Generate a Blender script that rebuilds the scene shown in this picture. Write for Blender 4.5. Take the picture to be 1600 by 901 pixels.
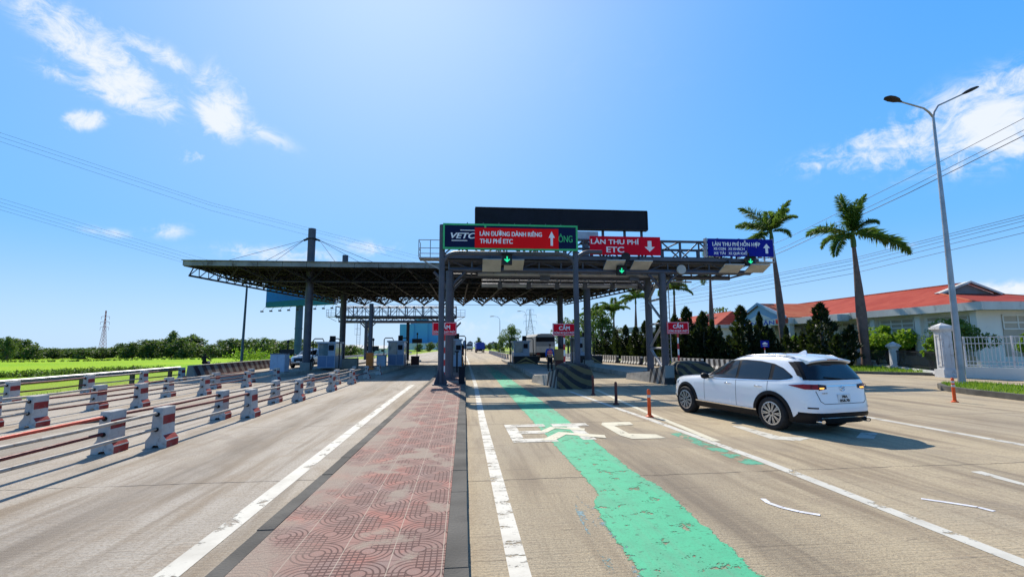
import bpy, bmesh, math, random
import numpy as np
from mathutils import Vector, Matrix, Quaternion

for o in list(bpy.data.objects):
    bpy.data.objects.remove(o)
SC = bpy.context.scene
COL = SC.collection
PI = math.pi
R = math.radians

# ------------------------------------------------------------------ camera
CAMH = 1.86
YAW, PITCH, ROLL = 0.1030, 0.1205, -0.0057      # radians: to the right, up, roll
FPX = 750.0                                     # focal length for a 1600 px wide frame
_f = Vector((math.sin(YAW) * math.cos(PITCH), math.cos(YAW) * math.cos(PITCH), math.sin(PITCH)))
_r = Vector((math.cos(YAW), -math.sin(YAW), 0))
_u = _r.cross(_f)
_r, _u = _r * math.cos(ROLL) + _u * math.sin(ROLL), _u * math.cos(ROLL) - _r * math.sin(ROLL)
cd = bpy.data.cameras.new("camera")
cd.sensor_width = 36.0
cd.lens = 36.0 * FPX / 1600.0
cd.clip_start = 0.05
cd.clip_end = 6000
cam = bpy.data.objects.new("camera", cd)
COL.objects.link(cam)
M = Matrix((_r, _u, -_f)).transposed().to_4x4()
M.translation = Vector((0, 0, CAMH))
cam.matrix_world = M
SC.camera = cam

def ray(px, py):
    return _r * ((px - 800) / FPX) - _u * ((py - 450.5) / FPX) + _f

# ------------------------------------------------------------------ sun, sky, exposure
SUN_EL, SUN_AZ = R(44.5), R(-10.0)              # azimuth from +Y, clockwise positive
SUN_STRENGTH = 5.0
SKY_STRENGTH = 0.088
EXPOSURE = 0.28
SC.view_settings.view_transform = 'Standard'
SC.view_settings.look = 'None'
SC.view_settings.gamma = 1.0
SC.view_settings.use_curve_mapping = False
SC.view_settings.exposure = EXPOSURE
sd = bpy.data.lights.new("sun", 'SUN')
sd.energy = SUN_STRENGTH
sd.angle = R(0.5)
sd.color = (1.0, 0.92, 0.79)
so = bpy.data.objects.new("sun", sd)
COL.objects.link(so)
sdir = Vector((math.sin(SUN_AZ) * math.cos(SUN_EL), math.cos(SUN_AZ) * math.cos(SUN_EL), math.sin(SUN_EL)))
so.rotation_euler = (-sdir).to_track_quat('-Z', 'Y').to_euler()
so.location = sdir * 100


# ------------------------------------------------------------------ node helper
class NT:
    def __init__(self, tree):
        self.t = tree
        self.n = tree.nodes
        self.l = tree.links

    def new(self, kind):
        return self.n.new(kind)

    def put(self, sock, v):
        if v is None:
            return
        if hasattr(v, 'is_linked'):
            self.l.new(v, sock)
        else:
            if isinstance(v, (tuple, list)) and len(v) == 3 and len(sock.default_value) == 4:
                v = (*v, 1)
            sock.default_value = v

    def math(self, op, a, b=None, c=None, clamp=False):
        n = self.new('ShaderNodeMath')
        n.operation = op
        n.use_clamp = clamp
        self.put(n.inputs[0], a)
        if b is not None:
            self.put(n.inputs[1], b)
        if c is not None:
            self.put(n.inputs[2], c)
        return n.outputs[0]

    def vmath(self, op, a, b=None):
        n = self.new('ShaderNodeVectorMath')
        n.operation = op
        self.put(n.inputs[0], a)
        if b is not None:
            self.put(n.inputs[1], b)
        return n.outputs['Value'] if op in ('DOT_PRODUCT', 'LENGTH', 'DISTANCE') else n.outputs[0]

    def mix(self, f, a, b, blend='MIX'):
        n = self.new('ShaderNodeMix')
        n.data_type = 'RGBA'
        n.blend_type = blend
        self.put(n.inputs[0], f)
        self.put(n.inputs[6], a)
        self.put(n.inputs[7], b)
        return n.outputs[2]

    def smooth(self, v, lo, hi, a=0.0, b=1.0):
        n = self.new('ShaderNodeMapRange')
        n.interpolation_type = 'SMOOTHSTEP'
        self.put(n.inputs[0], v)
        n.inputs[1].default_value = lo
        n.inputs[2].default_value = hi
        n.inputs[3].default_value = a
        n.inputs[4].default_value = b
        return n.outputs[0]

    def noise(self, vec, scale, detail=4, rough=0.55, dist=0.0, sc3=None):
        if sc3 is not None:
            vec = self.vmath('MULTIPLY', vec, sc3)
        n = self.new('ShaderNodeTexNoise')
        self.put(n.inputs['Vector'], vec)
        n.inputs['Scale'].default_value = scale
        n.inputs['Detail'].default_value = detail
        n.inputs['Roughness'].default_value = rough
        n.inputs['Distortion'].default_value = dist
        return n.outputs[0]

    def obj(self):
        return self.new('ShaderNodeTexCoord').outputs['Object']

    def geo(self):
        return self.new('ShaderNodeNewGeometry').outputs['Position']

    def sep(self, v):
        n = self.new('ShaderNodeSeparateXYZ')
        self.put(n.inputs[0], v)
        return n.outputs

    def comb(self, x, y, z):
        n = self.new('ShaderNodeCombineXYZ')
        for i, v in enumerate((x, y, z)):
            self.put(n.inputs[i], v)
        return n.outputs[0]

    def bump(self, h, strength=0.3, dist=0.02):
        n = self.new('ShaderNodeBump')
        n.inputs['Strength'].default_value = strength
        n.inputs['Distance'].default_value = dist
        self.put(n.inputs['Height'], h)
        return n.outputs[0]


MATS = {}


def newmat(name):
    m = bpy.data.materials.new(name)
    m.use_nodes = True
    nt = NT(m.node_tree)
    p = nt.n['Principled BSDF']
    MATS[name] = m
    return m, nt, p


def simple(name, col, rough=0.6, metal=0.0, var=0.18, scale=3.0, bump=0.0, bscale=30.0, dirt=None, dirt_amt=0.5,
           spec=None, coat=0.0, emit=None, estr=1.0, sc3=None, trans=0.0):
    m, nt, p = newmat(name)
    v = nt.obj()
    n1 = nt.noise(v, scale, 6, 0.6, 0.0, sc3)
    f = nt.smooth(n1, 0.3, 0.7)
    lo = tuple(c * (1 - var) for c in col)
    hi = tuple(min(1, c * (1 + var)) for c in col)
    c = nt.mix(f, lo, hi)
    if dirt is not None:
        n2 = nt.noise(v, scale * 2.3, 8, 0.65, 0.4, sc3)
        c = nt.mix(nt.smooth(n2, 0.52, 0.72, 0.0, dirt_amt), c, dirt)
    nt.put(p.inputs['Base Color'], c)
    r = nt.smooth(nt.noise(v, scale * 4, 3), 0.2, 0.8, max(0.02, rough - 0.1), min(1, rough + 0.1))
    nt.put(p.inputs['Roughness'], r)
    p.inputs['Metallic'].default_value = metal
    p.inputs['Specular IOR Level'].default_value = spec if spec is not None else (0.5 if (metal > 0.5 or coat or rough < 0.3) else 0.2)
    if coat:
        p.inputs['Coat Weight'].default_value = coat
        p.inputs['Coat Roughness'].default_value = 0.06
    if bump:
        nt.put(p.inputs['Normal'], nt.bump(nt.noise(v, bscale, 5), bump, 0.02))
    if emit:
        p.inputs['Emission Color'].default_value = (*emit, 1)
        p.inputs['Emission Strength'].default_value = estr
    if trans:
        p.inputs['Transmission Weight'].default_value = trans
    return m


def leafmat(name, c1, c2, scale=0.8, trans=0.35, objvar=0.25):
    """foliage: two greens mixed by noise, a little per-object change, light passing through the leaves"""
    m, nt, p = newmat(name)
    v = nt.geo()
    f = nt.smooth(nt.noise(v, scale, 3), 0.35, 0.65)
    oi = nt.new('ShaderNodeObjectInfo').outputs['Random']
    c = nt.mix(f, c1, c2)
    c = nt.mix(nt.math('MULTIPLY', oi, objvar), c, tuple(x * 0.55 for x in c1))
    nt.put(p.inputs['Base Color'], c)
    p.inputs['Roughness'].default_value = 0.55
    p.inputs['Specular IOR Level'].default_value = 0.25
    tr = nt.new('ShaderNodeBsdfTranslucent')
    nt.put(tr.inputs['Color'], nt.mix(0.5, c, (0.25, 0.38, 0.03)))
    mx = nt.new('ShaderNodeMixShader')
    mx.inputs[0].default_value = trans
    nt.l.new(p.outputs[0], mx.inputs[1])
    nt.l.new(tr.outputs[0], mx.inputs[2])
    nt.l.new(mx.outputs[0], nt.n['Material Output'].inputs['Surface'])
    return m


# ------------------------------------------------------------------ world
def build_world():
    w = bpy.data.worlds.new("World")
    SC.world = w
    w.use_nodes = True
    nt = NT(w.node_tree)
    bg = nt.n['Background']
    sky = nt.new('ShaderNodeTexSky')
    sky.sky_type = 'NISHITA'
    sky.sun_disc = False
    sky.sun_elevation = SUN_EL
    sky.sun_rotation = SUN_AZ
    sky.air_density = 1.0
    sky.dust_density = 0.6
    sky.ozone_density = 2.5
    hs = nt.new('ShaderNodeHueSaturation')
    hs.inputs['Saturation'].default_value = 1.25
    nt.l.new(sky.outputs[0], hs.inputs['Color'])
    d = nt.new('ShaderNodeTexCoord').outputs['Generated']
    z = nt.sep(d)[2]
    warp = nt.noise(d, 3.0, 4, 0.6)
    n_big = nt.noise(d, 8.0, 9, 0.62, 0.6, (1.0, 1.0, 1.5))
    n_fine = nt.noise(d, 24.0, 9, 0.68, 0.8, (1.0, 1.0, 1.4))
    den = nt.math('ADD', nt.math('MULTIPLY', n_big, 0.55), nt.math('MULTIPLY', n_fine, 0.45))
    # clouds by their place in the sky: centre, half sizes, tilt, weight
    blobs = [(150, 75, 75, 34, 38, 1.05), (205, 135, 62, 34, 45, 0.9), (235, 80, 60, 20, 18, 0.55), (130, 128, 60, 18, 15, 0.55),
             (130, 188, 24, 13, -35, 0.85), (345, 165, 32, 46, 15, 0.95), (300, 245, 40, 16, 20, 0.4), (410, 210, 60, 18, 25, 0.35),
             (1550, 190, 110, 55, -12, 1.1), (1420, 215, 90, 36, -18, 0.75), (1290, 250, 60, 20, -12, 0.5), (1590, 140, 60, 34, 0, 0.7),
             (1585, 458, 70, 16, 0, 0.9), (1400, 385, 26, 10, 0, 0.35),
             (440, 398, 90, 14, 3, 0.5), (265, 360, 30, 14, -10, 0.4), (160, 362, 50, 9, 5, 0.32), (585, 388, 60, 14, 5, 0.38),
             (760, 500, 170, 26, 0, 0.27), (900, 100, 420, 130, 0, 0.10)]
    mask = None
    for (px, py, rx, ry, ang, wt) in blobs:
        c = ray(px, py).normalized()
        ca, sa = math.cos(R(ang)), math.sin(R(ang))
        e1 = (_r * ca - _u * sa)
        e2 = (_r * sa + _u * ca)
        e1 = (e1 - c * e1.dot(c)).normalized()
        e2 = (e2 - c * e2.dot(c)).normalized()
        k = (ray(px, py).length * FPX)
        a = nt.math('MULTIPLY', nt.vmath('DOT_PRODUCT', d, tuple(e1)), k / rx)
        b = nt.math('MULTIPLY', nt.vmath('DOT_PRODUCT', d, tuple(e2)), k / ry)
        q = nt.math('ADD', nt.math('MULTIPLY', a, a), nt.math('MULTIPLY', b, b))
        g = nt.math('MULTIPLY', nt.math('POWER', 2.718, nt.math('MULTIPLY', q, -0.8)), wt)
        g = nt.math('MULTIPLY', g, nt.math('GREATER_THAN', nt.vmath('DOT_PRODUCT', d, tuple(c)), 0.0))
        mask = g if mask is None else nt.math('MAXIMUM', mask, g)
    cover = nt.math('ADD', nt.math('MULTIPLY', mask, 0.46), nt.math('MULTIPLY', nt.math('SUBTRACT', den, 0.5), 2.3))
    cf = nt.math('MULTIPLY', nt.smooth(cover, 0.02, 0.52), nt.smooth(mask, 0.05, 0.45))
    # thin veil near the horizon
    ramp = nt.mix(nt.smooth(z, 0.0, 0.22), (4.9, 7.2, 10.0), (1.6, 5.1, 10.4))
    ramp = nt.mix(nt.smooth(z, 0.15, 0.62), ramp, (0.65, 3.8, 10.2))
    ramp = nt.mix(nt.smooth(z, 0.56, 0.82), ramp, (0.22, 0.95, 3.0))
    sunv = nt.vmath('DOT_PRODUCT', d, tuple(sdir))
    ang = nt.math('ARCCOSINE', sunv)
    glow = nt.math('POWER', 2.718, nt.math('MULTIPLY', nt.math('MULTIPLY', ang, ang), -1.0 / (2 * R(21) ** 2)))
    ramp = nt.mix(nt.math('MULTIPLY', glow, 0.72), ramp, (6.8, 8.5, 11.0))
    c = nt.mix(0.90, hs.outputs[0], ramp)
    c = nt.mix(nt.math('MULTIPLY', cf, 0.92), c, (8.6, 9.0, 9.7))
    nt.l.new(c, bg.inputs['Color'])
    bg.inputs['Strength'].default_value = SKY_STRENGTH


build_world()
# ------------------------------------------------------------------ mesh builder and object helpers
class MB:
    def __init__(self):
        self.v = []
        self.f = []
        self.m = []
        self.mi = 0

    def add(self, vs, fs):
        b = len(self.v)
        self.v.extend([tuple(p) for p in vs])
        for f in fs:
            self.f.append(tuple(b + i for i in f))
            self.m.append(self.mi)

    def box(self, x0, x1, y0, y1, z0, z1):
        if x0 > x1: x0, x1 = x1, x0
        if y0 > y1: y0, y1 = y1, y0
        if z0 > z1: z0, z1 = z1, z0
        self.add([(x0, y0, z0), (x1, y0, z0), (x1, y1, z0), (x0, y1, z0), (x0, y0, z1), (x1, y0, z1), (x1, y1, z1), (x0, y1, z1)],
                 [(0, 3, 2, 1), (4, 5, 6, 7), (0, 1, 5, 4), (1, 2, 6, 5), (2, 3, 7, 6), (3, 0, 4, 7)])
        return self

    def obox(self, c, ax, ay, az):
        c, ax, ay, az = Vector(c), Vector(ax), Vector(ay), Vector(az)
        vs = [c + ax * sx + ay * sy + az * sz for sz in (-1, 1) for sx, sy in ((-1, -1), (1, -1), (1, 1), (-1, 1))]
        self.add(vs, [(0, 3, 2, 1), (4, 5, 6, 7), (0, 1, 5, 4), (1, 2, 6, 5), (2, 3, 7, 6), (3, 0, 4, 7)])
        return self

    def bar(self, p, q, w, h=None):
        """square bar from p to q"""
        p, q = Vector(p), Vector(q)
        d = q - p
        if d.length < 1e-6:
            return self
        h = h or w
        up = Vector((0, 0, 1)) if abs(d.normalized().z) < 0.95 else Vector((1, 0, 0))
        s = d.cross(up).normalized()
        t = s.cross(d).normalized()
        return self.obox((p + q) / 2, d / 2, s * w / 2, t * h / 2)

    def tube(self, pts, r, n=8, cap=True, r2=None):
        pts = [Vector(p) for p in pts]
        rs = r if isinstance(r, (list, tuple)) else ([r] * len(pts) if r2 is None else [r + (r2 - r) * i / (len(pts) - 1) for i in range(len(pts))])
        rings = []
        prev = None
        for i, p in enumerate(pts):
            d = (pts[min(i + 1, len(pts) - 1)] - pts[max(i - 1, 0)]).normalized()
            if prev is None:
                up = Vector((0, 0, 1)) if abs(d.z) < 0.9 else Vector((1, 0, 0))
                s = d.cross(up).normalized()
            else:
                s = (prev - d * prev.dot(d)).normalized()
            prev = s
            t = d.cross(s)
            rings.append([p + (s * math.cos(2 * PI * k / n) + t * math.sin(2 * PI * k / n)) * rs[i] for k in range(n)])
        vs = [v for ring in rings for v in ring]
        fs = []
        for i in range(len(rings) - 1):
            for k in range(n):
                a, b = i * n + k, i * n + (k + 1) % n
                fs.append((a, b, b + n, a + n))
        if cap:
            fs.append(tuple(range(n - 1, -1, -1)))
            o = (len(rings) - 1) * n
            fs.append(tuple(o + k for k in range(n)))
        self.add(vs, fs)
        return self

    def cyl(self, c, axis, r, n=24):
        c, axis = Vector(c), Vector(axis)
        return self.tube([c - axis / 2, c + axis / 2], r, n)

    def prism(self, poly, z0, z1):
        """poly: (x, y) list, counter-clockwise"""
        n = len(poly)
        vs = [(x, y, z0) for x, y in poly] + [(x, y, z1) for x, y in poly]
        fs = [tuple(range(n - 1, -1, -1)), tuple(range(n, 2 * n))]
        fs += [(i, (i + 1) % n, n + (i + 1) % n, n + i) for i in range(n)]
        self.add(vs, fs)
        return self

    def ext(self, poly, fn, a, b):
        """extrude a closed outline: fn(u, v, w) -> xyz, w from a to b"""
        n = len(poly)
        vs = [fn(u, v, a) for u, v in poly] + [fn(u, v, b) for u, v in poly]
        fs = [tuple(range(n - 1, -1, -1)), tuple(range(n, 2 * n))]
        fs += [(i, (i + 1) % n, n + (i + 1) % n, n + i) for i in range(n)]
        self.add(vs, fs)
        return self

    def grid(self, rows, close=False):
        h, w = len(rows), len(rows[0])
        vs = [p for r_ in rows for p in r_]
        fs = []
        for i in range(h - 1):
            for j in range(w - (0 if close else 1)):
                a, b = i * w + j, i * w + (j + 1) % w
                fs.append((a, b, b + w, a + w))
        self.add(vs, fs)
        return self

    def lathe(self, prof, c=(0, 0, 0), n=20):
        """prof: (r, z) from bottom to top"""
        rows = [[(c[0] + r * math.cos(2 * PI * k / n), c[1] + r * math.sin(2 * PI * k / n), c[2] + z) for k in range(n)] for r, z in prof]
        return self.grid(rows, True)

    def mesh(self, name, mats, smooth=None, origin=None):
        me = bpy.data.meshes.new(name)
        vs = self.v
        if origin is not None:
            ox, oy, oz = origin
            vs = [(x - ox, y - oy, z - oz) for x, y, z in vs]
        me.from_pydata(vs, [], self.f)
        for m in (mats if isinstance(mats, (list, tuple)) else [mats]):
            me.materials.append(MATS[m] if isinstance(m, str) else m)
        if any(self.m):
            me.polygons.foreach_set('material_index', self.m)
        me.update()
        if smooth is not None:
            fix(me, smooth)
        return me

    def build(self, name, mats, parent=None, smooth=None, world=True):
        """one mesh object; world=True: vertices are world positions and are made relative to the parent / own base"""
        org = None
        if world:
            org = tuple(parent_world(parent)) if parent is not None else self.base()
        me = self.mesh(name, mats, smooth, org)
        o = bpy.data.objects.new(name, me)
        COL.objects.link(o)
        if parent is not None:
            o.parent = parent
        elif world:
            o.location = org
        return o

    def base(self):
        a = np.array(self.v)
        return ((a[:, 0].min() + a[:, 0].max()) / 2, (a[:, 1].min() + a[:, 1].max()) / 2, a[:, 2].min())


def parent_world(o):
    p = Vector((0, 0, 0))
    while o is not None:
        p = p + o.location
        o = o.parent
    return p


def fix(me, smooth=30):
    """consistent outward normals, smooth shading split at an angle"""
    bm = bmesh.new()
    bm.from_mesh(me)
    bmesh.ops.recalc_face_normals(bm, faces=bm.faces)
    bm.to_mesh(me)
    bm.free()
    me.polygons.foreach_set('use_smooth', [True] * len(me.polygons))
    me.set_sharp_from_angle(angle=R(smooth))
    me.update()


def tag(o, label=None, cat=None, group=None, kind=None):
    if label: o['label'] = label
    if cat: o['category'] = cat
    if group: o['group'] = group
    if kind: o['kind'] = kind
    return o


def thing(name, label, cat, loc=(0, 0, 0), rz=0.0, group=None):
    o = bpy.data.objects.new(name, None)
    o.empty_display_size = 0.3
    COL.objects.link(o)
    o.location = loc
    o.rotation_euler = (0, 0, rz)
    return tag(o, label, cat, group)


def struct(name, mb, mat, smooth=None):
    o = mb.build(name, mat, None, smooth, world=False)
    return tag(o, kind='structure')


def dup(root, loc=None, rz=None, label=None, scale=None):
    def cp(o, parent):
        c = o.copy()
        COL.objects.link(c)
        if parent is not None:
            c.parent = parent
        for ch in o.children:
            cp(ch, c)
        return c
    c = cp(root, None)
    if loc is not None: c.location = loc
    if rz is not None: c.rotation_euler = (0, 0, rz)
    if scale is not None: c.scale = (scale, scale, scale) if not isinstance(scale, tuple) else scale
    if label: c['label'] = label
    return c


ORD = ['first', 'second', 'third', 'fourth', 'fifth', 'sixth', 'seventh', 'eighth', 'ninth', 'tenth', 'eleventh', 'twelfth',
       'thirteenth', 'fourteenth', 'fifteenth', 'sixteenth', 'seventeenth', 'eighteenth', 'nineteenth', 'twentieth',
       'twenty-first', 'twenty-second', 'twenty-third', 'twenty-fourth', 'twenty-fifth', 'twenty-sixth', 'twenty-seventh', 'twenty-eighth',
       'twenty-ninth', 'thirtieth', 'thirty-first', 'thirty-second', 'thirty-third', 'thirty-fourth', 'thirty-fifth', 'thirty-sixth']


def text_mesh(body, width, height, bold=0.02, shear=0.0, depth=0.006, align='L', sx_max=None):
    """lettering fitted to width x height, in the x/z plane facing -Y, origin at its lower left (or centre)"""
    cu = bpy.data.curves.new('lettering', 'FONT')
    cu.body = body
    cu.size = 1.0
    cu.extrude = 0.004
    cu.shear = shear
    ob = bpy.data.objects.new('lettering', cu)
    COL.objects.link(ob)
    dg = bpy.context.evaluated_depsgraph_get()
    dg.update()
    me = bpy.data.meshes.new_from_object(ob.evaluated_get(dg))
    bpy.data.objects.remove(ob)
    bpy.data.curves.remove(cu)
    n = len(me.vertices)
    co = np.zeros(n * 3, dtype=np.float32)
    me.vertices.foreach_get('co', co)
    co = co.reshape(-1, 3)
    x0, x1 = co[:, 0].min(), co[:, 0].max()
    sx = width / (x1 - x0)
    sy = height / 0.73                          # cap height of the font
    out = np.zeros_like(co)
    out[:, 0] = (co[:, 0] - x0) * sx - (width / 2 if align == 'C' else 0)
    out[:, 1] = -(co[:, 2] + 0.004) / 0.008 * depth
    out[:, 2] = co[:, 1] * sy
    if not bold:
        me.vertices.foreach_set('co', out.ravel())
        me.update()
        return me
    # heavier strokes: the same letters set several times, a hair apart and a hair deeper each time
    faces = [tuple(p.vertices) for p in me.polygons]
    bpy.data.meshes.remove(me)
    vs, fs = [], []
    for k, (dx, dz) in enumerate(((0, 0), (-bold, bold * 0.5), (bold, bold * 0.5), (-bold, -bold * 0.5), (bold, -bold * 0.5))):
        q = out + np.array([dx * sy, 0, dz * sy], dtype=np.float32)
        q[:, 1] = np.where(out[:, 1] < -depth * 0.5, out[:, 1] - 0.0006 * k, out[:, 1])
        b = len(vs)
        vs += [tuple(map(float, c)) for c in q]
        fs += [tuple(b + i for i in f) for f in faces]
    me = bpy.data.meshes.new('lettering')
    me.from_pydata(vs, [], fs)
    me.update()
    return me


def lettering(body, pos, width, height, mat, parent, name='lettering', align='L', rz=0.0, **kw):
    """pos: world place of the lower left corner of the writing (on the surface)"""
    me = text_mesh(body, width, height, align=align, **kw)
    me.materials.append(MATS[mat])
    o = bpy.data.objects.new(name, me)
    COL.objects.link(o)
    o.parent = parent
    o.location = Vector(pos) - parent_world(parent)
    o.rotation_euler = (0, 0, rz)
    return o


# ------------------------------------------------------------------ plain materials
simple('grey_paint', (0.085, 0.087, 0.108), 0.5, 0.35, 0.15, 1.5, dirt=(0.10, 0.085, 0.075), dirt_amt=0.4)
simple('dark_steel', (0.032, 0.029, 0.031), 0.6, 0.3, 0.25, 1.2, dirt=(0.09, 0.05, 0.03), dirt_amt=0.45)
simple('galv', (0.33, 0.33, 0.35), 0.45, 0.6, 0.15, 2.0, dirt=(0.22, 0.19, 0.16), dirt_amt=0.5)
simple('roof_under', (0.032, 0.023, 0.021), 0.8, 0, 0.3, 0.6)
simple('fascia', (0.23, 0.235, 0.235), 0.7, 0, 0.25, 0.8, dirt=(0.07, 0.06, 0.05), dirt_amt=0.85)
simple('concrete', (0.38, 0.35, 0.30), 0.9, 0, 0.2, 1.2, 0.4, 25, dirt=(0.18, 0.16, 0.13), dirt_amt=0.6)
simple('kerb_concrete', (0.105, 0.098, 0.086), 0.9, 0, 0.28, 2.0, 0.5, 40, dirt=(0.08, 0.075, 0.07), dirt_amt=0.6)
simple('block_white', (0.44, 0.43, 0.41), 0.85, 0, 0.12, 2.6, 0.45, 30, dirt=(0.21, 0.185, 0.16), dirt_amt=0.8)
simple('block_red', (0.27, 0.036, 0.034), 0.8, 0, 0.25, 3.0, 0.4, 30, dirt=(0.17, 0.11, 0.10), dirt_amt=0.75)
simple('pipe_white', (0.33, 0.30, 0.265), 0.6, 0.1, 0.2, 2.0, dirt=(0.16, 0.09, 0.06), dirt_amt=0.85)
simple('pipe_red', (0.45, 0.06, 0.035), 0.5, 0.1, 0.2, 2.0, dirt=(0.12, 0.05, 0.04), dirt_amt=0.5)
simple('pipe_maroon', (0.12, 0.025, 0.025), 0.5, 0.1, 0.25, 2.0, dirt=(0.05, 0.03, 0.03), dirt_amt=0.5)
simple('black', (0.02, 0.02, 0.022), 0.5, 0, 0.2, 4)
simple('rubber', (0.022, 0.022, 0.023), 0.8, 0, 0.2, 12, 0.2, 60)
simple('dark_board', (0.010, 0.010, 0.016), 0.65, 0, 0.2, 1.0)
simple('sign_navy', (0.006, 0.012, 0.05), 0.45, 0, 0.1, 1.5, spec=0.08)
simple('sign_blue', (0.006, 0.012, 0.24), 0.5, 0, 0.08, 1.5, spec=0.08)
simple('sign_red', (0.80, 0.006, 0.010), 0.6, 0, 0.06, 0.8, spec=0.08)
simple('sign_crimson', (0.64, 0.004, 0.022), 0.6, 0, 0.08, 0.8, spec=0.08)
simple('sign_green', (0.05, 0.42, 0.16), 0.5, 0, 0.1, 2)
simple('sign_white', (0.78, 0.78, 0.80), 0.6, 0, 0.05, 2)
simple('panel_grey', (0.42, 0.40, 0.37), 0.6, 0, 0.12, 1.5)
simple('arrow_led', (0.02, 0.3, 0.15), 0.5, 0, 0.05, 2, emit=(0.02, 1.0, 0.42), estr=0.75)
simple('booth_wall', (0.36, 0.42, 0.52), 0.45, 0.1, 0.1, 1.2, dirt=(0.2, 0.2, 0.2), dirt_amt=0.4)
simple('booth_blue', (0.17, 0.24, 0.38), 0.4, 0, 0.1, 1.2)
simple('glass_dark', (0.012, 0.016, 0.020), 0.06, 0, 0.1, 2, spec=0.7)
simple('glass_clear', (0.16, 0.22, 0.24), 0.08, 0, 0.2, 1.5, spec=0.7)
simple('orange_plastic', (0.75, 0.10, 0.02), 0.5, 0, 0.12, 5)
simple('orange_steel', (0.62, 0.16, 0.03), 0.55, 0.1, 0.15, 3, dirt=(0.2, 0.08, 0.03), dirt_amt=0.4)
simple('bollard_dark', (0.10, 0.035, 0.03), 0.6, 0, 0.15, 5)
simple('reflective', (0.55, 0.52, 0.50), 0.4, 0, 0.05, 5)
simple('wall_white', (0.70, 0.68, 0.62), 0.8, 0, 0.06, 0.5, dirt=(0.42, 0.43, 0.40), dirt_amt=0.35)
simple('wall_stain', (0.55, 0.56, 0.53), 0.85, 0, 0.12, 0.4, dirt=(0.20, 0.20, 0.18), dirt_amt=0.8, sc3=(1, 1, 0.4))
simple('wall_beige', (0.42, 0.36, 0.28), 0.8, 0, 0.1, 0.5)
simple('pediment_blue', (0.26, 0.42, 0.58), 0.7, 0, 0.06, 0.6)
simple('roof_red', (0.45, 0.075, 0.045), 0.7, 0, 0.12, 0.35, dirt=(0.30, 0.09, 0.06), dirt_amt=0.6)
simple('roof_orange', (0.55, 0.17, 0.08), 0.7, 0, 0.12, 0.35, dirt=(0.30, 0.12, 0.08), dirt_amt=0.5)
simple('gablet_grey', (0.19, 0.18, 0.19), 0.8, 0, 0.15, 0.8)
simple('letter_blue', (0.02, 0.06, 0.42), 0.5, 0, 0.05, 2)
simple('pale_blue_wall', (0.10, 0.32, 0.52), 0.8, 0, 0.05, 0.02)
simple('pillar_white', (0.56, 0.56, 0.56), 0.85, 0, 0.12, 1.2, 0.3, 20, dirt=(0.24, 0.2, 0.19), dirt_amt=0.75)
simple('car_white', (0.80, 0.81, 0.83), 0.22, 0, 0.01, 0.5, coat=1.0)
simple('car_silver', (0.28, 0.34, 0.40), 0.3, 0.5, 0.03, 0.5, coat=1.0)
simple('cladding', (0.012, 0.012, 0.014), 0.45, 0, 0.1, 8, spec=0.15)
simple('chrome', (0.75, 0.75, 0.76), 0.12, 1.0, 0.03, 3)
simple('alloy', (0.50, 0.50, 0.52), 0.28, 0.9, 0.05, 3)
simple('alloy_dark', (0.05, 0.05, 0.055), 0.4, 0.6, 0.05, 3)
simple('lamp_red', (0.27, 0.003, 0.006), 0.2, 0, 0.1, 6, spec=0.2, coat=0.25)
simple('lamp_smoke', (0.03, 0.003, 0.005), 0.2, 0, 0.1, 6, spec=0.2, coat=0.25)
simple('lamp_amber', (0.9, 0.35, 0.05), 0.2, 0, 0.05, 4, emit=(1.0, 0.45, 0.08), estr=1.5)
simple('headlight', (0.5, 0.52, 0.55), 0.1, 0, 0.1, 8, coat=1.0)
simple('plate', (0.74, 0.75, 0.74), 0.5, 0, 0.05, 4)
simple('plate_ink', (0.02, 0.02, 0.02), 0.5, 0, 0.05, 4)
simple('trunk_palm', (0.15, 0.10, 0.085), 0.85, 0, 0.2, 1.5, 0.5, 14, dirt=(0.24, 0.20, 0.17), dirt_amt=0.5)
simple('crownshaft', (0.07, 0.13, 0.04), 0.5, 0, 0.2, 2)
simple('bark', (0.13, 0.10, 0.075), 0.9, 0, 0.25, 2, 0.5, 14)
simple('skin', (0.38, 0.22, 0.15), 0.6, 0, 0.05, 4)
simple('cloth_blue', (0.03, 0.09, 0.40), 0.85, 0, 0.15, 8)
simple('cloth_dark', (0.015, 0.015, 0.02), 0.9, 0, 0.2, 8)
simple('vest_orange', (0.95, 0.09, 0.09), 0.8, 0, 0.1, 8)
simple('hair', (0.012, 0.01, 0.01), 0.7, 0, 0.1, 8)
simple('mask_white', (0.7, 0.75, 0.8), 0.9, 0, 0.05, 8)
simple('carton', (0.30, 0.20, 0.11), 0.9, 0, 0.1, 3)
simple('billboard_blue', (0.02, 0.16, 0.42), 0.5, 0, 0.25, 0.12, dirt=(0.05, 0.30, 0.55), dirt_amt=0.5)
simple('billboard_green', (0.015, 0.14, 0.17), 0.5, 0, 0.2, 0.12)
simple('teal_steel', (0.05, 0.10, 0.16), 0.5, 0.1, 0.1, 1)
simple('lattice', (0.30, 0.31, 0.36), 0.6, 0.3, 0.1, 0.5)
simple('lattice_red', (0.45, 0.16, 0.18), 0.6, 0.1, 0.1, 0.5)
simple('truck_blue', (0.02, 0.05, 0.28), 0.5, 0, 0.1, 1)
simple('tarp', (0.34, 0.36, 0.38), 0.8, 0, 0.15, 0.8)
simple('wire', (0.02, 0.02, 0.025), 0.6, 0, 0.1, 3)
simple('soil', (0.09, 0.07, 0.05), 0.95, 0, 0.3, 3)
simple('yellow_flower', (0.6, 0.28, 0.02), 0.8, 0, 0.2, 5)
leafmat('leaf_mid', (0.035, 0.085, 0.018), (0.075, 0.15, 0.03), 0.6)
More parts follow.
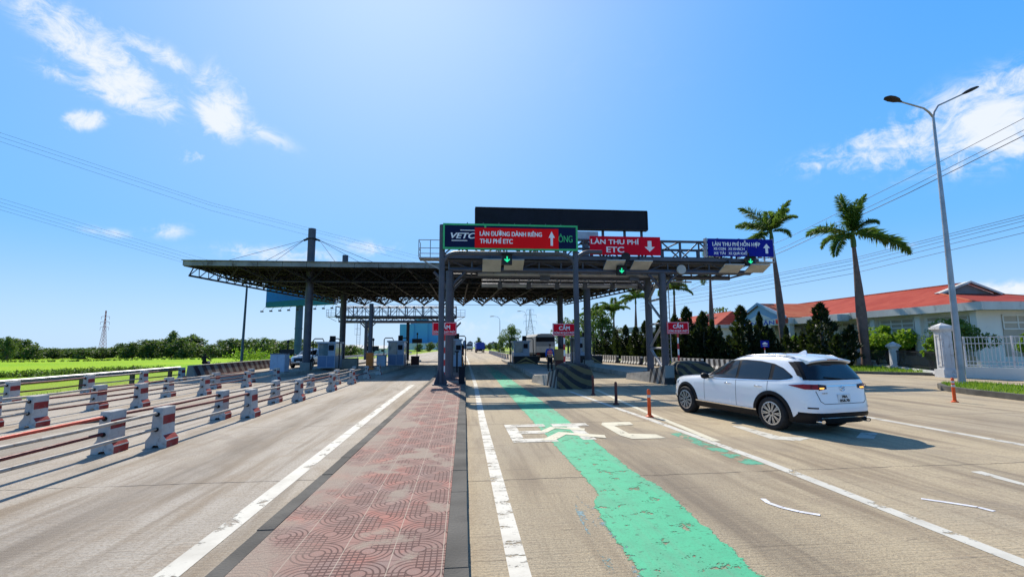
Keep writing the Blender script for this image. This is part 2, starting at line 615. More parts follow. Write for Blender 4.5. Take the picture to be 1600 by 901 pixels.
leafmat('leaf_far', (0.022, 0.055, 0.022), (0.05, 0.105, 0.03), 0.15)
leafmat('leaf_bright', (0.12, 0.26, 0.015), (0.22, 0.36, 0.03), 0.8, 0.5)
leafmat('leaf_conifer', (0.007, 0.015, 0.007), (0.020, 0.034, 0.012), 1.5, 0.10)
leafmat('leaf_palm', (0.045, 0.115, 0.022), (0.11, 0.20, 0.035), 0.8, 0.42, 0.1)
leafmat('grass_blade', (0.16, 0.30, 0.015), (0.30, 0.42, 0.03), 0.5, 0.4)
# ------------------------------------------------------------------ ground, road, island, markings
def road_material():
    m, nt, p = newmat('road_concrete')
    v = nt.geo()
    x, y, z = nt.sep(v)
    big = nt.noise(v, 0.16, 5, 0.6)
    streak = nt.noise(v, 1.0, 6, 0.62, 0.3, (1.15, 0.10, 1))
    streak2 = nt.noise(v, 1.0, 5, 0.6, 0.2, (4.5, 0.25, 1))
    mid = nt.noise(v, 1.7, 8, 0.68, 0.3)
    fine = nt.noise(v, 34, 5, 0.75)
    peb = nt.noise(v, 130, 2, 0.6)
    base = nt.mix(nt.smooth(x, -3.0, 1.0), (0.43, 0.38, 0.315), (0.475, 0.385, 0.25))
    c = nt.mix(nt.smooth(big, 0.42, 0.68, 0, 0.8), base, nt.mix(nt.smooth(x, -3.0, 1.0), (0.43, 0.385, 0.335), (0.37, 0.31, 0.225)))
    c = nt.mix(nt.smooth(streak, 0.47, 0.66, 0, 0.85), c, (0.20, 0.145, 0.09))
    blot = nt.noise(v, 1.0, 6, 0.6, 0.5, (0.55, 0.16, 1))
    c = nt.mix(nt.smooth(blot, 0.54, 0.68, 0, 0.5), c, (0.15, 0.115, 0.08))
    c = nt.mix(nt.smooth(streak2, 0.52, 0.72, 0, 0.55), c, (0.17, 0.13, 0.09))
    c = nt.mix(nt.smooth(mid, 0.48, 0.72, 0, 0.55), c, (0.29, 0.22, 0.15))
    # oil tracks along the lane middles
    for xc, w, a in ((-4.1, 0.8, 0.55), (2.9, 0.7, 0.42), (7.6, 0.9, 0.35), (-8.4, 0.8, 0.4), (13.2, 1.3, 0.3)):
        d = nt.math('ABSOLUTE', nt.math('SUBTRACT', nt.math('ADD', x, nt.math('MULTIPLY', nt.math('SUBTRACT', big, 0.5), 1.2)), xc))
        k = nt.math('MULTIPLY', nt.smooth(d, 0.0, w, a, 0.0), nt.smooth(streak2, 0.3, 0.6, 0.35, 1.0))
        c = nt.mix(k, c, (0.13, 0.105, 0.082))
    c = nt.mix(nt.smooth(fine, 0.45, 0.62, 0, 0.55), c, (0.19, 0.15, 0.10))
    c = nt.mix(nt.smooth(peb, 0.56, 0.70, 0, 0.5), c, (0.62, 0.55, 0.45))
    rough = nt.math('MULTIPLY', nt.smooth(nt.math('ABSOLUTE', nt.math('SUBTRACT', x, 2.2)), 1.3, 2.4, 1, 0), nt.smooth(y, 30, 4))
    c = nt.mix(nt.math('MULTIPLY', rough, nt.smooth(nt.noise(v, 75, 3, 0.8), 0.44, 0.58, 0, 0.5)), c, (0.15, 0.12, 0.085))
    # transverse joints every 4.9 m, hairline in between
    wob = nt.math('MULTIPLY', nt.math('SUBTRACT', nt.noise(v, 0.9, 5, 0.7), 0.5), 0.16)
    side = nt.math('MULTIPLY', nt.math('GREATER_THAN', x, -1.0), 0.35)
    fr = nt.math('FRACT', nt.math('DIVIDE', nt.math('ADD', nt.math('SUBTRACT', nt.math('ADD', y, wob), 7.35), nt.math('ADD', 490.0, side)), 4.9))
    dd = nt.math('ABSOLUTE', nt.math('SUBTRACT', fr, 0.5))
    joint = nt.math('MULTIPLY', nt.smooth(dd, 0.4965, 0.4985), nt.smooth(mid, 0.36, 0.5, 0.25, 1.0))
    c = nt.mix(nt.math('MULTIPLY', joint, 0.8), c, (0.06, 0.05, 0.04))
    # closely spaced saw cuts in the lane under the sign
    fr2 = nt.math('FRACT', nt.math('DIVIDE', nt.math('ADD', nt.math('ADD', y, nt.math('MULTIPLY', wob, 0.7)), 490.3), 0.62))
    cut = nt.smooth(nt.math('ABSOLUTE', nt.math('SUBTRACT', fr2, 0.5)), 0.483, 0.492)
    cut = nt.math('MULTIPLY', cut, nt.math('MULTIPLY', nt.smooth(nt.noise(v, 1.1, 5, 0.7, 0.2, (1, 1.6, 1)), 0.50, 0.60), nt.smooth(nt.math('ABSOLUTE', nt.math('SUBTRACT', x, 2.9)), 2.4, 3.2, 1, 0)))
    c = nt.mix(nt.math('MULTIPLY', cut, 0.7), c, (0.07, 0.055, 0.04))
    # sealed patches
    pt = nt.noise(v, 0.33, 3, 0.5, 0.8)
    c = nt.mix(nt.math('MULTIPLY', nt.smooth(pt, 0.60, 0.63), 0.22), c, (0.20, 0.17, 0.14))
    # fine tining grooves
    tin = nt.noise(v, 1.0, 3, 0.6, 0.1, (2.2, 26.0, 1))
    c = nt.mix(nt.smooth(tin, 0.56, 0.75, 0, 0.35), c, (0.19, 0.155, 0.12))
    nt.put(p.inputs['Base Color'], c)
    nt.put(p.inputs['Roughness'], nt.smooth(streak, 0.4, 0.8, 0.88, 0.7))
    p.inputs['Specular IOR Level'].default_value = 0.25
    h = nt.math('ADD', nt.math('MULTIPLY', tin, 0.6), nt.math('MULTIPLY', fine, 0.5))
    h = nt.math('SUBTRACT', h, nt.math('MULTIPLY', joint, 0.8))
    nt.put(p.inputs['Normal'], nt.bump(h, 0.7, 0.03))


def paint_material(name, col, wear, scale=3.0, edge=False, dirtcol=(0.32, 0.29, 0.24), stretch=(1, 1, 1), soft=0.02):
    """road paint that has worn through in patches"""
    m, nt, p = newmat(name)
    v = nt.geo()
    n1 = nt.noise(v, scale, 9, 0.68, 0.4, stretch)
    n2 = nt.noise(v, scale * 7, 6, 0.7)
    c = nt.mix(nt.smooth(nt.noise(v, scale * 0.7, 6, 0.65), 0.4, 0.7, 0, 0.45), col, dirtcol)
    c = nt.mix(nt.smooth(n2, 0.55, 0.75, 0, 0.35), c, tuple(a * 0.45 for a in col))
    nt.put(p.inputs['Base Color'], c)
    p.inputs['Roughness'].default_value = 0.75
    a = nt.math('ADD', nt.math('MULTIPLY', n1, 0.72), nt.math('MULTIPLY', n2, 0.28))
    if edge:
        u = nt.sep(nt.new('ShaderNodeUVMap').outputs[0])[0]
        e = nt.math('ABSOLUTE', nt.math('SUBTRACT', u, 0.5))
        n3 = nt.noise(v, 6.0, 9, 0.8, 0.3, (1.0, 0.8, 1))
        a = nt.math('SUBTRACT', a, nt.math('MULTIPLY', nt.smooth(nt.math('ADD', e, nt.math('MULTIPLY', nt.math('SUBTRACT', n3, 0.5), 0.26)), 0.42, 0.48), 1.0))
        y = nt.sep(v)[1]
        a = nt.math('SUBTRACT', a, nt.smooth(y, 14.0, 50.0, 0.0, 0.12))
        spk = nt.noise(v, 9.0, 3, 0.6, 0.3, (0.8, 1.5, 1))
        c2 = nt.mix(nt.smooth(spk, 0.62, 0.68, 0, 0.7), c, (0.02, 0.10, 0.055))
        st = nt.noise(v, 1.0, 6, 0.65, 0.2, (3.2, 0.22, 1))
        c2 = nt.mix(nt.smooth(st, 0.46, 0.68, 0, 0.55), c2, (0.13, 0.27, 0.17))
        c2 = nt.mix(nt.smooth(nt.noise(v, 45, 3, 0.8), 0.5, 0.66, 0, 0.4), c2, (0.03, 0.20, 0.11))
        nt.put(p.inputs['Base Color'], c2)
    cov = nt.smooth(a, wear - soft, wear + soft)
    tr = nt.new('ShaderNodeBsdfTransparent')
    mx = nt.new('ShaderNodeMixShader')
    nt.l.new(cov, mx.inputs[0])
    nt.l.new(tr.outputs[0], mx.inputs[1])
    nt.l.new(p.outputs[0], mx.inputs[2])
    nt.l.new(mx.outputs[0], nt.n['Material Output'].inputs['Surface'])


def tile_material():
    """0.42 m paving tiles: a disc in the middle, rings round it in two opposite quarters that run on as a
    lattice of small squares in the other two, mirrored from tile to tile"""
    m, nt, p = newmat('paving_tile')
    v = nt.geo()
    L = 0.42
    x, y, z = nt.sep(v)
    tx = nt.math('DIVIDE', nt.math('ADD', x, 0.15 + 42.0), L)
    ty = nt.math('DIVIDE', nt.math('ADD', y, 42.0), L)
    u = nt.math('SUBTRACT', nt.math('FRACT', tx), 0.5)
    w = nt.math('SUBTRACT', nt.math('FRACT', ty), 0.5)
    ix, iy = nt.math('FLOOR', tx), nt.math('FLOOR', ty)
    par = nt.math('SUBTRACT', nt.math('MULTIPLY', nt.math('MODULO', nt.math('ADD', ix, iy), 2.0), 2.0), 1.0)
    arcs = nt.math('GREATER_THAN', nt.math('MULTIPLY', nt.math('MULTIPLY', u, w), par), 0.0)
    d = nt.math('SQRT', nt.math('ADD', nt.math('MULTIPLY', u, u), nt.math('MULTIPLY', w, w)))
    au, aw = nt.math('ABSOLUTE', u), nt.math('ABSOLUTE', w)
    def line(q, rr, hw=0.0125):
        return nt.smooth(nt.math('ABSOLUTE', nt.math('SUBTRACT', q, rr)), hw * 0.55, hw * 1.5, 1, 0)
    ring, lat = None, None
    for rr in (0.27, 0.39, 0.495):
        g = line(d, rr, 0.016)
        ring = g if ring is None else nt.math('MAXIMUM', ring, g)
    for rr in (0.02, 0.15, 0.27, 0.39):
        for q, hw_ in ((au, 0.0125), (aw, 0.024)):
            g = line(q, rr, hw_)
            lat = g if lat is None else nt.math('MAXIMUM', lat, g)
    out = nt.math('GREATER_THAN', d, 0.15)
    groove = nt.math('ADD', nt.math('MULTIPLY', ring, arcs), nt.math('MULTIPLY', nt.math('MULTIPLY', lat, out), nt.math('SUBTRACT', 1.0, arcs)))
    groove = nt.math('MAXIMUM', groove, line(d, 0.15, 0.016))
    seam_x = nt.smooth(au, 0.487, 0.494)
    seam_y = nt.smooth(aw, 0.488, 0.495)
    groove = nt.math('MAXIMUM', groove, seam_y)
    wn = nt.new('ShaderNodeTexWhiteNoise')
    wn.noise_dimensions = '2D'
    nt.l.new(nt.comb(ix, iy, 0.0), wn.inputs['Vector'])
    rnd = wn.outputs['Value']
    c = nt.mix(rnd, (0.225, 0.128, 0.104), (0.285, 0.142, 0.11))
    c = nt.mix(nt.smooth(nt.noise(v, 1.9, 5, 0.6, 0.4), 0.50, 0.66, 0, 0.85), c, (0.36, 0.125, 0.09))
    c = nt.mix(nt.math('MULTIPLY', nt.smooth(rnd, 0.86, 0.92, 0, 0.5), nt.smooth(d, 0.5, 0.2)), c, (0.42, 0.13, 0.09))
    c = nt.mix(nt.smooth(nt.noise(v, 3.1, 5, 0.6), 0.45, 0.7, 0, 0.6), c, (0.25, 0.175, 0.155))
    patch = nt.noise(v, 0.85, 7, 0.65, 0.35)
    grit = nt.noise(v, 95, 3, 0.75)
    c = nt.mix(nt.smooth(grit, 0.5, 0.68, 0, 0.6), c, (0.17, 0.125, 0.125))
    c = nt.mix(nt.smooth(grit, 0.32, 0.44, 0.5, 0), c, (0.46, 0.38, 0.36))
    dust = nt.math('ADD', nt.math('MULTIPLY', nt.smooth(patch, 0.535, 0.60), 1.0), nt.math('MULTIPLY', nt.smooth(x, -1.05, -1.75), nt.smooth(patch, 0.38, 0.54)), clamp=True)
    c = nt.mix(nt.math('MULTIPLY', groove, nt.math('SUBTRACT', 0.9, nt.math('MULTIPLY', dust, 0.75))), c, (0.06, 0.02, 0.018))
    c = nt.mix(nt.math('MULTIPLY', seam_x, 0.75), c, (0.42, 0.345, 0.27))
    c = nt.mix(nt.math('MULTIPLY', dust, 0.75), c, nt.mix(nt.smooth(grit, 0.4, 0.6), (0.32, 0.265, 0.205), (0.21, 0.17, 0.13)))
    nt.put(p.inputs['Base Color'], c)
    p.inputs['Roughness'].default_value = 0.8
    p.inputs['Specular IOR Level'].default_value = 0.3
    h = nt.math('SUBTRACT', nt.math('MULTIPLY', grit, 0.4), nt.math('MULTIPLY', groove, 1.0))
    nt.put(p.inputs['Normal'], nt.bump(h, 0.4, 0.006))


def field_material():
    m, nt, p = newmat('field_green')
    v = nt.geo()
    x, y, z = nt.sep(v)
    n1 = nt.noise(v, 0.05, 5, 0.6, 0.3, (0.6, 1.6, 1))
    n2 = nt.noise(v, 0.9, 6, 0.65)
    n3 = nt.noise(v, 6.0, 4, 0.7)
    c = nt.mix(nt.smooth(n1, 0.38, 0.62), (0.22, 0.42, 0.006), (0.33, 0.48, 0.010))
    c = nt.mix(nt.smooth(n2, 0.45, 0.7, 0, 0.5), c, (0.12, 0.27, 0.01))
    c = nt.mix(nt.smooth(n3, 0.5, 0.75, 0, 0.5), c, (0.09, 0.20, 0.01))
    # rougher grass by the road
    near = nt.smooth(x, -45.0, -24.0)
    g = nt.mix(nt.smooth(n2, 0.4, 0.65), (0.22, 0.33, 0.02), (0.33, 0.36, 0.07))
    g = nt.mix(nt.smooth(n3, 0.5, 0.7, 0, 0.6), g, (0.10, 0.19, 0.015))
    c = nt.mix(near, c, g)
    nt.put(p.inputs['Base Color'], c)
    p.inputs['Roughness'].default_value = 0.9
    p.inputs['Specular IOR Level'].default_value = 0.1
    nt.put(p.inputs['Normal'], nt.bump(nt.math('ADD', n2, n3), 0.7, 0.15))


def verge_material():
    m, nt, p = newmat('verge_grass')
    v = nt.geo()
    n2 = nt.noise(v, 0.8, 6, 0.65)
    n3 = nt.noise(v, 9.0, 4, 0.7)
    c = nt.mix(nt.smooth(n2, 0.35, 0.65), (0.10, 0.17, 0.012), (0.21, 0.25, 0.03))
    c = nt.mix(nt.smooth(n3, 0.45, 0.7, 0, 0.7), c, (0.05, 0.09, 0.01))
    nt.put(p.inputs['Base Color'], c)
    p.inputs['Roughness'].default_value = 0.9
    nt.put(p.inputs['Normal'], nt.bump(n3, 0.8, 0.08))


road_material()
paint_material('paint_white', (0.57, 0.545, 0.47), 0.43, 2.4, stretch=(1.4, 0.9, 1))
paint_material('paint_worn', (0.60, 0.57, 0.49), 0.445, 3.4, stretch=(0.55, 1.5, 1), soft=0.035)
paint_material('paint_cream', (0.62, 0.57, 0.42), 0.40, 4.0)
paint_material('paint_green', (0.05, 0.42, 0.215), 0.422, 4.5, True, (0.05, 0.27, 0.15))
paint_material('paint_green_faint', (0.07, 0.36, 0.22), 0.50, 3.0, True, (0.08, 0.25, 0.15))
paint_material('paint_scuff', (0.17, 0.27, 0.30), 0.535, 3.0, True, (0.2, 0.25, 0.22), (1.0, 0.25, 1))
paint_material('paint_chalk', (0.70, 0.70, 0.75), 0.36, 9.0)
tile_material()
field_material()
verge_material()


def hazard_material(name, a, b, kx, ky, kz, per, wob=0.0):
    m, nt, p = newmat(name)
    v = nt.obj()
    x, y, z = nt.sep(v)
    s = nt.math('ADD', nt.math('ADD', nt.math('MULTIPLY', x, kx), nt.math('MULTIPLY', y, ky)), nt.math('MULTIPLY', z, kz))
    n1 = nt.noise(v, 2.0, 6, 0.65)
    s = nt.math('ADD', s, nt.math('MULTIPLY', nt.math('SUBTRACT', n1, 0.5), 0.06))
    if wob:
        s = nt.math('ADD', s, nt.math('MULTIPLY', nt.math('MULTIPLY', x, x), wob))
    t = nt.math('FRACT', nt.math('ADD', nt.math('DIVIDE', s, per), 50.0))
    k = nt.smooth(nt.math('ABSOLUTE', nt.math('SUBTRACT', t, 0.5)), 0.24, 0.26)
    c = nt.mix(k, a, b)
    c = nt.mix(nt.smooth(n1, 0.52, 0.7, 0, 0.6), c, (0.16, 0.14, 0.12))
    nt.put(p.inputs['Base Color'], c)
    p.inputs['Roughness'].default_value = 0.8
    nt.put(p.inputs['Normal'], nt.bump(nt.noise(v, 25, 5), 0.35, 0.02))


hazard_material('hazard_arch', (0.018, 0.018, 0.022), (0.13, 0.098, 0.045), 0.55, 0.0, 1.0, 0.46, -0.35)
hazard_material('hazard_side', (0.022, 0.022, 0.024), (0.26, 0.25, 0.225), 0.0, 1.0, 0.35, 0.55)
hazard_material('jersey_bw', (0.03, 0.03, 0.035), (0.62, 0.60, 0.56), 0.0, 1.0, -0.25, 0.62)
hazard_material('wall_stripe', (0.07, 0.022, 0.022), (0.25, 0.22, 0.20), 0.0, 1.0, 0.6, 1.15)
hazard_material('post_rw', (0.55, 0.04, 0.04), (0.75, 0.74, 0.72), 0.0, 0.0, 1.0, 0.62)

# the ground: one sheet to the horizon, lower on the field side
def ground_z(x):
    if x < -21: return -1.0
    if x < -16.9: return -1.0 + 0.92 * (x + 21) / 4.1
    return -0.08
xs = [-4000, -800, -300, -150, -80, -50, -35, -25, -21, -19.6, -18.2, -16.9, 0, 20, 60, 200, 800, 4000]
ys = [-60, 0, 20, 40, 70, 110, 200, 400, 900, 2000, 5000]
g = MB()
g.grid([[(x, y, ground_z(x)) for x in xs] for y in ys])
struct('ground', g, 'field_green')

g = MB()
lft = [(-15.6, -14), (-15.9, 12), (-16.5, 20), (-17.0, 26), (-18.2, 36), (-18.6, 56), (-15.5, 85), (-12.5, 130), (-11.5, 220), (-11, 900), (-11, 2500)]
rgt = [(17.5, -14), (18.2, 12), (22.5, 20), (28, 27), (20.8, 36), (18.2, 56), (14, 85), (12, 130), (11.5, 220), (11, 900), (11, 2500)]
for i in range(len(lft) - 1):
    a, b, c_, d_ = lft[i], rgt[i], rgt[i + 1], lft[i + 1]
    n = 12
    def row(p, q): return [(p[0] + (q[0] - p[0]) * k / n, p[1] + (q[1] - p[1]) * k / n, 0.0) for k in range(n + 1)]
    g.grid([row(a, b), row(d_, c_)])
struct('road', g, 'road_concrete')
g = MB()
g.prism([(17.0, -14), (70, -14), (70, 24.5), (31, 26.5), (24.6, 31.5), (20.0, 30), (19, 20)], -0.07, -0.004)
struct('side_road', g, 'road_concrete')

# raised tiled island between the two directions
isl_l = [(-1.96, -8), (-1.93, 4), (-1.80, 14), (-1.66, 24), (-1.62, 34), (-1.70, 62), (-1.3, 80), (-0.7, 88)]
isl_r = [(0.05, -8), (0.06, 4), (0.10, 14), (0.16, 24), (0.2, 34), (0.2, 62), (0.0, 80), (-0.3, 88)]
g = MB()
K = 0.19
def strip(l, r, z0, z1, m):
    m.prism([*r, *reversed(l)], z0, z1)
strip([(x + 0.15, y) for x, y in isl_l], [(x - K, y) for x, y in isl_r], 0.0, 0.148, g)
struct('island_paving', g, 'paving_tile')
rnd = random.Random(5)
g = MB()
def kerb_run(outer, inner):
    for i in range(len(outer) - 1):
        a, b, c_, d_ = outer[i], outer[i + 1], inner[i + 1], inner[i]
        n = max(1, int((b[1] - a[1]) / 1.0))
        for k in range(n):
            t0, t1 = k / n, (k + 1) / n
            l = lambda p, q, t: (p[0] + (q[0] - p[0]) * t, p[1] + (q[1] - p[1]) * t)
            gap = 0.006
            j = rnd.uniform(-0.006, 0.006)
            P = [l(a, b, t0), l(a, b, t1), l(d_, c_, t1), l(d_, c_, t0)]
            P = [(P[0][0] + j, P[0][1] + gap), (P[1][0] + j, P[1][1] - gap), (P[2][0], P[2][1] - gap), (P[3][0], P[3][1] + gap)]
            s = sum(P[q][0] * P[(q + 1) % 4][1] - P[(q + 1) % 4][0] * P[q][1] for q in range(4))
            if s < 0: P.reverse()
            g.prism(P, 0.0, 0.152 + rnd.uniform(-0.004, 0.004))
kerb_run(isl_l, [(x + 0.147, y) for x, y in isl_l])
kerb_run(isl_r, [(x - K + 0.003, y) for x, y in isl_r])
struct('kerb', g, 'kerb_concrete')

# painted markings, thin sheets just above the road
def marking(name, polys, mat, z=0.004, uv=None):
    vs, fs, uvs = [], [], []
    for poly in polys:
        b = len(vs)
        vs += [(x, y, z) for x, y in poly]
        fs.append(tuple(range(b, b + len(poly))))
    me = bpy.data.meshes.new(name)
    me.from_pydata(vs, [], fs)
    if uv:
        l = me.uv_layers.new(name='UVMap')
        for poly in me.polygons:
            for li, vi in zip(poly.loop_indices, poly.vertices):
                l.data[li].uv = uv[vi]
    me.materials.append(MATS[mat])
    o = bpy.data.objects.new(name, me)
    COL.objects.link(o)
    return tag(o, kind='structure')

def band(pts, w, n=1):
    """quads along a centre line of constant width across X"""
    out = []
    for (x0, y0), (x1, y1) in zip(pts[:-1], pts[1:]):
        out.append([(x0 - w / 2, y0), (x0 + w / 2, y0), (x1 + w / 2, y1), (x1 - w / 2, y1)])
    return out

marking('lane_line', band([(-2.43, -2), (-2.41, 4.4), (-2.46, 11.0)], 0.215), 'paint_white')
marking('lane_line', band([(-2.46, 11.05), (-2.48, 16.0), (-2.46, 24.7)], 0.215), 'paint_white')
marking('lane_line', band([(0.47, -2), (0.485, 4.1), (0.52, 12.2), (0.66, 24.5), (0.75, 60), (0.9, 200)], 0.18), 'paint_worn')
marking('lane_line', band([(4.80, -2), (4.79, 4), (4.86, 7.8)], 0.17), 'paint_white')
marking('lane_line', band([(4.86, 7.8), (4.82, 9.4), (4.77, 12.1), (4.66, 14.2), (4.45, 20)], 0.17), 'paint_white')
marking('lane_line', band([(4.95, 9.2), (5.12, 12.5), (5.32, 15.5), (5.75, 20.6)], 0.17), 'paint_cream', 0.008)
marking('lane_line', band([(10.35, 2), (10.35, 8.1), (10.43, 11.5), (10.5, 18)], 0.19), 'paint_white')
marking('lane_line', [[(7.38, 5.8), (7.50, 5.85), (7.62, 6.6), (7.44, 6.6)], [(7.36, -1), (7.52, -1), (7.50, 5.84), (7.38, 5.80)]], 'paint_white')
# letters of the lane name, read from the camera's side
E_ = [[(1.0, 9.6), (1.26, 9.6), (1.26, 11.75), (1.0, 11.75)], [(1.265, 9.6), (1.9, 9.6), (1.9, 9.95), (1.265, 9.95)],
      [(1.265, 10.5), (1.8, 10.5), (1.8, 10.85), (1.265, 10.85)], [(1.265, 11.4), (1.95, 11.4), (1.95, 11.75), (1.265, 11.75)]]
T_ = [[(2.12, 11.35), (2.98, 11.35), (2.98, 11.75), (2.12, 11.75)], [(2.42, 9.7), (2.70, 9.7), (2.70, 11.345), (2.42, 11.345)]]
C_ = [[(3.3, 10.05), (3.56, 10.25), (3.56, 11.25), (3.3, 11.45)], [(3.3, 11.455), (3.56, 11.255), (4.05, 11.35), (4.12, 11.78), (3.42, 11.78)],
      [(3.3, 10.045), (3.42, 9.65), (4.12, 9.65), (4.08, 10.08), (3.56, 10.245)]]
marking('lane_lettering', E_ + T_, 'paint_worn', 0.0085)
marking('lane_lettering', C_, 'paint_cream', 0.0085)
marking('lane_chevron', [[(1.55, 9.72), (1.85, 9.72), (2.2, 10.3), (2.1, 10.62)], [(2.1, 10.62), (2.2, 10.3), (2.92, 9.78), (2.98, 10.12)],
                         [(1.62, 10.6), (1.85, 10.6), (2.12, 11.1), (2.05, 11.32)], [(2.05, 11.32), (2.12, 11.1), (2.7, 10.7), (2.78, 10.98)]], 'paint_cream', 0.012)
marking('lane_arrow', [[(6.25, 10.9), (6.47, 10.9), (6.50, 9.55), (6.15, 9.3)], [(6.15, 9.295), (6.52, 9.545), (7.0, 9.3), (6.55, 9.05)],
                       [(7.9, 9.2), (8.5, 9.75), (8.75, 9.6), (8.15, 9.05)]], 'paint_white')
# the green stripe
n = 110
rows, uvs = [], []
for i in range(n + 1):
    y = -1.0 + 53 * (i / n) ** 1.5
    vl = float(np.interp(y, [-1, 4, 5.7, 6.3, 14.4], [1.42, 1.46, 1.52, 1.74, 1.77]))
    vr = float(np.interp(y, [-1, 4, 6.4, 7.1, 14.4], [2.38, 2.44, 2.64, 2.55, 2.73]))
    e_ = (vr - vl) * 0.07
    cl, cr = vl - e_, vr + e_
    if y > 14.4:
        cl += (y - 14.4) * 0.012
        cr += (y - 14.4) * 0.004
    rows.append((cl, cr, y))
vs = []
polys = []
me_uv = []
for (a, b, y0), (c_, d_, y1) in zip(rows[:-1], rows[1:]):
    polys.append([(a, y0), (b, y0), (d_, y1), (c_, y1)])
    me_uv += [(0, y0), (1, y0), (1, y1), (0, y1)]
marking('green_stripe', polys, 'paint_green', 0.0045, me_uv)
marking('green_scuff', [[(1.14, 3.0), (1.55, 3.0), (1.62, 6.2), (1.30, 6.2)]], 'paint_scuff', 0.0022, [(0, 0), (1, 0), (1, 1), (0, 1)])
marking('green_scuff', [[(4.42, 7.4), (4.78, 7.4), (4.72, 10.2), (4.40, 10.2)]], 'paint_green_faint', 0.0022, [(0, 0), (1, 0), (1, 1), (0, 1)])
# chalk strokes
def stroke(pts, w):
    out = []
    for (x0, y0), (x1, y1) in zip(pts[:-1], pts[1:]):
        d = Vector((x1 - x0, y1 - y0)); nrm = Vector((-d.y, d.x)).normalized() * w
        out.append([(x0 - nrm.x, y0 - nrm.y), (x1 - nrm.x, y1 - nrm.y), (x1 + nrm.x, y1 + nrm.y), (x0 + nrm.x, y0 + nrm.y)])
    return out
marking('chalk_mark', stroke([(3.66, 5.78), (3.63, 5.62), (3.68, 5.45), (3.78, 5.30), (3.93, 5.17)], 0.032), 'paint_chalk', 0.006)
marking('chalk_mark', stroke([(5.55, 5.55), (5.75, 5.36), (5.9, 5.2), (5.93, 5.05)], 0.032), 'paint_chalk', 0.006)

# right-hand verge with its kerb, and the lamp's verge island
def verge(name, poly, z, kw=0.22):
    c = Vector((sum(p[0] for p in poly) / len(poly), sum(p[1] for p in poly) / len(poly)))
    n = len(poly)
    s = sum(poly[q][0] * poly[(q + 1) % n][1] - poly[(q + 1) % n][0] * poly[q][1] for q in range(n))
    if s < 0: poly = list(reversed(poly))
    inner = []
    for i in range(n):
        p0, p1, p2 = Vector(poly[i - 1]), Vector(poly[i]), Vector(poly[(i + 1) % n])
        n1 = Vector((-(p1 - p0).y, (p1 - p0).x)).normalized()
        n2 = Vector((-(p2 - p1).y, (p2 - p1).x)).normalized()
        b = (n1 + n2).normalized()
        inner.append(tuple(p1 + b * kw / max(0.4, b.dot(n1))))
    k = MB()
    for i in range(n):
        j = (i + 1) % n
        k.prism([poly[i], poly[j], inner[j], inner[i]], -0.05, z + 0.03)
    struct('kerb', k, 'kerb_concrete')
    t = MB()
    t.prism(inner, -0.05, z)
    struct(name, t, 'verge_grass')
verge('grass_verge', [(28.2, 26.3), (24.4, 29.9), (20.9, 38), (19.0, 56), (15.2, 90), (14, 200), (60, 200), (60, 40), (36, 40), (30.5, 28.5)], 0.13)
verge('grass_verge', [(16.9, 2), (18.15, 13.5), (18.7, 16.4), (19.3, 17.9), (20.2, 18.9), (21.3, 19.5), (22.3, 19.4), (22.6, 18.2), (22.2, 16), (20.6, 10), (19.4, 2)], 0.17, 0.2)
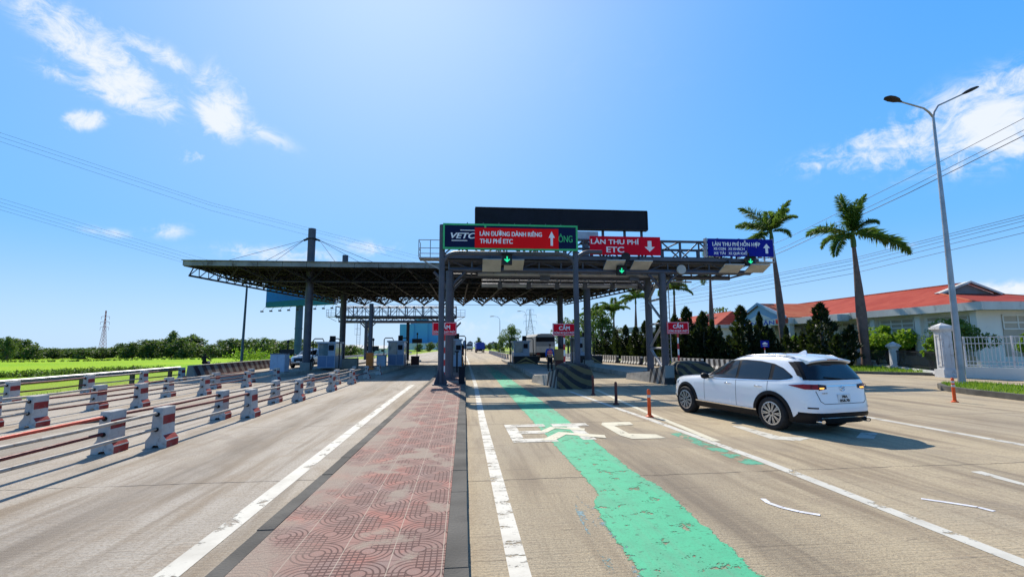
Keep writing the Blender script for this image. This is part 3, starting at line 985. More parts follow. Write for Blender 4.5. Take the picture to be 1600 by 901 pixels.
# ------------------------------------------------------------------ toll canopy
CX = -1.1
def canopy_half(y):                               # half width of the roof by depth
    return 18.65 - (y - 36.0) * 0.20
CYF, CYB = 36.0, 59.6
ROOFZ = 8.02
def make_canopy():
    t = thing('toll_canopy', 'wide flat toll plaza roof on dark space frame, held by tall cable-stayed columns', 'canopy', (CX, 48, 0))
    m = MB()
    ny, nx = 16, 12
    top, bot = [], []
    for j in range(ny + 1):
        y = CYF + (CYB - CYF) * j / ny
        h = canopy_half(y)
        top.append([(CX - h + 2 * h * i / nx, y, ROOFZ + 0.02) for i in range(nx + 1)])
        bot.append([(CX - h + 2 * h * i / nx, y, ROOFZ - 0.10) for i in range(nx + 1)])
    m.grid(top)
    m.grid(bot)
    for a, b in ((top[0], bot[0]), (top[-1], bot[-1]), ([r[0] for r in top], [r[0] for r in bot]), ([r[-1] for r in top], [r[-1] for r in bot])):
        m.grid([a, b])
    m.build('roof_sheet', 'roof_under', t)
    # purlins under the sheet
    m = MB()
    for j in range(1, 20):
        y = CYF + (CYB - CYF) * j / 20
        h = canopy_half(y) - 0.1
        m.box(CX - h, CX + h, y - 0.05, y + 0.05, ROOFZ - 0.22, ROOFZ - 0.103)
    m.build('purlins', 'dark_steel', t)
    # fascia: front run of sheet panels with seams
    m = MB()
    h = canopy_half(CYF)
    n = 22
    for i in range(n):
        x0 = CX - h - 0.05 + (2 * h + 0.1) * i / n
        x1 = x0 + (2 * h + 0.1) / n - 0.03
        dz = random.Random(i).uniform(-0.012, 0.012)
        m.box(x0, x1, CYF - 0.16, CYF - 0.02 + dz, ROOFZ - 0.30, ROOFZ + 0.04 + dz)
    m.box(CX - h - 0.1, CX + h + 0.1, CYF - 0.30, CYF + 0.1, ROOFZ + 0.055, ROOFZ + 0.085)
    m.build('fascia', 'fascia', t)
    for s in (-1, 1):
        m = MB()
        for j in range(14):
            y0 = CYF + (CYB - CYF) * j / 14 + 0.02
            y1 = CYF + (CYB - CYF) * (j + 1) / 14
            m.bar((CX + s * (canopy_half(y0) + 0.05), y0, ROOFZ - 0.14), (CX + s * (canopy_half(y1) + 0.05), y1, ROOFZ - 0.14), 0.06, 0.40)
        m.build('side_fascia', 'fascia', t)
    # space frame: top grid under the sheet, bottom grid lower, pyramids of diagonals
    m = MB()
    NX, NY = 12, 8
    ztop, zbot = ROOFZ - 0.30, 6.88
    def top_n(i, j):
        y = CYF + 0.35 + (CYB - CYF - 0.7) * j / NY
        h = canopy_half(y) - 0.4
        return Vector((CX - h + 2 * h * i / NX, y, ztop))
    def bot_n(i, j):
        p = (top_n(i, j) + top_n(i + 1, j) + top_n(i, j + 1) + top_n(i + 1, j + 1)) / 4
        edge = min(i, NX - 1 - i)
        return Vector((p.x, p.y, zbot + (0.10 if edge == 0 else 0.0)))
    for j in range(NY + 1):
        for i in range(NX + 1):
            if i < NX: m.bar(top_n(i, j), top_n(i + 1, j), 0.09)
            if j < NY: m.bar(top_n(i, j), top_n(i, j + 1), 0.09)
    for j in range(NY):
        for i in range(NX):
            b = bot_n(i, j)
            for p in (top_n(i, j), top_n(i + 1, j), top_n(i, j + 1), top_n(i + 1, j + 1)):
                m.bar(b, p, 0.10)
                # secondary web
            if i < NX - 1 and j < NY - 4: m.bar(b, bot_n(i + 1, j), 0.11)
            if j < NY - 1: m.bar(b, bot_n(i, j + 1), 0.11)
            # lattice web inside every pyramid, as in a triangulated truss face
            for (p, q) in ((top_n(i, j), top_n(i + 1, j)), (top_n(i, j + 1), top_n(i + 1, j + 1))):
                for k in (1, 2, 3, 4):
                    e = k / 5
                    m.bar(p.lerp(q, e * 0.5), p.lerp(b, e), 0.04)
                    m.bar(q.lerp(p, e * 0.5), q.lerp(b, e), 0.04)
    for k in range(NX):
        m.obox(bot_n(k, NY - 1), (0.13, 0, 0), (0, 0.13, 0), (0, 0, 0.13))
    # outer edge webs that slope in from the roof corners
    for s, i0, ib in ((-1, 0, 0), (1, NX, NX - 1)):
        for j in range(NY):
            a, c_ = top_n(i0, j), top_n(i0, j + 1)
            e = Vector((a.x + s * 0.3, a.y, zbot + 0.18))
            f = Vector((c_.x + s * 0.3, c_.y, zbot + 0.18))
            m.bar(e, f, 0.12)
            m.bar(e, a, 0.06)
            for k in range(3):
                p, q = e.lerp(f, k / 3), e.lerp(f, (k + 1) / 3)
                mid = a.lerp(c_, (k + 0.5) / 3)
                m.bar(p, mid, 0.055)
                m.bar(q, mid, 0.055)
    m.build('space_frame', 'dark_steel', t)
    # thin rods strung below the rear edge
    m = MB()
    for y, z in ((58.6, 6.95), (50.5, 7.0), (58.9, 7.5)):
        m.tube([(CX - 13, y, z), (CX + 13, y, z)], 0.025, 5)
    m.build('hanging_rod', 'dark_steel', t)
    for (x, y) in ((-11.95, 38.8), (-12.0, 50.0), (10.25, 38.8), (9.95, 48.4)):
        c = MB()
        c.tube([(x, y, 0.18), (x, y, 11.25)], 0.29, 18)
        col = c.build('column', 'grey_paint', t, 40)
        c = MB()
        for s in (-1, 1):
            c.bar((x + s * 0.25, y, 10.45), (x + s * 0.62, y, 10.30), 0.10, 0.14)
        c.box(x - 0.32, x + 0.32, y - 0.32, y + 0.32, 10.36, 10.46)
        c.build('cable_bracket', 'dark_steel', col, None)
        c = MB()
        for s in (-1, 1):
            for (dx, dy) in ((5.6, -2.3), (2.6, -2.5), (5.0, 2.8)):
                yy = min(max(y + dy, CYF + 0.3), CYB - 0.3)
                c.tube([(x + s * 0.6, y, 10.32), (x + s * dx, yy, ROOFZ + 0.05)], 0.015, 5)
        c.build('stay_cable', 'wire', t)
        b = MB()
        b.box(x - 0.36, x + 0.36, y - 0.36, y + 0.36, 0.17, 0.75)
        b.build('column_base', 'hazard_side', t)
make_canopy()


# ------------------------------------------------------------------ sign gantries
def make_gantry(name, label, x0, x1, y0, depth, zc, pil, h_up, big=True):
    """two rows of round chords on pairs of posts with bracing, a walkway and a tall braced railing truss above it"""
    t = thing(name, label, 'gantry', ((x0 + x1) / 2, y0, 0))
    yb = y0 + depth
    for px, zb in pil:
        for yy in (y0, yb):
            m = MB()
            m.tube([(px, yy, zb), (px, yy, zc)], 0.21, 14)
            m.box(px - 0.36, px + 0.36, yy - 0.36, yy + 0.36, zb, zb + 0.05)
            for s in (-1, 1):
                m.tube([(px + s * 0.0, yy, zc - 1.0), (px + s * 0.35, yy, zc - 0.55), (px + s * 0.85, yy, zc - 0.05)], 0.08, 8)
            m.build('post', 'grey_paint', t, 40)
        m = MB()
        zz = [zb + (zc - zb) * k / 4 for k in range(5)]
        for k in range(4):
            a, b = (y0 + 0.15, yb - 0.15) if k % 2 == 0 else (yb - 0.15, y0 + 0.15)
            m.tube([(px, a, zz[k] + 0.12), (px, b, zz[k + 1] - 0.05)], 0.075, 8)
            if k: m.tube([(px, y0 + 0.15, zz[k]), (px, yb - 0.15, zz[k])], 0.06, 8)
        m.build('post_bracing', 'galv', t, 40)
    # chords
    m = MB()
    for yy in (y0, yb):
        m.tube([(x0 + 0.4, yy, zc + 0.08), (x1 - 0.3, yy, zc + 0.08)], 0.14, 12)
        m.tube([(x0, yy, zc + 0.62), (x1, yy, zc + 0.62)], 0.09, 10)
    n = int((x1 - x0) / 1.25)
    for i in range(n + 1):
        x = x0 + 0.4 + (x1 - x0 - 0.7) * i / n
        m.tube([(x, y0, zc + 0.08), (x, yb, zc + 0.08)], 0.06, 8)
        for yy in (y0, yb):
            m.tube([(x, yy, zc + 0.08), (x, yy, zc + 0.62)], 0.05, 8)
            if i < n:
                xn = x0 + 0.4 + (x1 - x0 - 0.7) * (i + 1) / n
                m.tube([(x, yy, zc + (0.1 if i % 2 else 0.6)), (xn, yy, zc + (0.6 if i % 2 else 0.1))], 0.04, 6)
    m.build('chord_frame', 'grey_paint', t, 40)
    # walkway
    m = MB()
    m.box(x0 - 0.1, x1 + 0.1, y0 - 0.25, yb + 0.25, zc + 0.715, zc + 0.78)
    m.box(x0 - 0.1, x1 + 0.1, y0 - 0.33, y0 - 0.27, zc + 0.66, zc + 0.86)
    m.box(x0 - 0.1, x1 + 0.1, yb + 0.27, yb + 0.33, zc + 0.66, zc + 0.86)
    m.build('walkway', 'grey_paint', t)
    # upper truss
    m = MB()
    zt, zl = zc + 0.78 + h_up, zc + 0.80
    n = int((x1 - x0) / 1.1)
    for yy in (y0 - 0.1, yb + 0.1):
        m.tube([(x0, yy, zt), (x1, yy, zt)], 0.075, 8)
        m.tube([(x0, yy, zl + h_up * 0.55), (x1, yy, zl + h_up * 0.55)], 0.025, 6)
        for i in range(n + 1):
            x = x0 + (x1 - x0) * i / n
            m.tube([(x, yy, zl), (x, yy, zt + 0.06)], 0.075 if i % 2 == 0 else 0.05, 8)
            if i < n:
                xn = x0 + (x1 - x0) * (i + 1) / n
                a, b = (zl, zt) if i % 2 == 0 else (zt, zl)
                m.tube([(x, yy, a), (xn, yy, b)], 0.042, 6)
    for i in range(0, n + 1, 2):
        x = x0 + (x1 - x0) * i / n
        m.tube([(x, y0 - 0.1, zt), (x, yb + 0.1, zt)], 0.045, 6)
    m.build('upper_truss', 'grey_paint', t, 40)
    # end railings
    for s, xe in ((-1, x0), (1, x1)):
        m = MB()
        xo = xe + s * 1.25
        m.box(min(xe + s * 0.12, xo), max(xe + s * 0.12, xo), y0 - 0.1, y0 + 0.9, zc + 0.70, zc + 0.75)
        for z in (0.2, 0.5, 0.95):
            m.tube([(xe, y0 - 0.1, zc + 0.75 + z), (xo, y0 - 0.1, zc + 0.75 + z), (xo, y0 + 0.9, zc + 0.75 + z)], 0.022, 6)
        for p in ((xo, y0 - 0.1), (xo, y0 + 0.9), ((xe + xo) / 2, y0 - 0.1)):
            m.tube([(*p, zc + 0.75), (*p, zc + 1.70)], 0.025, 6)
        m.bar((xe, y0 + 0.4, zc + 0.1), (xo - s * 0.1, y0 + 0.4, zc + 0.70), 0.06)
        m.build('end_railing', 'galv', t, 40)
    if big:
        # reader tubes slung under the walkway on brackets
        m = MB()
        m.tube([(x0 + 2.0, y0 + 0.9, zc + 0.02), (x1 - 5.2, y0 + 0.9, zc + 0.02)], 0.15, 12)
        m.tube([(x0 + 2.3, yb + 0.5, zc - 0.42), (x1 - 4.6, yb + 0.5, zc - 0.42)], 0.13, 12)
        m.tube([(x0 + 2.3, yb + 0.4, zc - 0.13), (x1 - 2.6, yb + 0.4, zc - 0.13)], 0.05, 8)
        m.build('reader_tube', 'galv', t, 40)
        x = x0 + 3.4
        k = 0
        while x < x1 - 3.0:
            m = MB()
            m.tube([(x, yb + 0.5, zc + 0.2), (x, yb + 0.5, zc - 0.42)], 0.06, 8)
            m.tube([(x + 0.18, yb + 0.15, zc + 0.0), (x + 0.18, yb + 0.15, zc - 0.32), (x + 1.15, yb + 0.15, zc - 0.32), (x + 1.15, yb + 0.15, zc - 0.05)], 0.035, 6)
            m.box(x - 0.13, x + 0.13, yb + 0.32, yb + 0.68, zc - 0.62, zc - 0.30)
            if k % 3 == 1:
                m.box(x + 0.4, x + 0.95, y0 + 0.55, y0 + 0.75, zc - 0.35, zc - 0.12)
            m.build('reader_bracket', 'grey_paint', t, 40)
            x += 1.75
            k += 1
    return t


g1 = make_gantry('sign_gantry', 'long grey pipe-truss gantry with walkway carrying the lane signs over the near lanes', -1.15, 17.0, 26.2, 2.2, 5.98,
                 [(-0.72, 0.15), (11.35, 0.3)], 1.06)
g2 = make_gantry('sign_gantry', 'far grey pipe-truss gantry with end platform over the oncoming lanes behind the canopy', -17.3, -0.9, 68.0, 2.2, 5.35,
                 [(-13.2, 0.2), (-1.1, 0.15)], 1.35, False)
m = MB(); m.tube([(-7.55, 68.2, 0.1), (-7.55, 68.2, 5.4)], 0.22, 12)
m.build('post', 'dark_steel', g2, 40)
# ladders: front gantry on the right, far gantry by its left post
def ladder(parent, x, y, z0, z1, cage=False):
    m = MB()
    for s in (-0.22, 0.22):
        m.tube([(x + s, y, z0), (x + s, y, z1)], 0.028, 6)
    z = z0 + 0.3
    while z < z1:
        m.tube([(x - 0.22, y, z), (x + 0.22, y, z)], 0.014, 5)
        z += 0.32
    if cage:
        z = z0 + 1.6
        while z < z1:
            m.tube([(x - 0.22, y, z), (x - 0.4, y - 0.5, z), (x, y - 0.75, z), (x + 0.4, y - 0.5, z), (x + 0.22, y, z)], 0.015, 5)
            z += 0.8
        for s in (-0.4, 0.0, 0.4):
            m.tube([(x + s, y - (0.75 if s == 0 else 0.5), z0 + 1.6), (x + s, y - (0.75 if s == 0 else 0.5), z1)], 0.012, 5)
    m.build('ladder', 'galv', parent)
ladder(g1, 12.55, 28.6, 0.4, 6.6)
ladder(g2, -14.2, 68.0, 2.0, 6.0, True)

# dark advertising board on legs above the gantry
t = thing('display_board', 'long dark blank board standing on legs above the grey gantry', 'board', (6.1, 28.4, 0))
m = MB(); m.box(0.76, 11.45, 28.35, 28.62, 9.08, 10.20)
b = m.build('panel', 'dark_board', t)
m = MB()
for x in (1.1, 3.7, 6.2, 8.7, 10.1, 11.2): m.tube([(x, 28.62 + 0.06, 7.9), (x, 28.62 + 0.06, 10.1)], 0.09, 8)
m.build('leg', 'grey_paint', t, 40)
m = MB()
for z in (9.03, 10.24): m.box(0.72, 11.49, 28.31, 28.66, z - 0.03, z + 0.03)
for x in (0.73, 11.48): m.box(x - 0.03, x + 0.03, 28.31, 28.66, 9.061, 10.209)
m.build('edge_trim', 'dark_steel', t)

# big grey box beam behind the red sign
t = thing('camera_beam', 'grey box beam with stubby posts behind the red ETC sign', 'beam', (7.6, 27.6, 7.0))
m = MB(); m.box(3.5, 8.0, 27.3, 27.75, 8.15, 8.62)
m.build('box_beam', 'galv', t)
m = MB()
for x in (4.2, 6.0, 7.6): m.tube([(x, 27.5, 6.95), (x, 27.5, 8.14)], 0.11, 8)
m.build('post', 'grey_paint', t, 40)
# ------------------------------------------------------------------ signs
def arrow_poly(w, h, up=True):
    p = [(-0.19 * w, 0), (0.19 * w, 0), (0.19 * w, 0.55 * h), (0.5 * w, 0.55 * h), (0, h), (-0.5 * w, 0.55 * h), (-0.19 * w, 0.55 * h)]
    return p if up else [(u, h - v) for u, v in reversed(p)]

def arrow(parent, x, y, z, w, h, mat, up=True, d=0.008):
    m = MB()
    m.ext(arrow_poly(w, h, up), lambda u, v, k: (x + u, y - k, z + v), 0.0, d)
    return m.build('arrow', mat, parent)

# portal frame carrying the green-edged sign
SY = 22.3
t = thing('sign_portal', 'slender grey two-post portal frame holding the green-edged sign over the green-striped lane', 'sign frame', (2.2, SY, 0))
for x, zb, zt in ((-0.98, 0.15, 7.62), (5.43, 0.0, 6.42)):
    m = MB()
    m.tube([(x, SY + 0.22, zb), (x, SY + 0.22, zt)], 0.135, 12)
    p = m.build('post', 'grey_paint', t, 40)
    m = MB()
    for k in range(4):
        a = k * PI / 2 + PI / 4
        d = Vector((math.cos(a), math.sin(a), 0))
        nrm = Vector((-d.y, d.x, 0)) * 0.012
        b = Vector((x, SY + 0.22, zb + 0.04))
        q = [b + d * 0.1 + nrm, b + d * 0.42 + nrm, b + d * 0.1 + nrm + Vector((0, 0, 0.75))]
        q2 = [v - nrm * 2 for v in q]
        m.add(q + q2, [(0, 1, 2), (5, 4, 3), (0, 3, 4, 1), (1, 4, 5, 2), (2, 5, 3, 0)])
    m.box(x - 0.36, x + 0.36, SY - 0.14, SY + 0.58, zb, zb + 0.045)
    m.build('base_plate', 'grey_paint', p)
m = MB()
def bend(x, s, z):                                   # from a post up and over
    return [(x, SY + 0.22, z - 0.75)] + [(x + s * 0.7 * (1 - math.cos(a)), SY + 0.22, z - 0.7 + 0.7 * math.sin(a)) for a in [PI / 2 * k / 6 for k in range(7)]]
left = bend(-0.98, 1, 6.28)
right = bend(5.43, -1, 6.28)
m.tube(left + [(2.2, SY + 0.22, 6.28)] + list(reversed(right)), 0.10, 10)
m.tube(bend(5.43, 1, 6.42) + [(6.75, SY + 0.22, 6.42)], 0.10, 10)
m.build('cross_beam', 'grey_paint', t, 40)
m = MB()
for x in (0.2, 1.7, 3.2, 4.6): m.tube([(x, SY + 0.22, 6.2), (x, SY + 0.22, 7.72)], 0.035, 6)
m.build('sign_bracket', 'grey_paint', t, 40)

t = thing('lane_sign', 'navy overhead sign with green border, half covered by a bright red banner', 'road sign', (2.28, SY, 6.43))
m = MB(); m.box(-0.92, 5.48, SY - 0.05, SY + 0.07, 6.43, 7.62); m.build('board', 'sign_navy', t)
m = MB()
x0, x1, z0, z1, w = -0.94, 5.50, 6.41, 7.64, 0.085
for (a, b, c, d) in ((x0, x1, z0, z0 + w), (x0, x1, z1 - w, z1), (x0, x0 + w, z0 + w + .001, z1 - w - .001), (x1 - w, x1, z0 + w + .001, z1 - w - .001)):
    m.box(a, b, SY - 0.062, SY + 0.08, c, d)
m.box(1.0, 1.09, SY - 0.058, SY - 0.049, 7.4, z1 - w)
m.build('border', 'sign_green', t)
m = MB()
m.box(0.55, 4.55, SY - 0.085, SY - 0.062, 6.48, 7.45)
bn = m.build('banner', 'sign_red', t)
tag(bn, 'bright red banner with white lettering and up arrow')
lettering('LÀN ĐƯỜNG DÀNH RIÊNG', (0.79, SY - 0.087, 7.06), 2.95, 0.215, 'sign_white', bn, bold=0.03)
lettering('THU PHÍ ETC', (0.79, SY - 0.087, 6.70), 1.55, 0.225, 'sign_white', bn, bold=0.03)
arrow(bn, 4.22, SY - 0.086, 6.63, 0.30, 0.70, 'sign_white')
lettering('VETC', (-0.56, SY - 0.053, 6.93), 1.16, 0.27, 'sign_white', t, bold=0.03, shear=0.28)
m = MB()
m.box(-0.14, 0.60, SY - 0.056, SY - 0.051, 7.30, 7.335)
m.box(-0.54, 0.20, SY - 0.056, SY - 0.051, 6.80, 6.835)
m.build('underline', 'sign_white', t)
lettering('ÔNG', (4.555, SY - 0.053, 6.82), 0.68, 0.34, 'sign_green', t, bold=0.008)
m = MB()
for k in range(7):
    x = 0.2 + k * 0.75
    m.tube([(x, SY + 0.02, 7.63), (x, SY + 0.02, 7.72)], 0.02, 5)
m.build('hanger', 'grey_paint', t)

# red sign for the electronic lane, on the gantry
GY = 25.72
t = thing('lane_sign', 'crimson overhead sign LÀN THU PHÍ ETC with a white down arrow', 'road sign', (9.1, GY, 6.93))
m = MB(); m.box(7.04, 11.12, GY - 0.03, GY + 0.04, 6.92, 7.97); m.build('board', 'sign_crimson', t)
lettering('LÀN THU PHÍ', (7.10, GY - 0.031, 7.53), 2.75, 0.27, 'sign_white', t, bold=0.025)
lettering('ETC', (7.98, GY - 0.031, 7.06), 1.0, 0.33, 'sign_white', t, bold=0.025)
arrow(t, 10.48, GY - 0.031, 7.12, 0.60, 0.62, 'sign_white', False)
m = MB()
for x in (7.5, 8.8, 10.2, 10.9): m.box(x - 0.03, x + 0.03, GY + 0.04, GY + 0.36, 7.0, 7.9)
m.build('bracket', 'grey_paint', t)

t = thing('lane_sign', 'blue overhead sign for the mixed toll lane at the right end of the gantry', 'road sign', (16, GY, 6.93))
m = MB(); m.box(13.95, 17.92, GY - 0.03, GY + 0.04, 6.93, 7.95); m.build('board', 'sign_blue', t)
lettering('LÀN THU PHÍ HỖN HỢP', (14.22, GY - 0.031, 7.53), 2.88, 0.225, 'sign_white', t, bold=0.028)
lettering('XE CON', (14.27, GY - 0.031, 7.29), 0.72, 0.155, 'sign_white', t, bold=0.028)
lettering('XE KHÁCH', (15.16, GY - 0.031, 7.29), 0.98, 0.155, 'sign_white', t, bold=0.028)
lettering('XE TẢI', (14.27, GY - 0.031, 7.03), 0.70, 0.155, 'sign_white', t, bold=0.028)
lettering('XE QUÁ KHỔ', (15.16, GY - 0.031, 7.03), 1.12, 0.155, 'sign_white', t, bold=0.028)
arrow(t, 17.5, GY - 0.031, 7.12, 0.42, 0.58, 'sign_white')
m = MB()
for x in (15.07, 16.3): m.box(x - 0.012, x + 0.012, GY - 0.045, GY - 0.031, 6.96, 7.46)
m.build('frame_rib', 'grey_paint', t)
m = MB()
for x in (13.9, 14.6, 15.9, 17.2, 17.97): m.box(x - 0.04, x + 0.04, GY + 0.045, GY + 0.34, 6.9, 8.0)
m.build('bracket', 'galv', t)

# lane signals: dark boxes with a lit green arrow
def signal(x, z, y, label):
    t = thing('lane_signal', label, 'traffic signal', (x, y, z), 0, 'lane signals under the signs')
    m = MB()
    m.box(x - 0.24, x + 0.24, y - 0.1, y + 0.14, z, z + 0.48)
    m.build('housing', 'black', t)
    m = MB()
    m.box(x - 0.28, x + 0.28, y - 0.26, y + 0.0, z + 0.485, z + 0.50)
    m.tube([(x, y + 0.05, z + 0.50), (x, y + 0.05, z + 0.75)], 0.03, 6)
    m.build('visor', 'black', t)
    m = MB()
    p = [(0, .10), (.14, .23), (.10, .27), (.03, .2), (.03, .38), (-.03, .38), (-.03, .2), (-.10, .27), (-.14, .23)]
    m.ext(p, lambda u, v, k: (x + u, y - 0.1 - k, z + v), 0.0, 0.012)
    m.build('arrow', 'arrow_led', t)
signal(2.08, 5.72, SY + 0.1, 'green lit arrow signal hanging under the green-edged sign')
signal(8.75, 5.76, 25.6, 'green lit arrow signal hanging under the red ETC sign')
signal(16.35, 6.38, 25.6, 'green lit arrow signal under the blue mixed-lane sign')

# flat floodlight / antenna panels along the front of the gantry
def panel(x, z, y, w, tilt, label):
    t = thing('antenna_panel', label, 'panel', (x, y, z), 0, 'flat grey panels along the gantry front')
    c, s = math.cos(tilt), math.sin(tilt)
    m = MB()
    m.obox((x, y, z), (w / 2, 0, 0), (0, 0.42 * c, -0.42 * s), (0, 0.03 * s, 0.03 * c))
    m.build('face_plate', 'panel_grey', t)
    m = MB()
    m.bar((x, y + 0.03, z + 0.04), (x, y + 0.25, z + 0.55), 0.07)
    m.obox((x, y + 0.05, z + 0.075), (0.16, 0, 0), (0, 0.2 * c, -0.2 * s), (0, 0.04 * s, 0.04 * c))
    m.build('mount', 'grey_paint', t)
for x, z, w, tl, lb in ((1.55, 6.22, 1.0, 0.75, 'left of the pair under the green-edged sign'), (2.75, 6.27, 1.05, 0.55, 'right of the pair under the green-edged sign'),
                    (8.35, 6.33, 1.05, 0.5, 'left of the pair under the red sign'), (9.9, 6.33, 1.05, 0.45, 'right of the pair under the red sign'),
                    (15.2, 6.20, 1.15, 0.42, 'left of the pair under the blue sign'), (16.75, 6.22, 1.15, 0.42, 'right of the pair under the blue sign')):
    panel(x, z, 25.55, w, tl, 'tilted flat grey antenna panel, ' + lb)
# small disc antennas
for x, lb in ((12.25, 'between the red and the blue sign'), (9.05, 'below the middle of the red sign')):
    t = thing('disc_antenna', 'small round grey antenna on the gantry front, ' + lb, 'antenna', (x, 25.7, 5.9), 0, 'round antennas on the gantry')
    m = MB(); m.cyl((x, 25.62, 6.12 if x > 12 else 6.78), (0, 0.1, 0), 0.26, 20); m.build('dish', 'panel_grey' if x > 12 else 'dark_steel', t, 40)
    m = MB(); m.tube([(x, 25.68, 6.12 if x > 12 else 6.78), (x, 26.0, 6.5 if x > 12 else 6.8)], 0.03, 6); m.build('arm', 'grey_paint', t)

# no-stopping signs on red and white posts
def stop_sign(x, y, z0, zb, label):
    t = thing('no_stopping_sign', label, 'road sign', (x, y, zb), 0, 'red no-stopping signs on striped posts')
    m = MB(); m.box(x - 0.61, x + 0.61, y - 0.02, y + 0.02, z0, z0 + 0.64); m.build('board', 'sign_crimson', t)
    m = MB()
    w = 0.018
    for (a, b, c, d) in ((-.585, .585, .022, .022 + w), (-.585, .585, .60, .60 + w), (-.585, -.585 + w, .042, .598), (.585 - w, .585, .042, .598)):
        m.box(x + a, x + b, y - 0.024, y - 0.0205, z0 + c, z0 + d)
    m.build('border_line', 'sign_white', t)
    lettering('CẤM', (x, y - 0.021, z0 + 0.30), 0.55, 0.20, 'sign_white', t, bold=0.03, align='C')
    lettering('DỪNG XE QUÁ 5 PHÚT', (x, y - 0.021, z0 + 0.10), 1.06, 0.115, 'sign_white', t, bold=0.014, align='C')
    m = MB(); m.tube([(x, y + 0.06, zb), (x, y + 0.06, z0 + 0.6)], 0.045, 10)
    m.build('post', 'post_rw', t, 40)
stop_sign(-0.90, 24.5, 2.46, 0.15, 'red CẤM sign on striped post behind the left portal post, on the tiled island')
stop_sign(5.24, 24.5, 2.40, 0.28, 'red CẤM sign on striped post above the striped hump by the right portal post')
stop_sign(11.60, 25.0, 2.50, 0.28, 'red CẤM sign on striped post before dark conifers, right of the gantry posts')

# ------------------------------------------------------------------ concrete barrier blocks with pipes
def make_block():
    t = thing('barrier_block', 'x', 'barrier block', (0, 0, 0), 0, 'red and white concrete barrier blocks')
    m = MB()
    W = [(0.0, 0.20), (0.14, 0.20), (0.25, 0.115), (0.30, 0.110), (0.45, 0.105), (0.62, 0.10), (0.775, 0.095)]
    L0, L1 = -0.22, 0.22
    mats = [1, 1, 0, 0, 1, 0]
    # side faces
    for k in range(len(W) - 1):
        (z0, w0), (z1, w1) = W[k], W[k + 1]
        for s in (-1, 1):
            m.mi = mats[k] if mats[k] in (0, 1) else 0
            m.add([(s * w0, L0, z0), (s * w0, L1, z0), (s * w1, L1, z1), (s * w1, L0, z1)], [(0, 1, 2, 3) if s > 0 else (3, 2, 1, 0)])
    m.mi = 0
    # end faces with a drain notch at the foot
    for y in (L0, L1):
        up = [(-w, z) for z, w in W]
        dn = [(w, z) for z, w in reversed(W)]
        notch = [(0.07, 0), (0.045, 0.05), (-0.045, 0.05), (-0.07, 0)]
        poly = up + dn + notch
        m.add([(x, y, z) for x, z in poly], [tuple(range(len(poly)))])
    m.add([(-0.095, L0, 0.775), (0.095, L0, 0.775), (0.095, L1, 0.775), (-0.095, L1, 0.775)], [(0, 1, 2, 3)])
    me = m.mesh('concrete_body', ['block_white', 'block_red'])
    bm = bmesh.new(); bm.from_mesh(me)
    bmesh.ops.remove_doubles(bm, verts=bm.verts, dist=0.0005)
    bmesh.ops.recalc_face_normals(bm, faces=bm.faces)
    es = [e for e in bm.edges if len(e.link_faces) == 2 and e.calc_face_angle(0) > 0.5]
    bmesh.ops.bevel(bm, geom=es, offset=0.014, segments=2, affect='EDGES', profile=0.6)
    bm.to_mesh(me); bm.free()
    o = bpy.data.objects.new('concrete_body', me); COL.objects.link(o); o.parent = t
    m = MB()
    for z in (0.645, 0.355):
        for y in (L0 - 0.012, L1 + 0.012):
            m.cyl((0, y, z), (0, 0.03, 0), 0.043, 12)
    m.build('pipe_socket', 'cladding', t, 40, world=False)
    return t

ROWS = [('row nearest the tiled island', -5.73, 0.0, [10.2, 14.1, 18.1, 22.1, 26.1, 30.2, 34.2]),
        ('second row left of island', -6.42, 0.0, [9.75, 13.85, 17.7, 21.7, 25.8, 29.9]),
        ('third row left of island', -10.3, -0.01, [9.0, 13.1, 17.0, 21.0, 24.9, 28.9]),
        ('fourth row left of island', -11.25, -0.015, [13.0, 16.6, 20.4, 24.1, 28.0]),
        ('outermost row by the grass', -15.05, -0.07, [15.0, 18.9, 22.8, 26.9, 30.7])]
blk0 = None
rnd = random.Random(3)
bpos = []
for rn, x0, dx, ys in ROWS:
    for k, y in enumerate(ys):
        x = x0 + dx * (y - 9) + rnd.uniform(-0.05, 0.05)
        rz = rnd.uniform(-0.07, 0.07)
        lb = 'white block with red bands, %s from camera in the %s' % (ORD[k], rn)
        if blk0 is None:
            blk0 = make_block()
            blk0.scale = (0.94, 0.94, 0.96); blk0.location = (x, y, 0); blk0.rotation_euler = (0, 0, rz); blk0['label'] = lb
        else:
            o = dup(blk0, (x, y, 0), rz, lb)
            o.rotation_euler = (rnd.uniform(-0.02, 0.02), rnd.uniform(-0.025, 0.025), rz)
        bpos.append((rn, k, x, y))
PM = {('u', 0): 'pipe_white', ('u', 1): 'pipe_maroon', ('l', 0): 'pipe_white', ('l', 1): 'pipe_maroon'}
CN = {'pipe_white': 'pale', 'pipe_red': 'red', 'pipe_maroon': 'dark red'}
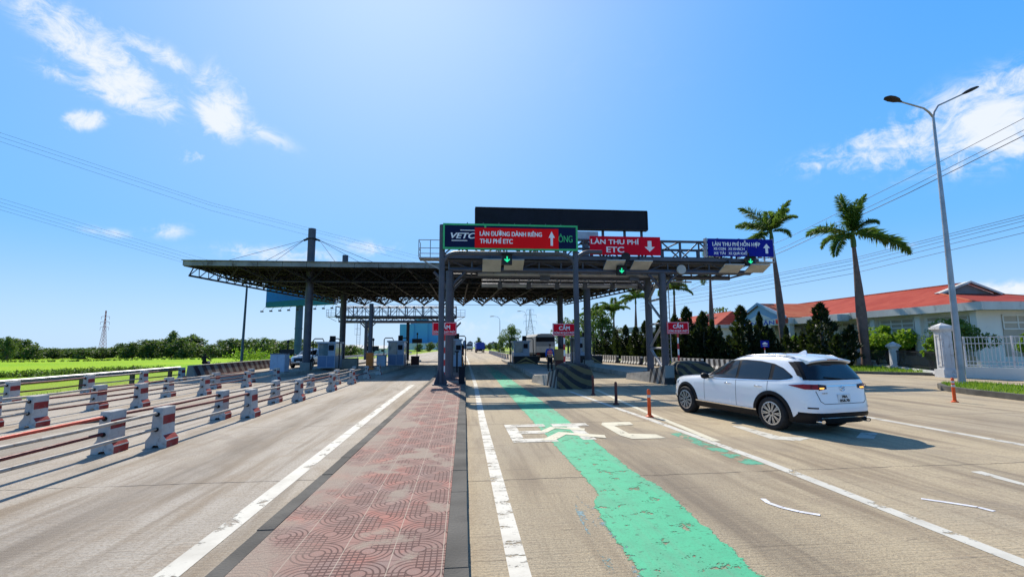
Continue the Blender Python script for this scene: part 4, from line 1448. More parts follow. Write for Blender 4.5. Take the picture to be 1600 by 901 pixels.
for ri, (rn, x0, dx, ys) in enumerate(ROWS):
    pts = [(x, y) for r_, k, x, y in bpos if r_ == rn]
    first = (pts[0][0] - dx * 4, pts[0][1] - 4.6)
    segs = [(first, pts[0])] + list(zip(pts[:-1], pts[1:]))
    if ri in (0, 1):
        segs = [((first[0], first[1] - 4), first)] * 0 + segs
    for k, (a, b) in enumerate(segs):
        for lv, z in (('upper', 0.645), ('lower', 0.355)):
            if ri == 0: mt = 'pipe_white' if k == 0 else ('pipe_maroon' if (k + (lv == 'lower')) % 2 == 1 and k == 1 or (k > 1 and (k + (lv == 'lower')) % 3 == 0) else 'pipe_white')
            elif ri == 1: mt = ('pipe_red' if lv == 'upper' else 'pipe_maroon') if k == 0 else ('pipe_maroon' if k == 1 and lv == 'upper' else 'pipe_white')
            else: mt = 'pipe_maroon' if k % 2 == 0 else 'pipe_white'
            m = MB()
            ya = a[1] + (0.25 if k else 0.0)
            sag = -0.015
            m.tube([(a[0], ya, z), ((a[0] + b[0]) / 2, (ya + b[1]) / 2, z + sag), (b[0], b[1] - 0.25, z)], 0.029, 10)
            o = m.build('guard_pipe', mt, None, 50)
            where = 'ahead of first block' if k == 0 else 'between %s and %s blocks' % (ORD[k - 1], ORD[k])
            tag(o, '%s pipe, %s of two, %s, %s' % (CN[mt], lv, where, rn), 'guard pipe', 'pipes between the concrete blocks')

# flexible bollards
def bollard(x, y, mat, h, label, rings=True):
    t = thing('bollard', label, 'bollard', (x, y, 0))
    m = MB()
    m.lathe([(0.0, 0.0), (0.10, 0.0), (0.10, 0.025), (0.055, 0.05), (0.048, 0.10), (0.044, h - 0.12), (0.046, h - 0.08), (0.040, h - 0.02), (0.02, h), (0.0, h)], (x, y, 0), 18)
    m.build('tube', mat, t, 40)
    if rings:
        m = MB()
        for z in ((h * 0.62, h * 0.78) if x > 10 else (h * 0.70,)):
            m.lathe([(0.046, z), (0.049, z + 0.005), (0.049, z + 0.065), (0.046, z + 0.07)], (x, y, 0), 18)
        m.build('reflective_band', 'reflective', t, 40)
bollard(4.93, 12.55, 'orange_plastic', 0.72, 'bright orange flexible bollard nearest the camera, left of the white car')
bollard(4.92, 15.3, 'bollard_dark', 0.72, 'dark shaded bollard between the orange bollard and the striped hump', False)
bollard(5.02, 18.4, 'bollard_dark', 0.74, 'dark thin bollard close to the striped concrete hump', False)
bollard(15.85, 14.3, 'orange_plastic', 0.78, 'red bollard with white bands in front of the verge kerb by the tall lamp')
# ------------------------------------------------------------------ toll islands, humps, booths
def isl_kerb(poly, h, name='toll_island'):
    m = MB(); m.prism(poly, -0.02, h)
    struct(name, m, 'concrete')
isl_kerb([(-13.4, 33.5), (-11.7, 32.5), (-11.3, 62), (-13.2, 62)], 0.20)
isl_kerb([(-7.0, 35.5), (-5.6, 35.0), (-5.3, 64), (-6.9, 64)], 0.20)
isl_kerb([(3.95, 24.4), (5.75, 21.6), (6.7, 46), (6.7, 62), (5.0, 62), (4.6, 40)], 0.26)
isl_kerb([(9.95, 28.2), (9.9, 23.2), (12.3, 21.8), (12.7, 46), (12.7, 62), (11.0, 62), (10.2, 40)], 0.28)

def hump(x0, x1, y0, y1, h, label, tail=None):
    """rounded concrete crash hump with painted stripes: an arch lying across the end of an island"""
    t = thing('crash_hump', label, 'crash barrier', ((x0 + x1) / 2, y0, 0))
    cx, hw = (x0 + x1) / 2, (x1 - x0) / 2
    rows = []
    for j, y in enumerate(np.linspace(y0, y1, 9)):
        k = min(1, (y - y0) / 0.35)
        hh = h * (0.93 + 0.07 * k)
        ins = 0.10 * (1 - k)
        row = []
        for i in range(25):
            a = PI - PI * i / 24
            ca, sa = math.cos(a), math.sin(a)
            row.append((cx + (hw - ins) * math.copysign(abs(ca) ** 0.55, ca), y, hh * abs(sa) ** 0.62))
        rows.append(row)
    m = MB(); m.grid(rows)
    m.add(rows[0], [tuple(range(25))])
    m.add(rows[-1], [tuple(range(25))])
    me = m.mesh('hump_shell', 'hazard_arch', 35, (cx, y0, 0))
    o = bpy.data.objects.new('hump_shell', me); COL.objects.link(o); o.parent = t
    if tail:
        xl, ya, yb, za, zb = tail
        m = MB()
        vs = [(xl, ya, 0), (xl + 0.5, ya, 0), (xl + 0.5, ya, za), (xl + 0.06, ya, za), (xl - 0.15, yb, 0), (xl + 0.4, yb, 0), (xl + 0.4, yb, zb), (xl - 0.08, yb, zb)]
        m.add(vs, [(0, 1, 2, 3), (7, 6, 5, 4), (0, 3, 7, 4), (3, 2, 6, 7), (1, 5, 6, 2), (0, 4, 5, 1)])
        m.build('striped_wing', 'hazard_side', t)
        m = MB()
        yc = yb + 2.6
        vs = [(xl - 0.15, yb + .01, 0), (xl + 0.8, yb + .01, 0), (xl + 0.8, yb + .01, zb * 0.85), (xl - 0.08, yb + .01, zb * 0.85), (xl - 0.5, yc, 0), (xl + 0.6, yc, 0), (xl + 0.6, yc, 0.34), (xl - 0.42, yc, 0.34)]
        m.add(vs, [(0, 1, 2, 3), (7, 6, 5, 4), (0, 3, 7, 4), (3, 2, 6, 7), (1, 5, 6, 2), (0, 4, 5, 1)])
        m.build('bare_wing', 'concrete', t)
    return t
hump(4.22, 5.88, 21.0, 22.6, 1.10, 'dull yellow and black striped concrete hump under the right portal post', (4.16, 21.5, 23.0, 0.85, 0.62))
hump(10.35, 12.3, 22.4, 24.0, 1.10, 'yellow and black striped concrete hump behind the nose of the white car', (9.75, 22.7, 24.3, 0.92, 0.66))

def chevron_block(x0, x1, y, h, label):
    t = thing('chevron_block', label, 'crash barrier', ((x0 + x1) / 2, y, 0))
    cx = (x0 + x1) / 2
    m = MB(); m.box(x0, x1, y, y + 1.0, 0.2, h); m.build('concrete_body', 'black', t)
    m = MB()
    for k in range(3):
        o = k * 0.42
        for s in (-1, 1):
            p = [(0.0 + s * 0.001, h - 0.06 - o), (s * (x1 - x0) * 0.48, h - 0.06 - o - 0.75), (s * (x1 - x0) * 0.48, h - 0.26 - o - 0.75), (s * 0.001, h - 0.28 - o)]
            p = [(u, max(0.22, v)) for u, v in p]
            if s < 0: p.reverse()
            m.ext(p, lambda u, v, w: (cx + u, y - w, v), 0.002, 0.006 + 0.002 * k)
    m.build('chevron_stripes', 'vest_yellow', t)
simple('vest_yellow', (0.30, 0.22, 0.10), 0.8, 0, 0.2, 4)
chevron_block(4.85, 7.15, 45.6, 0.95, 'black block with dull yellow chevrons in front of the booth on the nearer right island')
chevron_block(11.3, 13.5, 45.8, 0.95, 'black block with dull yellow chevrons in front of the booth on the farther right island')

def booth(x, y, zb, w, d, h, label, blue=True, flip=False):
    """toll booth: panelled lower walls, glazed upper part, overhanging roof with a small box on it and a bent pipe rail"""
    t = thing('toll_booth', label, 'toll booth', (x, y, zb))
    x0, x1, y0, y1 = x - w / 2, x + w / 2, y, y + d
    zs = zb + 1.02
    m = MB()
    m.box(x0, x1, y0, y1, zb, zs)
    for px in (x0, x1 - 0.09):
        for py in (y0, y1 - 0.09):
            m.box(px, px + 0.09, py, py + 0.09, zs + .001, zb + h - 0.12)
    m.box(x0 + 0.091, x0 + w * 0.45, y0 + 0.002, y0 + 0.06, zs + .001, zb + h - 0.12) if flip else m.box(x1 - w * 0.42, x1 - 0.091, y0 + 0.002, y0 + 0.06, zs + .001, zb + h - 0.12)
    m.build('wall', 'booth_wall', t)
    m = MB()
    g = 0.03
    if flip: m.box(x0 + w * 0.45 + .001, x1 - 0.091, y0 + g, y0 + g + 0.012, zs + .001, zb + h - 0.12)
    else: m.box(x0 + 0.091, x1 - w * 0.42 - .001, y0 + g, y0 + g + 0.012, zs + .001, zb + h - 0.12)
    m.box(x0 + g, x0 + g + 0.012, y0 + 0.091, y1 - 0.091, zs + .001, zb + h - 0.12)
    m.box(x1 - g - 0.012, x1 - g, y0 + 0.091, y1 - 0.091, zs + .001, zb + h - 0.12)
    m.box(x0 + 0.091, x1 - 0.091, y1 - g - 0.012, y1 - g, zs + .001, zb + h - 0.12)
    m.build('glazing', 'glass_clear', t)
    if blue:
        m = MB()
        m.box(x0 + 0.06, x0 + w * 0.50, y0 - 0.006, y0 - 0.001, zb + 0.08, zs - 0.05)
        m.box(x0 + w * 0.54, x1 - 0.06, y0 - 0.006, y0 - 0.001, zb + 0.08, zs - 0.05)
        m.build('door_panel', 'booth_blue', t)
    m = MB()
    m.box(x0 - 0.10, x1 + 0.10, y0 - 0.12, y1 + 0.12, zb + h - 0.119, zb + h + 0.03)
    rf = m.build('roof', 'booth_wall', t)
    m = MB(); m.box(x1 - 0.62, x1 - 0.22, y0 + 0.5, y0 + 0.9, zb + h + 0.031, zb + h + 0.52)
    m.build('roof_box', 'dark_board', rf)
    m = MB()
    for s in (x0 - 0.36, x1 + 0.36):
        k = 1 if s < x else -1
        m.tube([(s, y0 - 0.1, zb), (s, y0 - 0.1, zb + h + 0.15), (s + k * 0.12, y0 - 0.1, zb + h + 0.28), (s + k * 0.75, y0 - 0.1, zb + h + 0.28), (s + k * 0.85, y0 - 0.1, zb + h + 0.05)], 0.045, 8)
    m.build('pipe_rail', 'dark_steel', t, 40)
    m = MB()
    sx = x0 + w * 0.62 if not flip else x0 + w * 0.2
    m.box(sx, sx + 0.42, y0 - 0.05, y0 - 0.007, zs + 0.42, zs + 0.86)
    m.build('display', 'dark_board', t)
    m = MB()
    m.box(x0 + 0.25, x0 + 0.75, y0 + 0.4, y0 + 0.8, zs + .005, zs + 0.38)
    m.box(x0 + w * 0.55, x0 + w * 0.55 + 0.35, y0 + 0.5, y0 + 0.85, zs + .005, zs + 0.55)
    m.build('desk_items', 'cladding', t)
    return t
booth(-11.2, 41.5, 0.2, 1.40, 2.4, 2.12, 'grey-blue toll booth on the left island in front of the second column')
booth(-6.15, 46.0, 0.2, 1.45, 2.4, 2.25, 'grey-blue toll booth left of the middle, in front of the blue factory')
booth(-0.72, 43.5, 0.15, 1.30, 2.4, 2.40, 'grey toll booth on the tiled island behind the left portal post', False)
booth(5.85, 47.6, 0.26, 1.55, 2.4, 2.15, 'grey toll booth with dark window behind the nearer chevron block', False)
booth(12.05, 47.6, 0.28, 1.55, 2.4, 2.45, 'grey toll booth on the right island half hidden by the portal post and column', False, True)

# electrical cabinets, message boards, small equipment
def cabinet(x, y, zb, w, d, h, mat, label):
    t = thing('cabinet', label, 'cabinet', (x, y, zb))
    m = MB(); m.box(x - w / 2, x + w / 2, y, y + d, zb + 0.06, zb + h); m.build('case', mat, t)
    m = MB(); m.box(x - w / 2 - 0.03, x + w / 2 + 0.03, y - 0.03, y + d + 0.03, zb + h + .001, zb + h + 0.05); m.build('lid', 'grey_paint', t)
    m = MB(); m.box(x - w / 2 + 0.05, x - 0.012, y - 0.014, y - 0.001, zb + 0.12, zb + h - 0.06); m.box(x + 0.012, x + w / 2 - 0.05, y - 0.014, y - 0.001, zb + 0.12, zb + h - 0.06)
    m.build('door', mat, t)
    m = MB(); m.box(x - w / 2 + 0.02, x + w / 2 - 0.02, y + 0.02, y + d - 0.02, zb, zb + 0.059); m.build('plinth', 'concrete', t)
cabinet(-12.45, 34.3, 0.2, 0.95, 0.9, 1.25, 'booth_wall', 'tall blue-grey cabinet at the near end of the left island')
cabinet(-7.05, 43.2, 0.2, 0.75, 0.7, 0.95, 'booth_wall', 'low grey cabinet left of the booth in front of the blue factory')
cabinet(-10.2, 45.0, 0.0, 1.5, 0.7, 0.85, 'concrete', 'low concrete-grey box right of the left booth')
cabinet(-4.6, 48.0, 0.1, 0.75, 0.7, 0.85, 'bollard_dark', 'low dark brown box right of the booth in front of the blue factory')

def message_board(x, y, zb, z, w, h, label):
    t = thing('message_board', label, 'display', (x, y, zb))
    m = MB(); m.box(x - w / 2, x + w / 2, y - 0.09, y + 0.09, z, z + h); m.build('screen_box', 'black', t)
    m = MB(); m.tube([(x, y + 0.12, zb), (x, y + 0.12, z + h + 0.45)], 0.05, 8); m.build('post', 'dark_steel', t, 40)
    m = MB(); m.lathe([(0, 0), (0.09, 0.0), (0.11, 0.12), (0.06, 0.22), (0, 0.24)], (x, y + 0.12, z + h + 0.45), 12); m.build('camera_head', 'dark_steel', t, 40)
message_board(-12.85, 37.2, 0.2, 1.40, 0.95, 0.36, 'dark message board on a post beside the big left column')
message_board(-7.65, 42.6, 0.2, 1.58, 0.98, 0.40, 'dark message board on a post beside the orange base, left of the middle')
message_board(-5.05, 55.0, 0.1, 2.3, 1.1, 0.5, 'dark message board on a post right of the booth in front of the factory')
t = thing('orange_base', 'weathered orange steel base box under the far gantry post', 'post base', (-6.95, 37.5, 0.2))
m = MB(); m.box(-7.2, -6.72, 37.4, 37.9, 0.2, 1.42); m.build('box_body', 'orange_steel', t)
m = MB(); m.box(-7.24, -6.68, 37.36, 37.94, 1.421, 1.46); m.box(-7.26, -6.66, 37.34, 37.96, 0.18, 0.26); m.build('flange', 'orange_steel', t)
m = MB(); m.tube([(-6.96, 37.65, 1.46), (-6.96, 37.65, 5.2)], 0.16, 12); m.build('post', 'grey_paint', t, 40)
# signal posts and camera boxes beside right-hand booths
def signal_post(x, y, zb, label):
    t = thing('barrier_signal', label, 'traffic signal', (x, y, zb))
    m = MB(); m.tube([(x, y, zb), (x, y, zb + 2.0)], 0.05, 8); m.build('post', 'dark_steel', t, 40)
    m = MB(); m.box(x - 0.2, x + 0.2, y - 0.16, y + 0.1, zb + 0.95, zb + 1.85); m.build('housing', 'black', t)
    m = MB()
    for z in (1.2, 1.55): m.cyl((x, y - 0.165, zb + z), (0, 0.02, 0), 0.12, 16)
    m.build('lens', 'lamp_red', t, 40)
    m = MB(); m.box(x - 0.13, x + 0.13, y + 0.12, y + 0.5, zb, zb + 0.9); m.build('arm_box', 'orange_steel', t)
signal_post(7.5, 36.5, 0.0, 'red-lensed lane signal post right of the worker')
signal_post(-0.05, 44.2, 0.15, 'red-lensed lane signal post at the right of the middle booth')
t = thing('card_reader', 'slim dark reader post on the tiled island in front of the middle booth', 'reader', (-0.35, 33.5, 0.15))
m = MB(); m.box(-0.42, -0.30, 33.4, 33.55, 0.15, 1.5); m.build('post', 'black', t)
m = MB(); m.box(-0.52, -0.22, 33.36, 33.6, 1.501, 1.6); m.build('head', 'black', t)
t = thing('relay_box', 'dark box on the tiled island kerb by the left portal post', 'box', (-0.02, 22.9, 0.15))
m = MB(); m.box(-0.16, 0.12, 22.8, 23.1, 0.15, 0.92); m.build('case', 'dark_board', t)
m = MB(); m.box(-0.19, 0.15, 22.77, 23.13, 0.921, 0.95); m.build('lid', 'dark_board', t)

# carton on a stand beside the worker
t = thing('carton', 'brown carton on a dark stand beside the worker in the orange vest', 'box', (6.5, 32.2, 0.26))
m = MB(); m.box(6.2, 6.85, 32.0, 32.5, 0.95, 1.66); m.build('box_body', 'carton', t)
m = MB(); m.box(6.18, 6.87, 31.98, 32.52, 1.661, 1.68); m.build('flap', 'carton', t)
m = MB(); m.box(6.25, 6.8, 32.05, 32.45, 0.0, 0.949); m.build('stand', 'bollard_dark', t)

# ------------------------------------------------------------------ striped concrete barriers on the right
def jersey(x, y, rz, L, mat, label, grp):
    t = thing('concrete_barrier', label, 'barrier', (x, y, 0), rz, grp)
    pr = [(-0.29, 0), (-0.29, 0.12), (-0.16, 0.32), (-0.11, 0.82), (0.11, 0.82), (0.16, 0.32), (0.29, 0.12), (0.29, 0)]
    m = MB(); m.ext(pr, lambda u, v, w: (u, w, v), -L / 2, L / 2)
    m.build('striped_body', mat, t, 25, world=False)
    m = MB()
    for z in (0.25, 0.6): m.tube([(0, L / 2 - 0.05, z), (0, L / 2 + 0.06, z)], 0.03, 6)
    m.build('connector', 'dark_steel', t, world=False)
jx = [(19.55, 34.5), (18.85, 39.2), (18.1, 43.9), (17.4, 48.6), (16.75, 54.0), (16.3, 58.8), (15.9, 63.6), (15.5, 68.4)]
for k, (x, y) in enumerate(jx):
    jersey(x, y, 0.12, 4.3, 'jersey_bw', 'black and white striped concrete barrier, %s from the camera below the conifers' % ORD[k], 'striped barriers below the conifers')
# distant blocks on the far side of the plaza
dup_i = 0
for k in range(14):
    y = 68 + k * 5.2
    x = 6.35 + (y - 68) * 0.018
    o = dup(blk0, (x, y, 0), 0, 'grey barrier block, %s along the far dividing row beyond the toll booths' % ORD[k], (1.1, 1.6, 1.15))
    o['group'] = 'far dividing row of blocks'
for k in range(13):
    y = 68 + k * 5.2
    x = 6.35 + (y - 65.4) * 0.018
    m = MB(); m.tube([(x, y + 0.5, 0.75), (x, y + 4.7, 0.75)], 0.05, 6)
    tag(m.build('guard_pipe', 'pipe_white', None), 'pale pipe %s along the far dividing row of blocks' % ORD[k], 'guard pipe', 'pipes of the far dividing row')

# ------------------------------------------------------------------ left roadside rail and striped wall
t = thing('crash_rail', 'long steel crash rail on posts between the left road edge and the grass', 'crash barrier', (-17.6, 24, 0))
pts = [(-17.1, 4), (-17.4, 12), (-18.0, 20), (-18.5, 27), (-18.95, 35)]
m = MB()
def rail_at(y):
    for (xa, ya), (xb, yb) in zip(pts[:-1], pts[1:]):
        if ya <= y <= yb: return xa + (xb - xa) * (y - ya) / (yb - ya)
prof = [(-0.03, 0.62), (0.045, 0.66), (0.045, 0.72), (-0.015, 0.765), (0.045, 0.81), (0.045, 0.87), (-0.03, 0.91), (-0.05, 0.91), (-0.02, 0.765), (-0.05, 0.62)]
ys = np.linspace(4, 35, 32)
m.grid([[(rail_at(y) + u, y, v - 0.24) for u, v in prof] for y in ys], True)
m.build('rail_beam', 'galv', t, 30)
for y in np.arange(6, 35, 4.0):
    m = MB(); x = rail_at(y) - 0.14
    m.box(x - 0.09, x + 0.09, y - 0.09, y + 0.09, -0.7, 0.66)
    m.build('post', 'bark', t)
t = thing('striped_wall', 'low red-brown and white striped wall along the left edge of the plaza', 'wall', (-18.6, 44, 0))
m = MB()
for i in range(1):
    a, b = Vector((-17.55, 33.5, 0)), Vector((-18.9, 57, 0))
    d = (b - a).normalized(); s = Vector((d.y, -d.x, 0))
    pr = [(-0.24, 0), (-0.16, 0.72), (0.16, 0.72), (0.30, 0.10), (0.30, 0.0)]
    m.ext(pr, lambda u, v, w: tuple(a + d * w + s * u + Vector((0, 0, v))), 0.0, (b - a).length)
m.build('wall_body', 'wall_stripe', t)
m = MB()
m.ext([(-0.19, 0.722), (-0.19, 0.77), (0.19, 0.77), (0.19, 0.722)], lambda u, v, w: tuple(a + d * w + s * u + Vector((0, 0, v))), 0.0, (b - a).length)
m.build('coping', 'concrete', t)
# loose plank on the road between the rows
m = MB(); m.bar((-9.6, 13.3, 0.03), (-8.75, 14.35, 0.03), 0.12, 0.05)
tag(m.build('plank', 'bark', None), 'loose dark wooden plank lying on the concrete between the barrier rows', 'plank')
# ------------------------------------------------------------------ cars
def pchip(xs, ys):
    xs, ys = np.array(xs, float), np.array(ys, float)
    h = np.diff(xs); d = np.diff(ys) / h
    m = np.zeros_like(ys)
    m[0], m[-1] = d[0], d[-1]
    for i in range(1, len(xs) - 1):
        m[i] = 0 if d[i - 1] * d[i] <= 0 else (2 * d[i - 1] * d[i]) / (d[i - 1] + d[i])
    def f(x):
        x = min(max(x, xs[0]), xs[-1])
        i = min(max(int(np.searchsorted(xs, x) - 1), 0), len(xs) - 2)
        t = (x - xs[i]) / h[i]
        return ((2 * t ** 3 - 3 * t ** 2 + 1) * ys[i] + (t ** 3 - 2 * t ** 2 + t) * h[i] * m[i] + (-2 * t ** 3 + 3 * t ** 2) * ys[i + 1] + (t ** 3 - t ** 2) * h[i] * m[i + 1])
    return f

class Suv:
    """a five-door SUV: the body is a loft of rounded-rectangle plan outlines from sill to roof.
    local axes: y forward, rear axle at y = 0, x to the right"""
    Z = [0.24, 0.36, 0.52, 0.70, 0.86, 0.95, 1.00, 1.05, 1.09, 1.13, 1.25, 1.40, 1.52, 1.60, 1.65, 1.69, 1.715]
    YR = [-0.86, -0.95, -0.99, -0.975, -0.955, -0.945, -0.94, -0.93, -0.925, -0.915, -0.86, -0.77, -0.69, -0.63, -0.52, -0.25, 0.15]
    YF = [3.70, 3.83, 3.87, 3.85, 3.79, 3.70, 3.55, 3.18, 2.72, 2.42, 2.13, 1.84, 1.58, 1.36, 1.16, 0.88, 0.60]
    WD = [0.86, 0.905, 0.925, 0.925, 0.92, 0.915, 0.905, 0.893, 0.875, 0.852, 0.808, 0.752, 0.702, 0.652, 0.59, 0.47, 0.30]
    PR, PF = 6.5, 4.2
    def __init__(s):
        s.yr, s.yf, s.w = pchip(s.Z, s.YR), pchip(s.Z, s.YF), pchip(s.Z, s.WD)
    def yc(s, z): return (s.yr(z) + s.yf(z)) / 2
    def L(s, z): return (s.yf(z) - s.yr(z)) / 2
    def P(s, z):
        k = min(1, max(0, (z - 1.05) / 0.6))
        return s.PR - 2.2 * k, s.PF
    def pt(s, t, z, off=0.0):
        pr, pf = s.P(z)
        sn, cs = math.sin(t), math.cos(t)
        p = pf if sn > 0 else pr
        x = s.w(z) * math.copysign(abs(cs) ** (2 / p), cs)
        y = s.yc(z) + s.L(z) * math.copysign(abs(sn) ** (2 / p), sn)
        if off:
            e = 1e-3
            a, b = Vector(s.pt(t - e, z)), Vector(s.pt(t + e, z))
            c, d = Vector(s.pt(t, z - 2e-3)), Vector(s.pt(t, z + 2e-3))
            n = (b - a).cross(d - c)
            if n.length > 1e-12:
                n.normalize()
                if n.dot(Vector((x, y - s.yc(z), 0))) < 0: n = -n
                v = Vector((x, y, z)) + n * off
                return tuple(v)
        return (x, y, z)
    def t_side(s, y, z, side=-1):
        q = (y - s.yc(z)) / s.L(z)
        pr, pf = s.P(z)
        p = pf if q > 0 else pr
        a = math.asin(math.copysign(min(1, abs(q)) ** (p / 2), q))
        return PI - a if side < 0 else a
    def t_rear(s, x, z):
        q = x / s.w(z)
        pr, _ = s.P(z)
        a = math.acos(math.copysign(min(1, abs(q)) ** (pr / 2), q))
        return 2 * PI - a
    def t_front(s, x, z):
        q = x / s.w(z)
        _, pf = s.P(z)
        return math.acos(math.copysign(min(1, abs(q)) ** (pf / 2), q))

def make_suv(name, label, cat, paint, loc, rz, plate=None, scale=1.0):
    S = Suv()
    t = thing(name, label, cat, loc, rz)
    # body
    zs = sorted(set([0.24 + 0.04 * k for k in range(20)] + [1.0 + 0.008 * k for k in range(18)] + [1.15 + 0.03 * k for k in range(17)] + [1.64 + 0.0125 * k for k in range(7)]))
    zs = [z for z in zs if z <= 1.715]
    NT_ = 96
    # denser points near the corners
    ts = []
    for q in range(4):
        pw_ = 4.2 if q < 2 else 6.5
        for k in range(NT_ // 4):
            u = k / (NT_ // 4)
            # even steps along the side first, then round the corner, then along the end
            if u < 0.5: a = math.asin((u / 0.5 * 0.93) ** (pw_ / 2))
            else: a = math.acos(min(1, ((1 - u) / 0.5) ** 0.8 * math.cos(math.asin(0.93 ** (pw_ / 2))) ** (2 / pw_)) ** (pw_ / 2))
            if q == 0: ts.append(a)
            elif q == 1: ts.append(PI - a)
            elif q == 2: ts.append(PI + a)
            else: ts.append(2 * PI - a)
        ts.append([PI / 2, PI, 3 * PI / 2, 0.0][q])
    ts = sorted(set(round(a, 9) for a in ts))
    rows = [[S.pt(a, z) for a in ts] for z in zs]
    m = MB(); m.grid(rows, True)
    n = len(ts)
    m.add(rows[0], [tuple(range(n - 1, -1, -1))])
    m.add(rows[-1], [tuple(range(n))])
    me = m.mesh('body', [paint, 'cladding'])
    bm = bmesh.new(); bm.from_mesh(me)
    bmesh.ops.remove_doubles(bm, verts=bm.verts, dist=0.0004)
    bmesh.ops.recalc_face_normals(bm, faces=bm.faces)
    bm.to_mesh(me); bm.free()
    body = bpy.data.objects.new('body', me); COL.objects.link(body)
    AX = ((0.0, 0.372), (2.93, 0.372))
    RA = 0.435
    cut = MB()
    for y, z in AX:
        for s in (-1, 1):
            cut.tube([(s * 0.52, y, z), (s * 1.2, y, z)], RA, 40)
    cme = cut.mesh('cut', 'cladding')
    co = bpy.data.objects.new('cut', cme); COL.objects.link(co)
    md = body.modifiers.new('b', 'BOOLEAN'); md.operation = 'DIFFERENCE'; md.object = co; md.solver = 'EXACT'
    dg = bpy.context.evaluated_depsgraph_get(); dg.update()
    nm = bpy.data.meshes.new_from_object(body.evaluated_get(dg))
    body.modifiers.clear()
    body.data = nm
    bpy.data.objects.remove(co)
    if len(nm.materials) < 2: nm.materials.append(MATS['cladding'])
    for p in nm.polygons:
        c = p.center
        lim = 0.40 if c.y > -0.55 else 0.50
        inside = any((c.y - y) ** 2 + (c.z - z) ** 2 < (RA + 0.004) ** 2 for y, z in AX) and abs(c.x) < 0.90
        p.material_index = 1 if (c.z < lim - 0.03 or inside) else 0
    nm.polygons.foreach_set('use_smooth', [True] * len(nm.polygons))
    nm.set_sharp_from_angle(angle=R(32))
    body.parent = t

    def panel(nm_, mat, us, lo, hi, kind, off=0.004, nz=6, parent=None, side=-1, thick=0.0):
        """surface panel: us are y (side) or x (rear/front) stations, lo/hi their z limits"""
        rows = []
        for u in us:
            z0, z1 = lo(u), hi(u)
            col = []
            for k in range(nz + 1):
                z = z0 + (z1 - z0) * k / nz
                if kind == 'side': a = S.t_side(u, z, side)
                elif kind == 'rear': a = S.t_rear(u, z)
                elif kind == 'front': a = S.t_front(u, z)
                else: a = u
                col.append(S.pt(a, z, off))
            rows.append(col)
        m = MB(); m.grid(rows)
        return m.build(nm_, mat, parent or t, 40, world=False)

    def lin(pts):
        xs, ys = zip(*pts)
        return lambda u: float(np.interp(u, xs, ys))
    # side glass
    up = lin([(-0.50, 1.215), (-0.42, 1.27), (-0.25, 1.375), (0.0, 1.465), (0.4, 1.52), (0.9, 1.54), (1.25, 1.525), (1.5, 1.455), (1.8, 1.32), (2.12, 1.13)])
    dn = lin([(-0.50, 1.195), (-0.42, 1.165), (-0.2, 1.13), (0.2, 1.11), (1.0, 1.09), (2.12, 1.07)])
    for side in (-1, 1):
        ys = np.linspace(-0.50, 2.12, 70)
        panel('window_surround', 'cladding', ys, lambda u: dn(u) - 0.012, lambda u: up(u) + 0.014, 'side', 0.003, 8, None, side)
        for a, b in ((-0.455, -0.02), (0.08, 0.98), (1.06, 2.02)):
            panel('side_window', 'glass_dark', np.linspace(a, b, 26), lambda u: dn(u) + 0.008, lambda u: max(dn(u) + 0.012, up(u) - 0.008), 'side', 0.007, 8, None, side)
        panel('window_trim', 'chrome', np.linspace(-0.50, 2.0, 50), lambda u: dn(u) - 0.028, lambda u: dn(u) - 0.010, 'side', 0.009, 2, None, side)
        # door seams, handles, sill
        for yy, z0, z1 in ((1.02, 0.44, 1.08), (0.06 + 0.02, 0.62, 1.10), (2.14, 0.46, 1.06)):
            m = MB(); rows = []
            for k in range(13):
                z = z0 + (z1 - z0) * k / 12
                yk = yy - (0.10 * max(0, (0.8 - z) / 0.3) * -1 if yy < 0.1 else 0)
                rows.append([S.pt(S.t_side(yk - 0.005, z, side), z, 0.0025), S.pt(S.t_side(yk + 0.005, z, side), z, 0.0025)])
            m.grid(rows); m.build('door_seam', 'cladding', t, None, world=False)
        for yy in (1.16, 0.22):
            m = MB(); z = 0.955
            pts = [Vector(S.pt(S.t_side(yy + d, z, side), z, o)) for d, o in ((0, 0.0), (0.03, 0.035), (0.17, 0.04), (0.21, 0.0))]
            m.tube(pts, [0.010, 0.016, 0.016, 0.010], 8)
            m.build('door_handle', 'chrome', t, 50, world=False)
        panel('sill_cladding', 'cladding', np.linspace(0.42, 2.5, 24), lambda u: 0.25, lambda u: 0.41, 'side', 0.012, 3, None, side)
        panel('sill_trim', 'chrome', np.linspace(0.42, 2.5, 24), lambda u: 0.395, lambda u: 0.425, 'side', 0.017, 2, None, side)
        # arch cladding
        for yc_, zc_ in AX:
            rows = []
            for k in range(41):
                a = -0.32 + (PI + 0.64) * k / 40
                ring = []
                for rr, off in ((RA - 0.015, -0.02), (RA - 0.012, 0.012), (RA + 0.035, 0.016), (RA + 0.068, 0.010), (RA + 0.072, -0.01)):
                    y = yc_ + rr * math.cos(a); z = max(0.245, zc_ + rr * math.sin(a))
                    yq = min(max(y, S.yr(z) + 0.08), S.yf(z) - 0.03)
                    p = S.pt(S.t_side(yq, z, side), z, off)
                    ring.append(p)
                rows.append(ring)
            m = MB(); m.grid(rows); m.build('arch_cladding', 'cladding', t, 40, world=False)
        # mirror
        m = MB()
        prof = []
        c0 = Vector((side * 1.00, 1.98, 1.10))
        rows = []
        for k in range(7):
            u = k / 6
            a = PI * u
            rows.append([tuple(c0 + Vector((side * 0.115 * math.cos(b) * (0.5 + 0.5 * math.sin(a * 0.92 + 0.12)), 0.10 - 0.17 * u, 0.085 * math.sin(b) * (0.5 + 0.5 * math.sin(a * 0.92 + 0.12))))) for b in np.linspace(0, 2 * PI, 15)[:-1]])
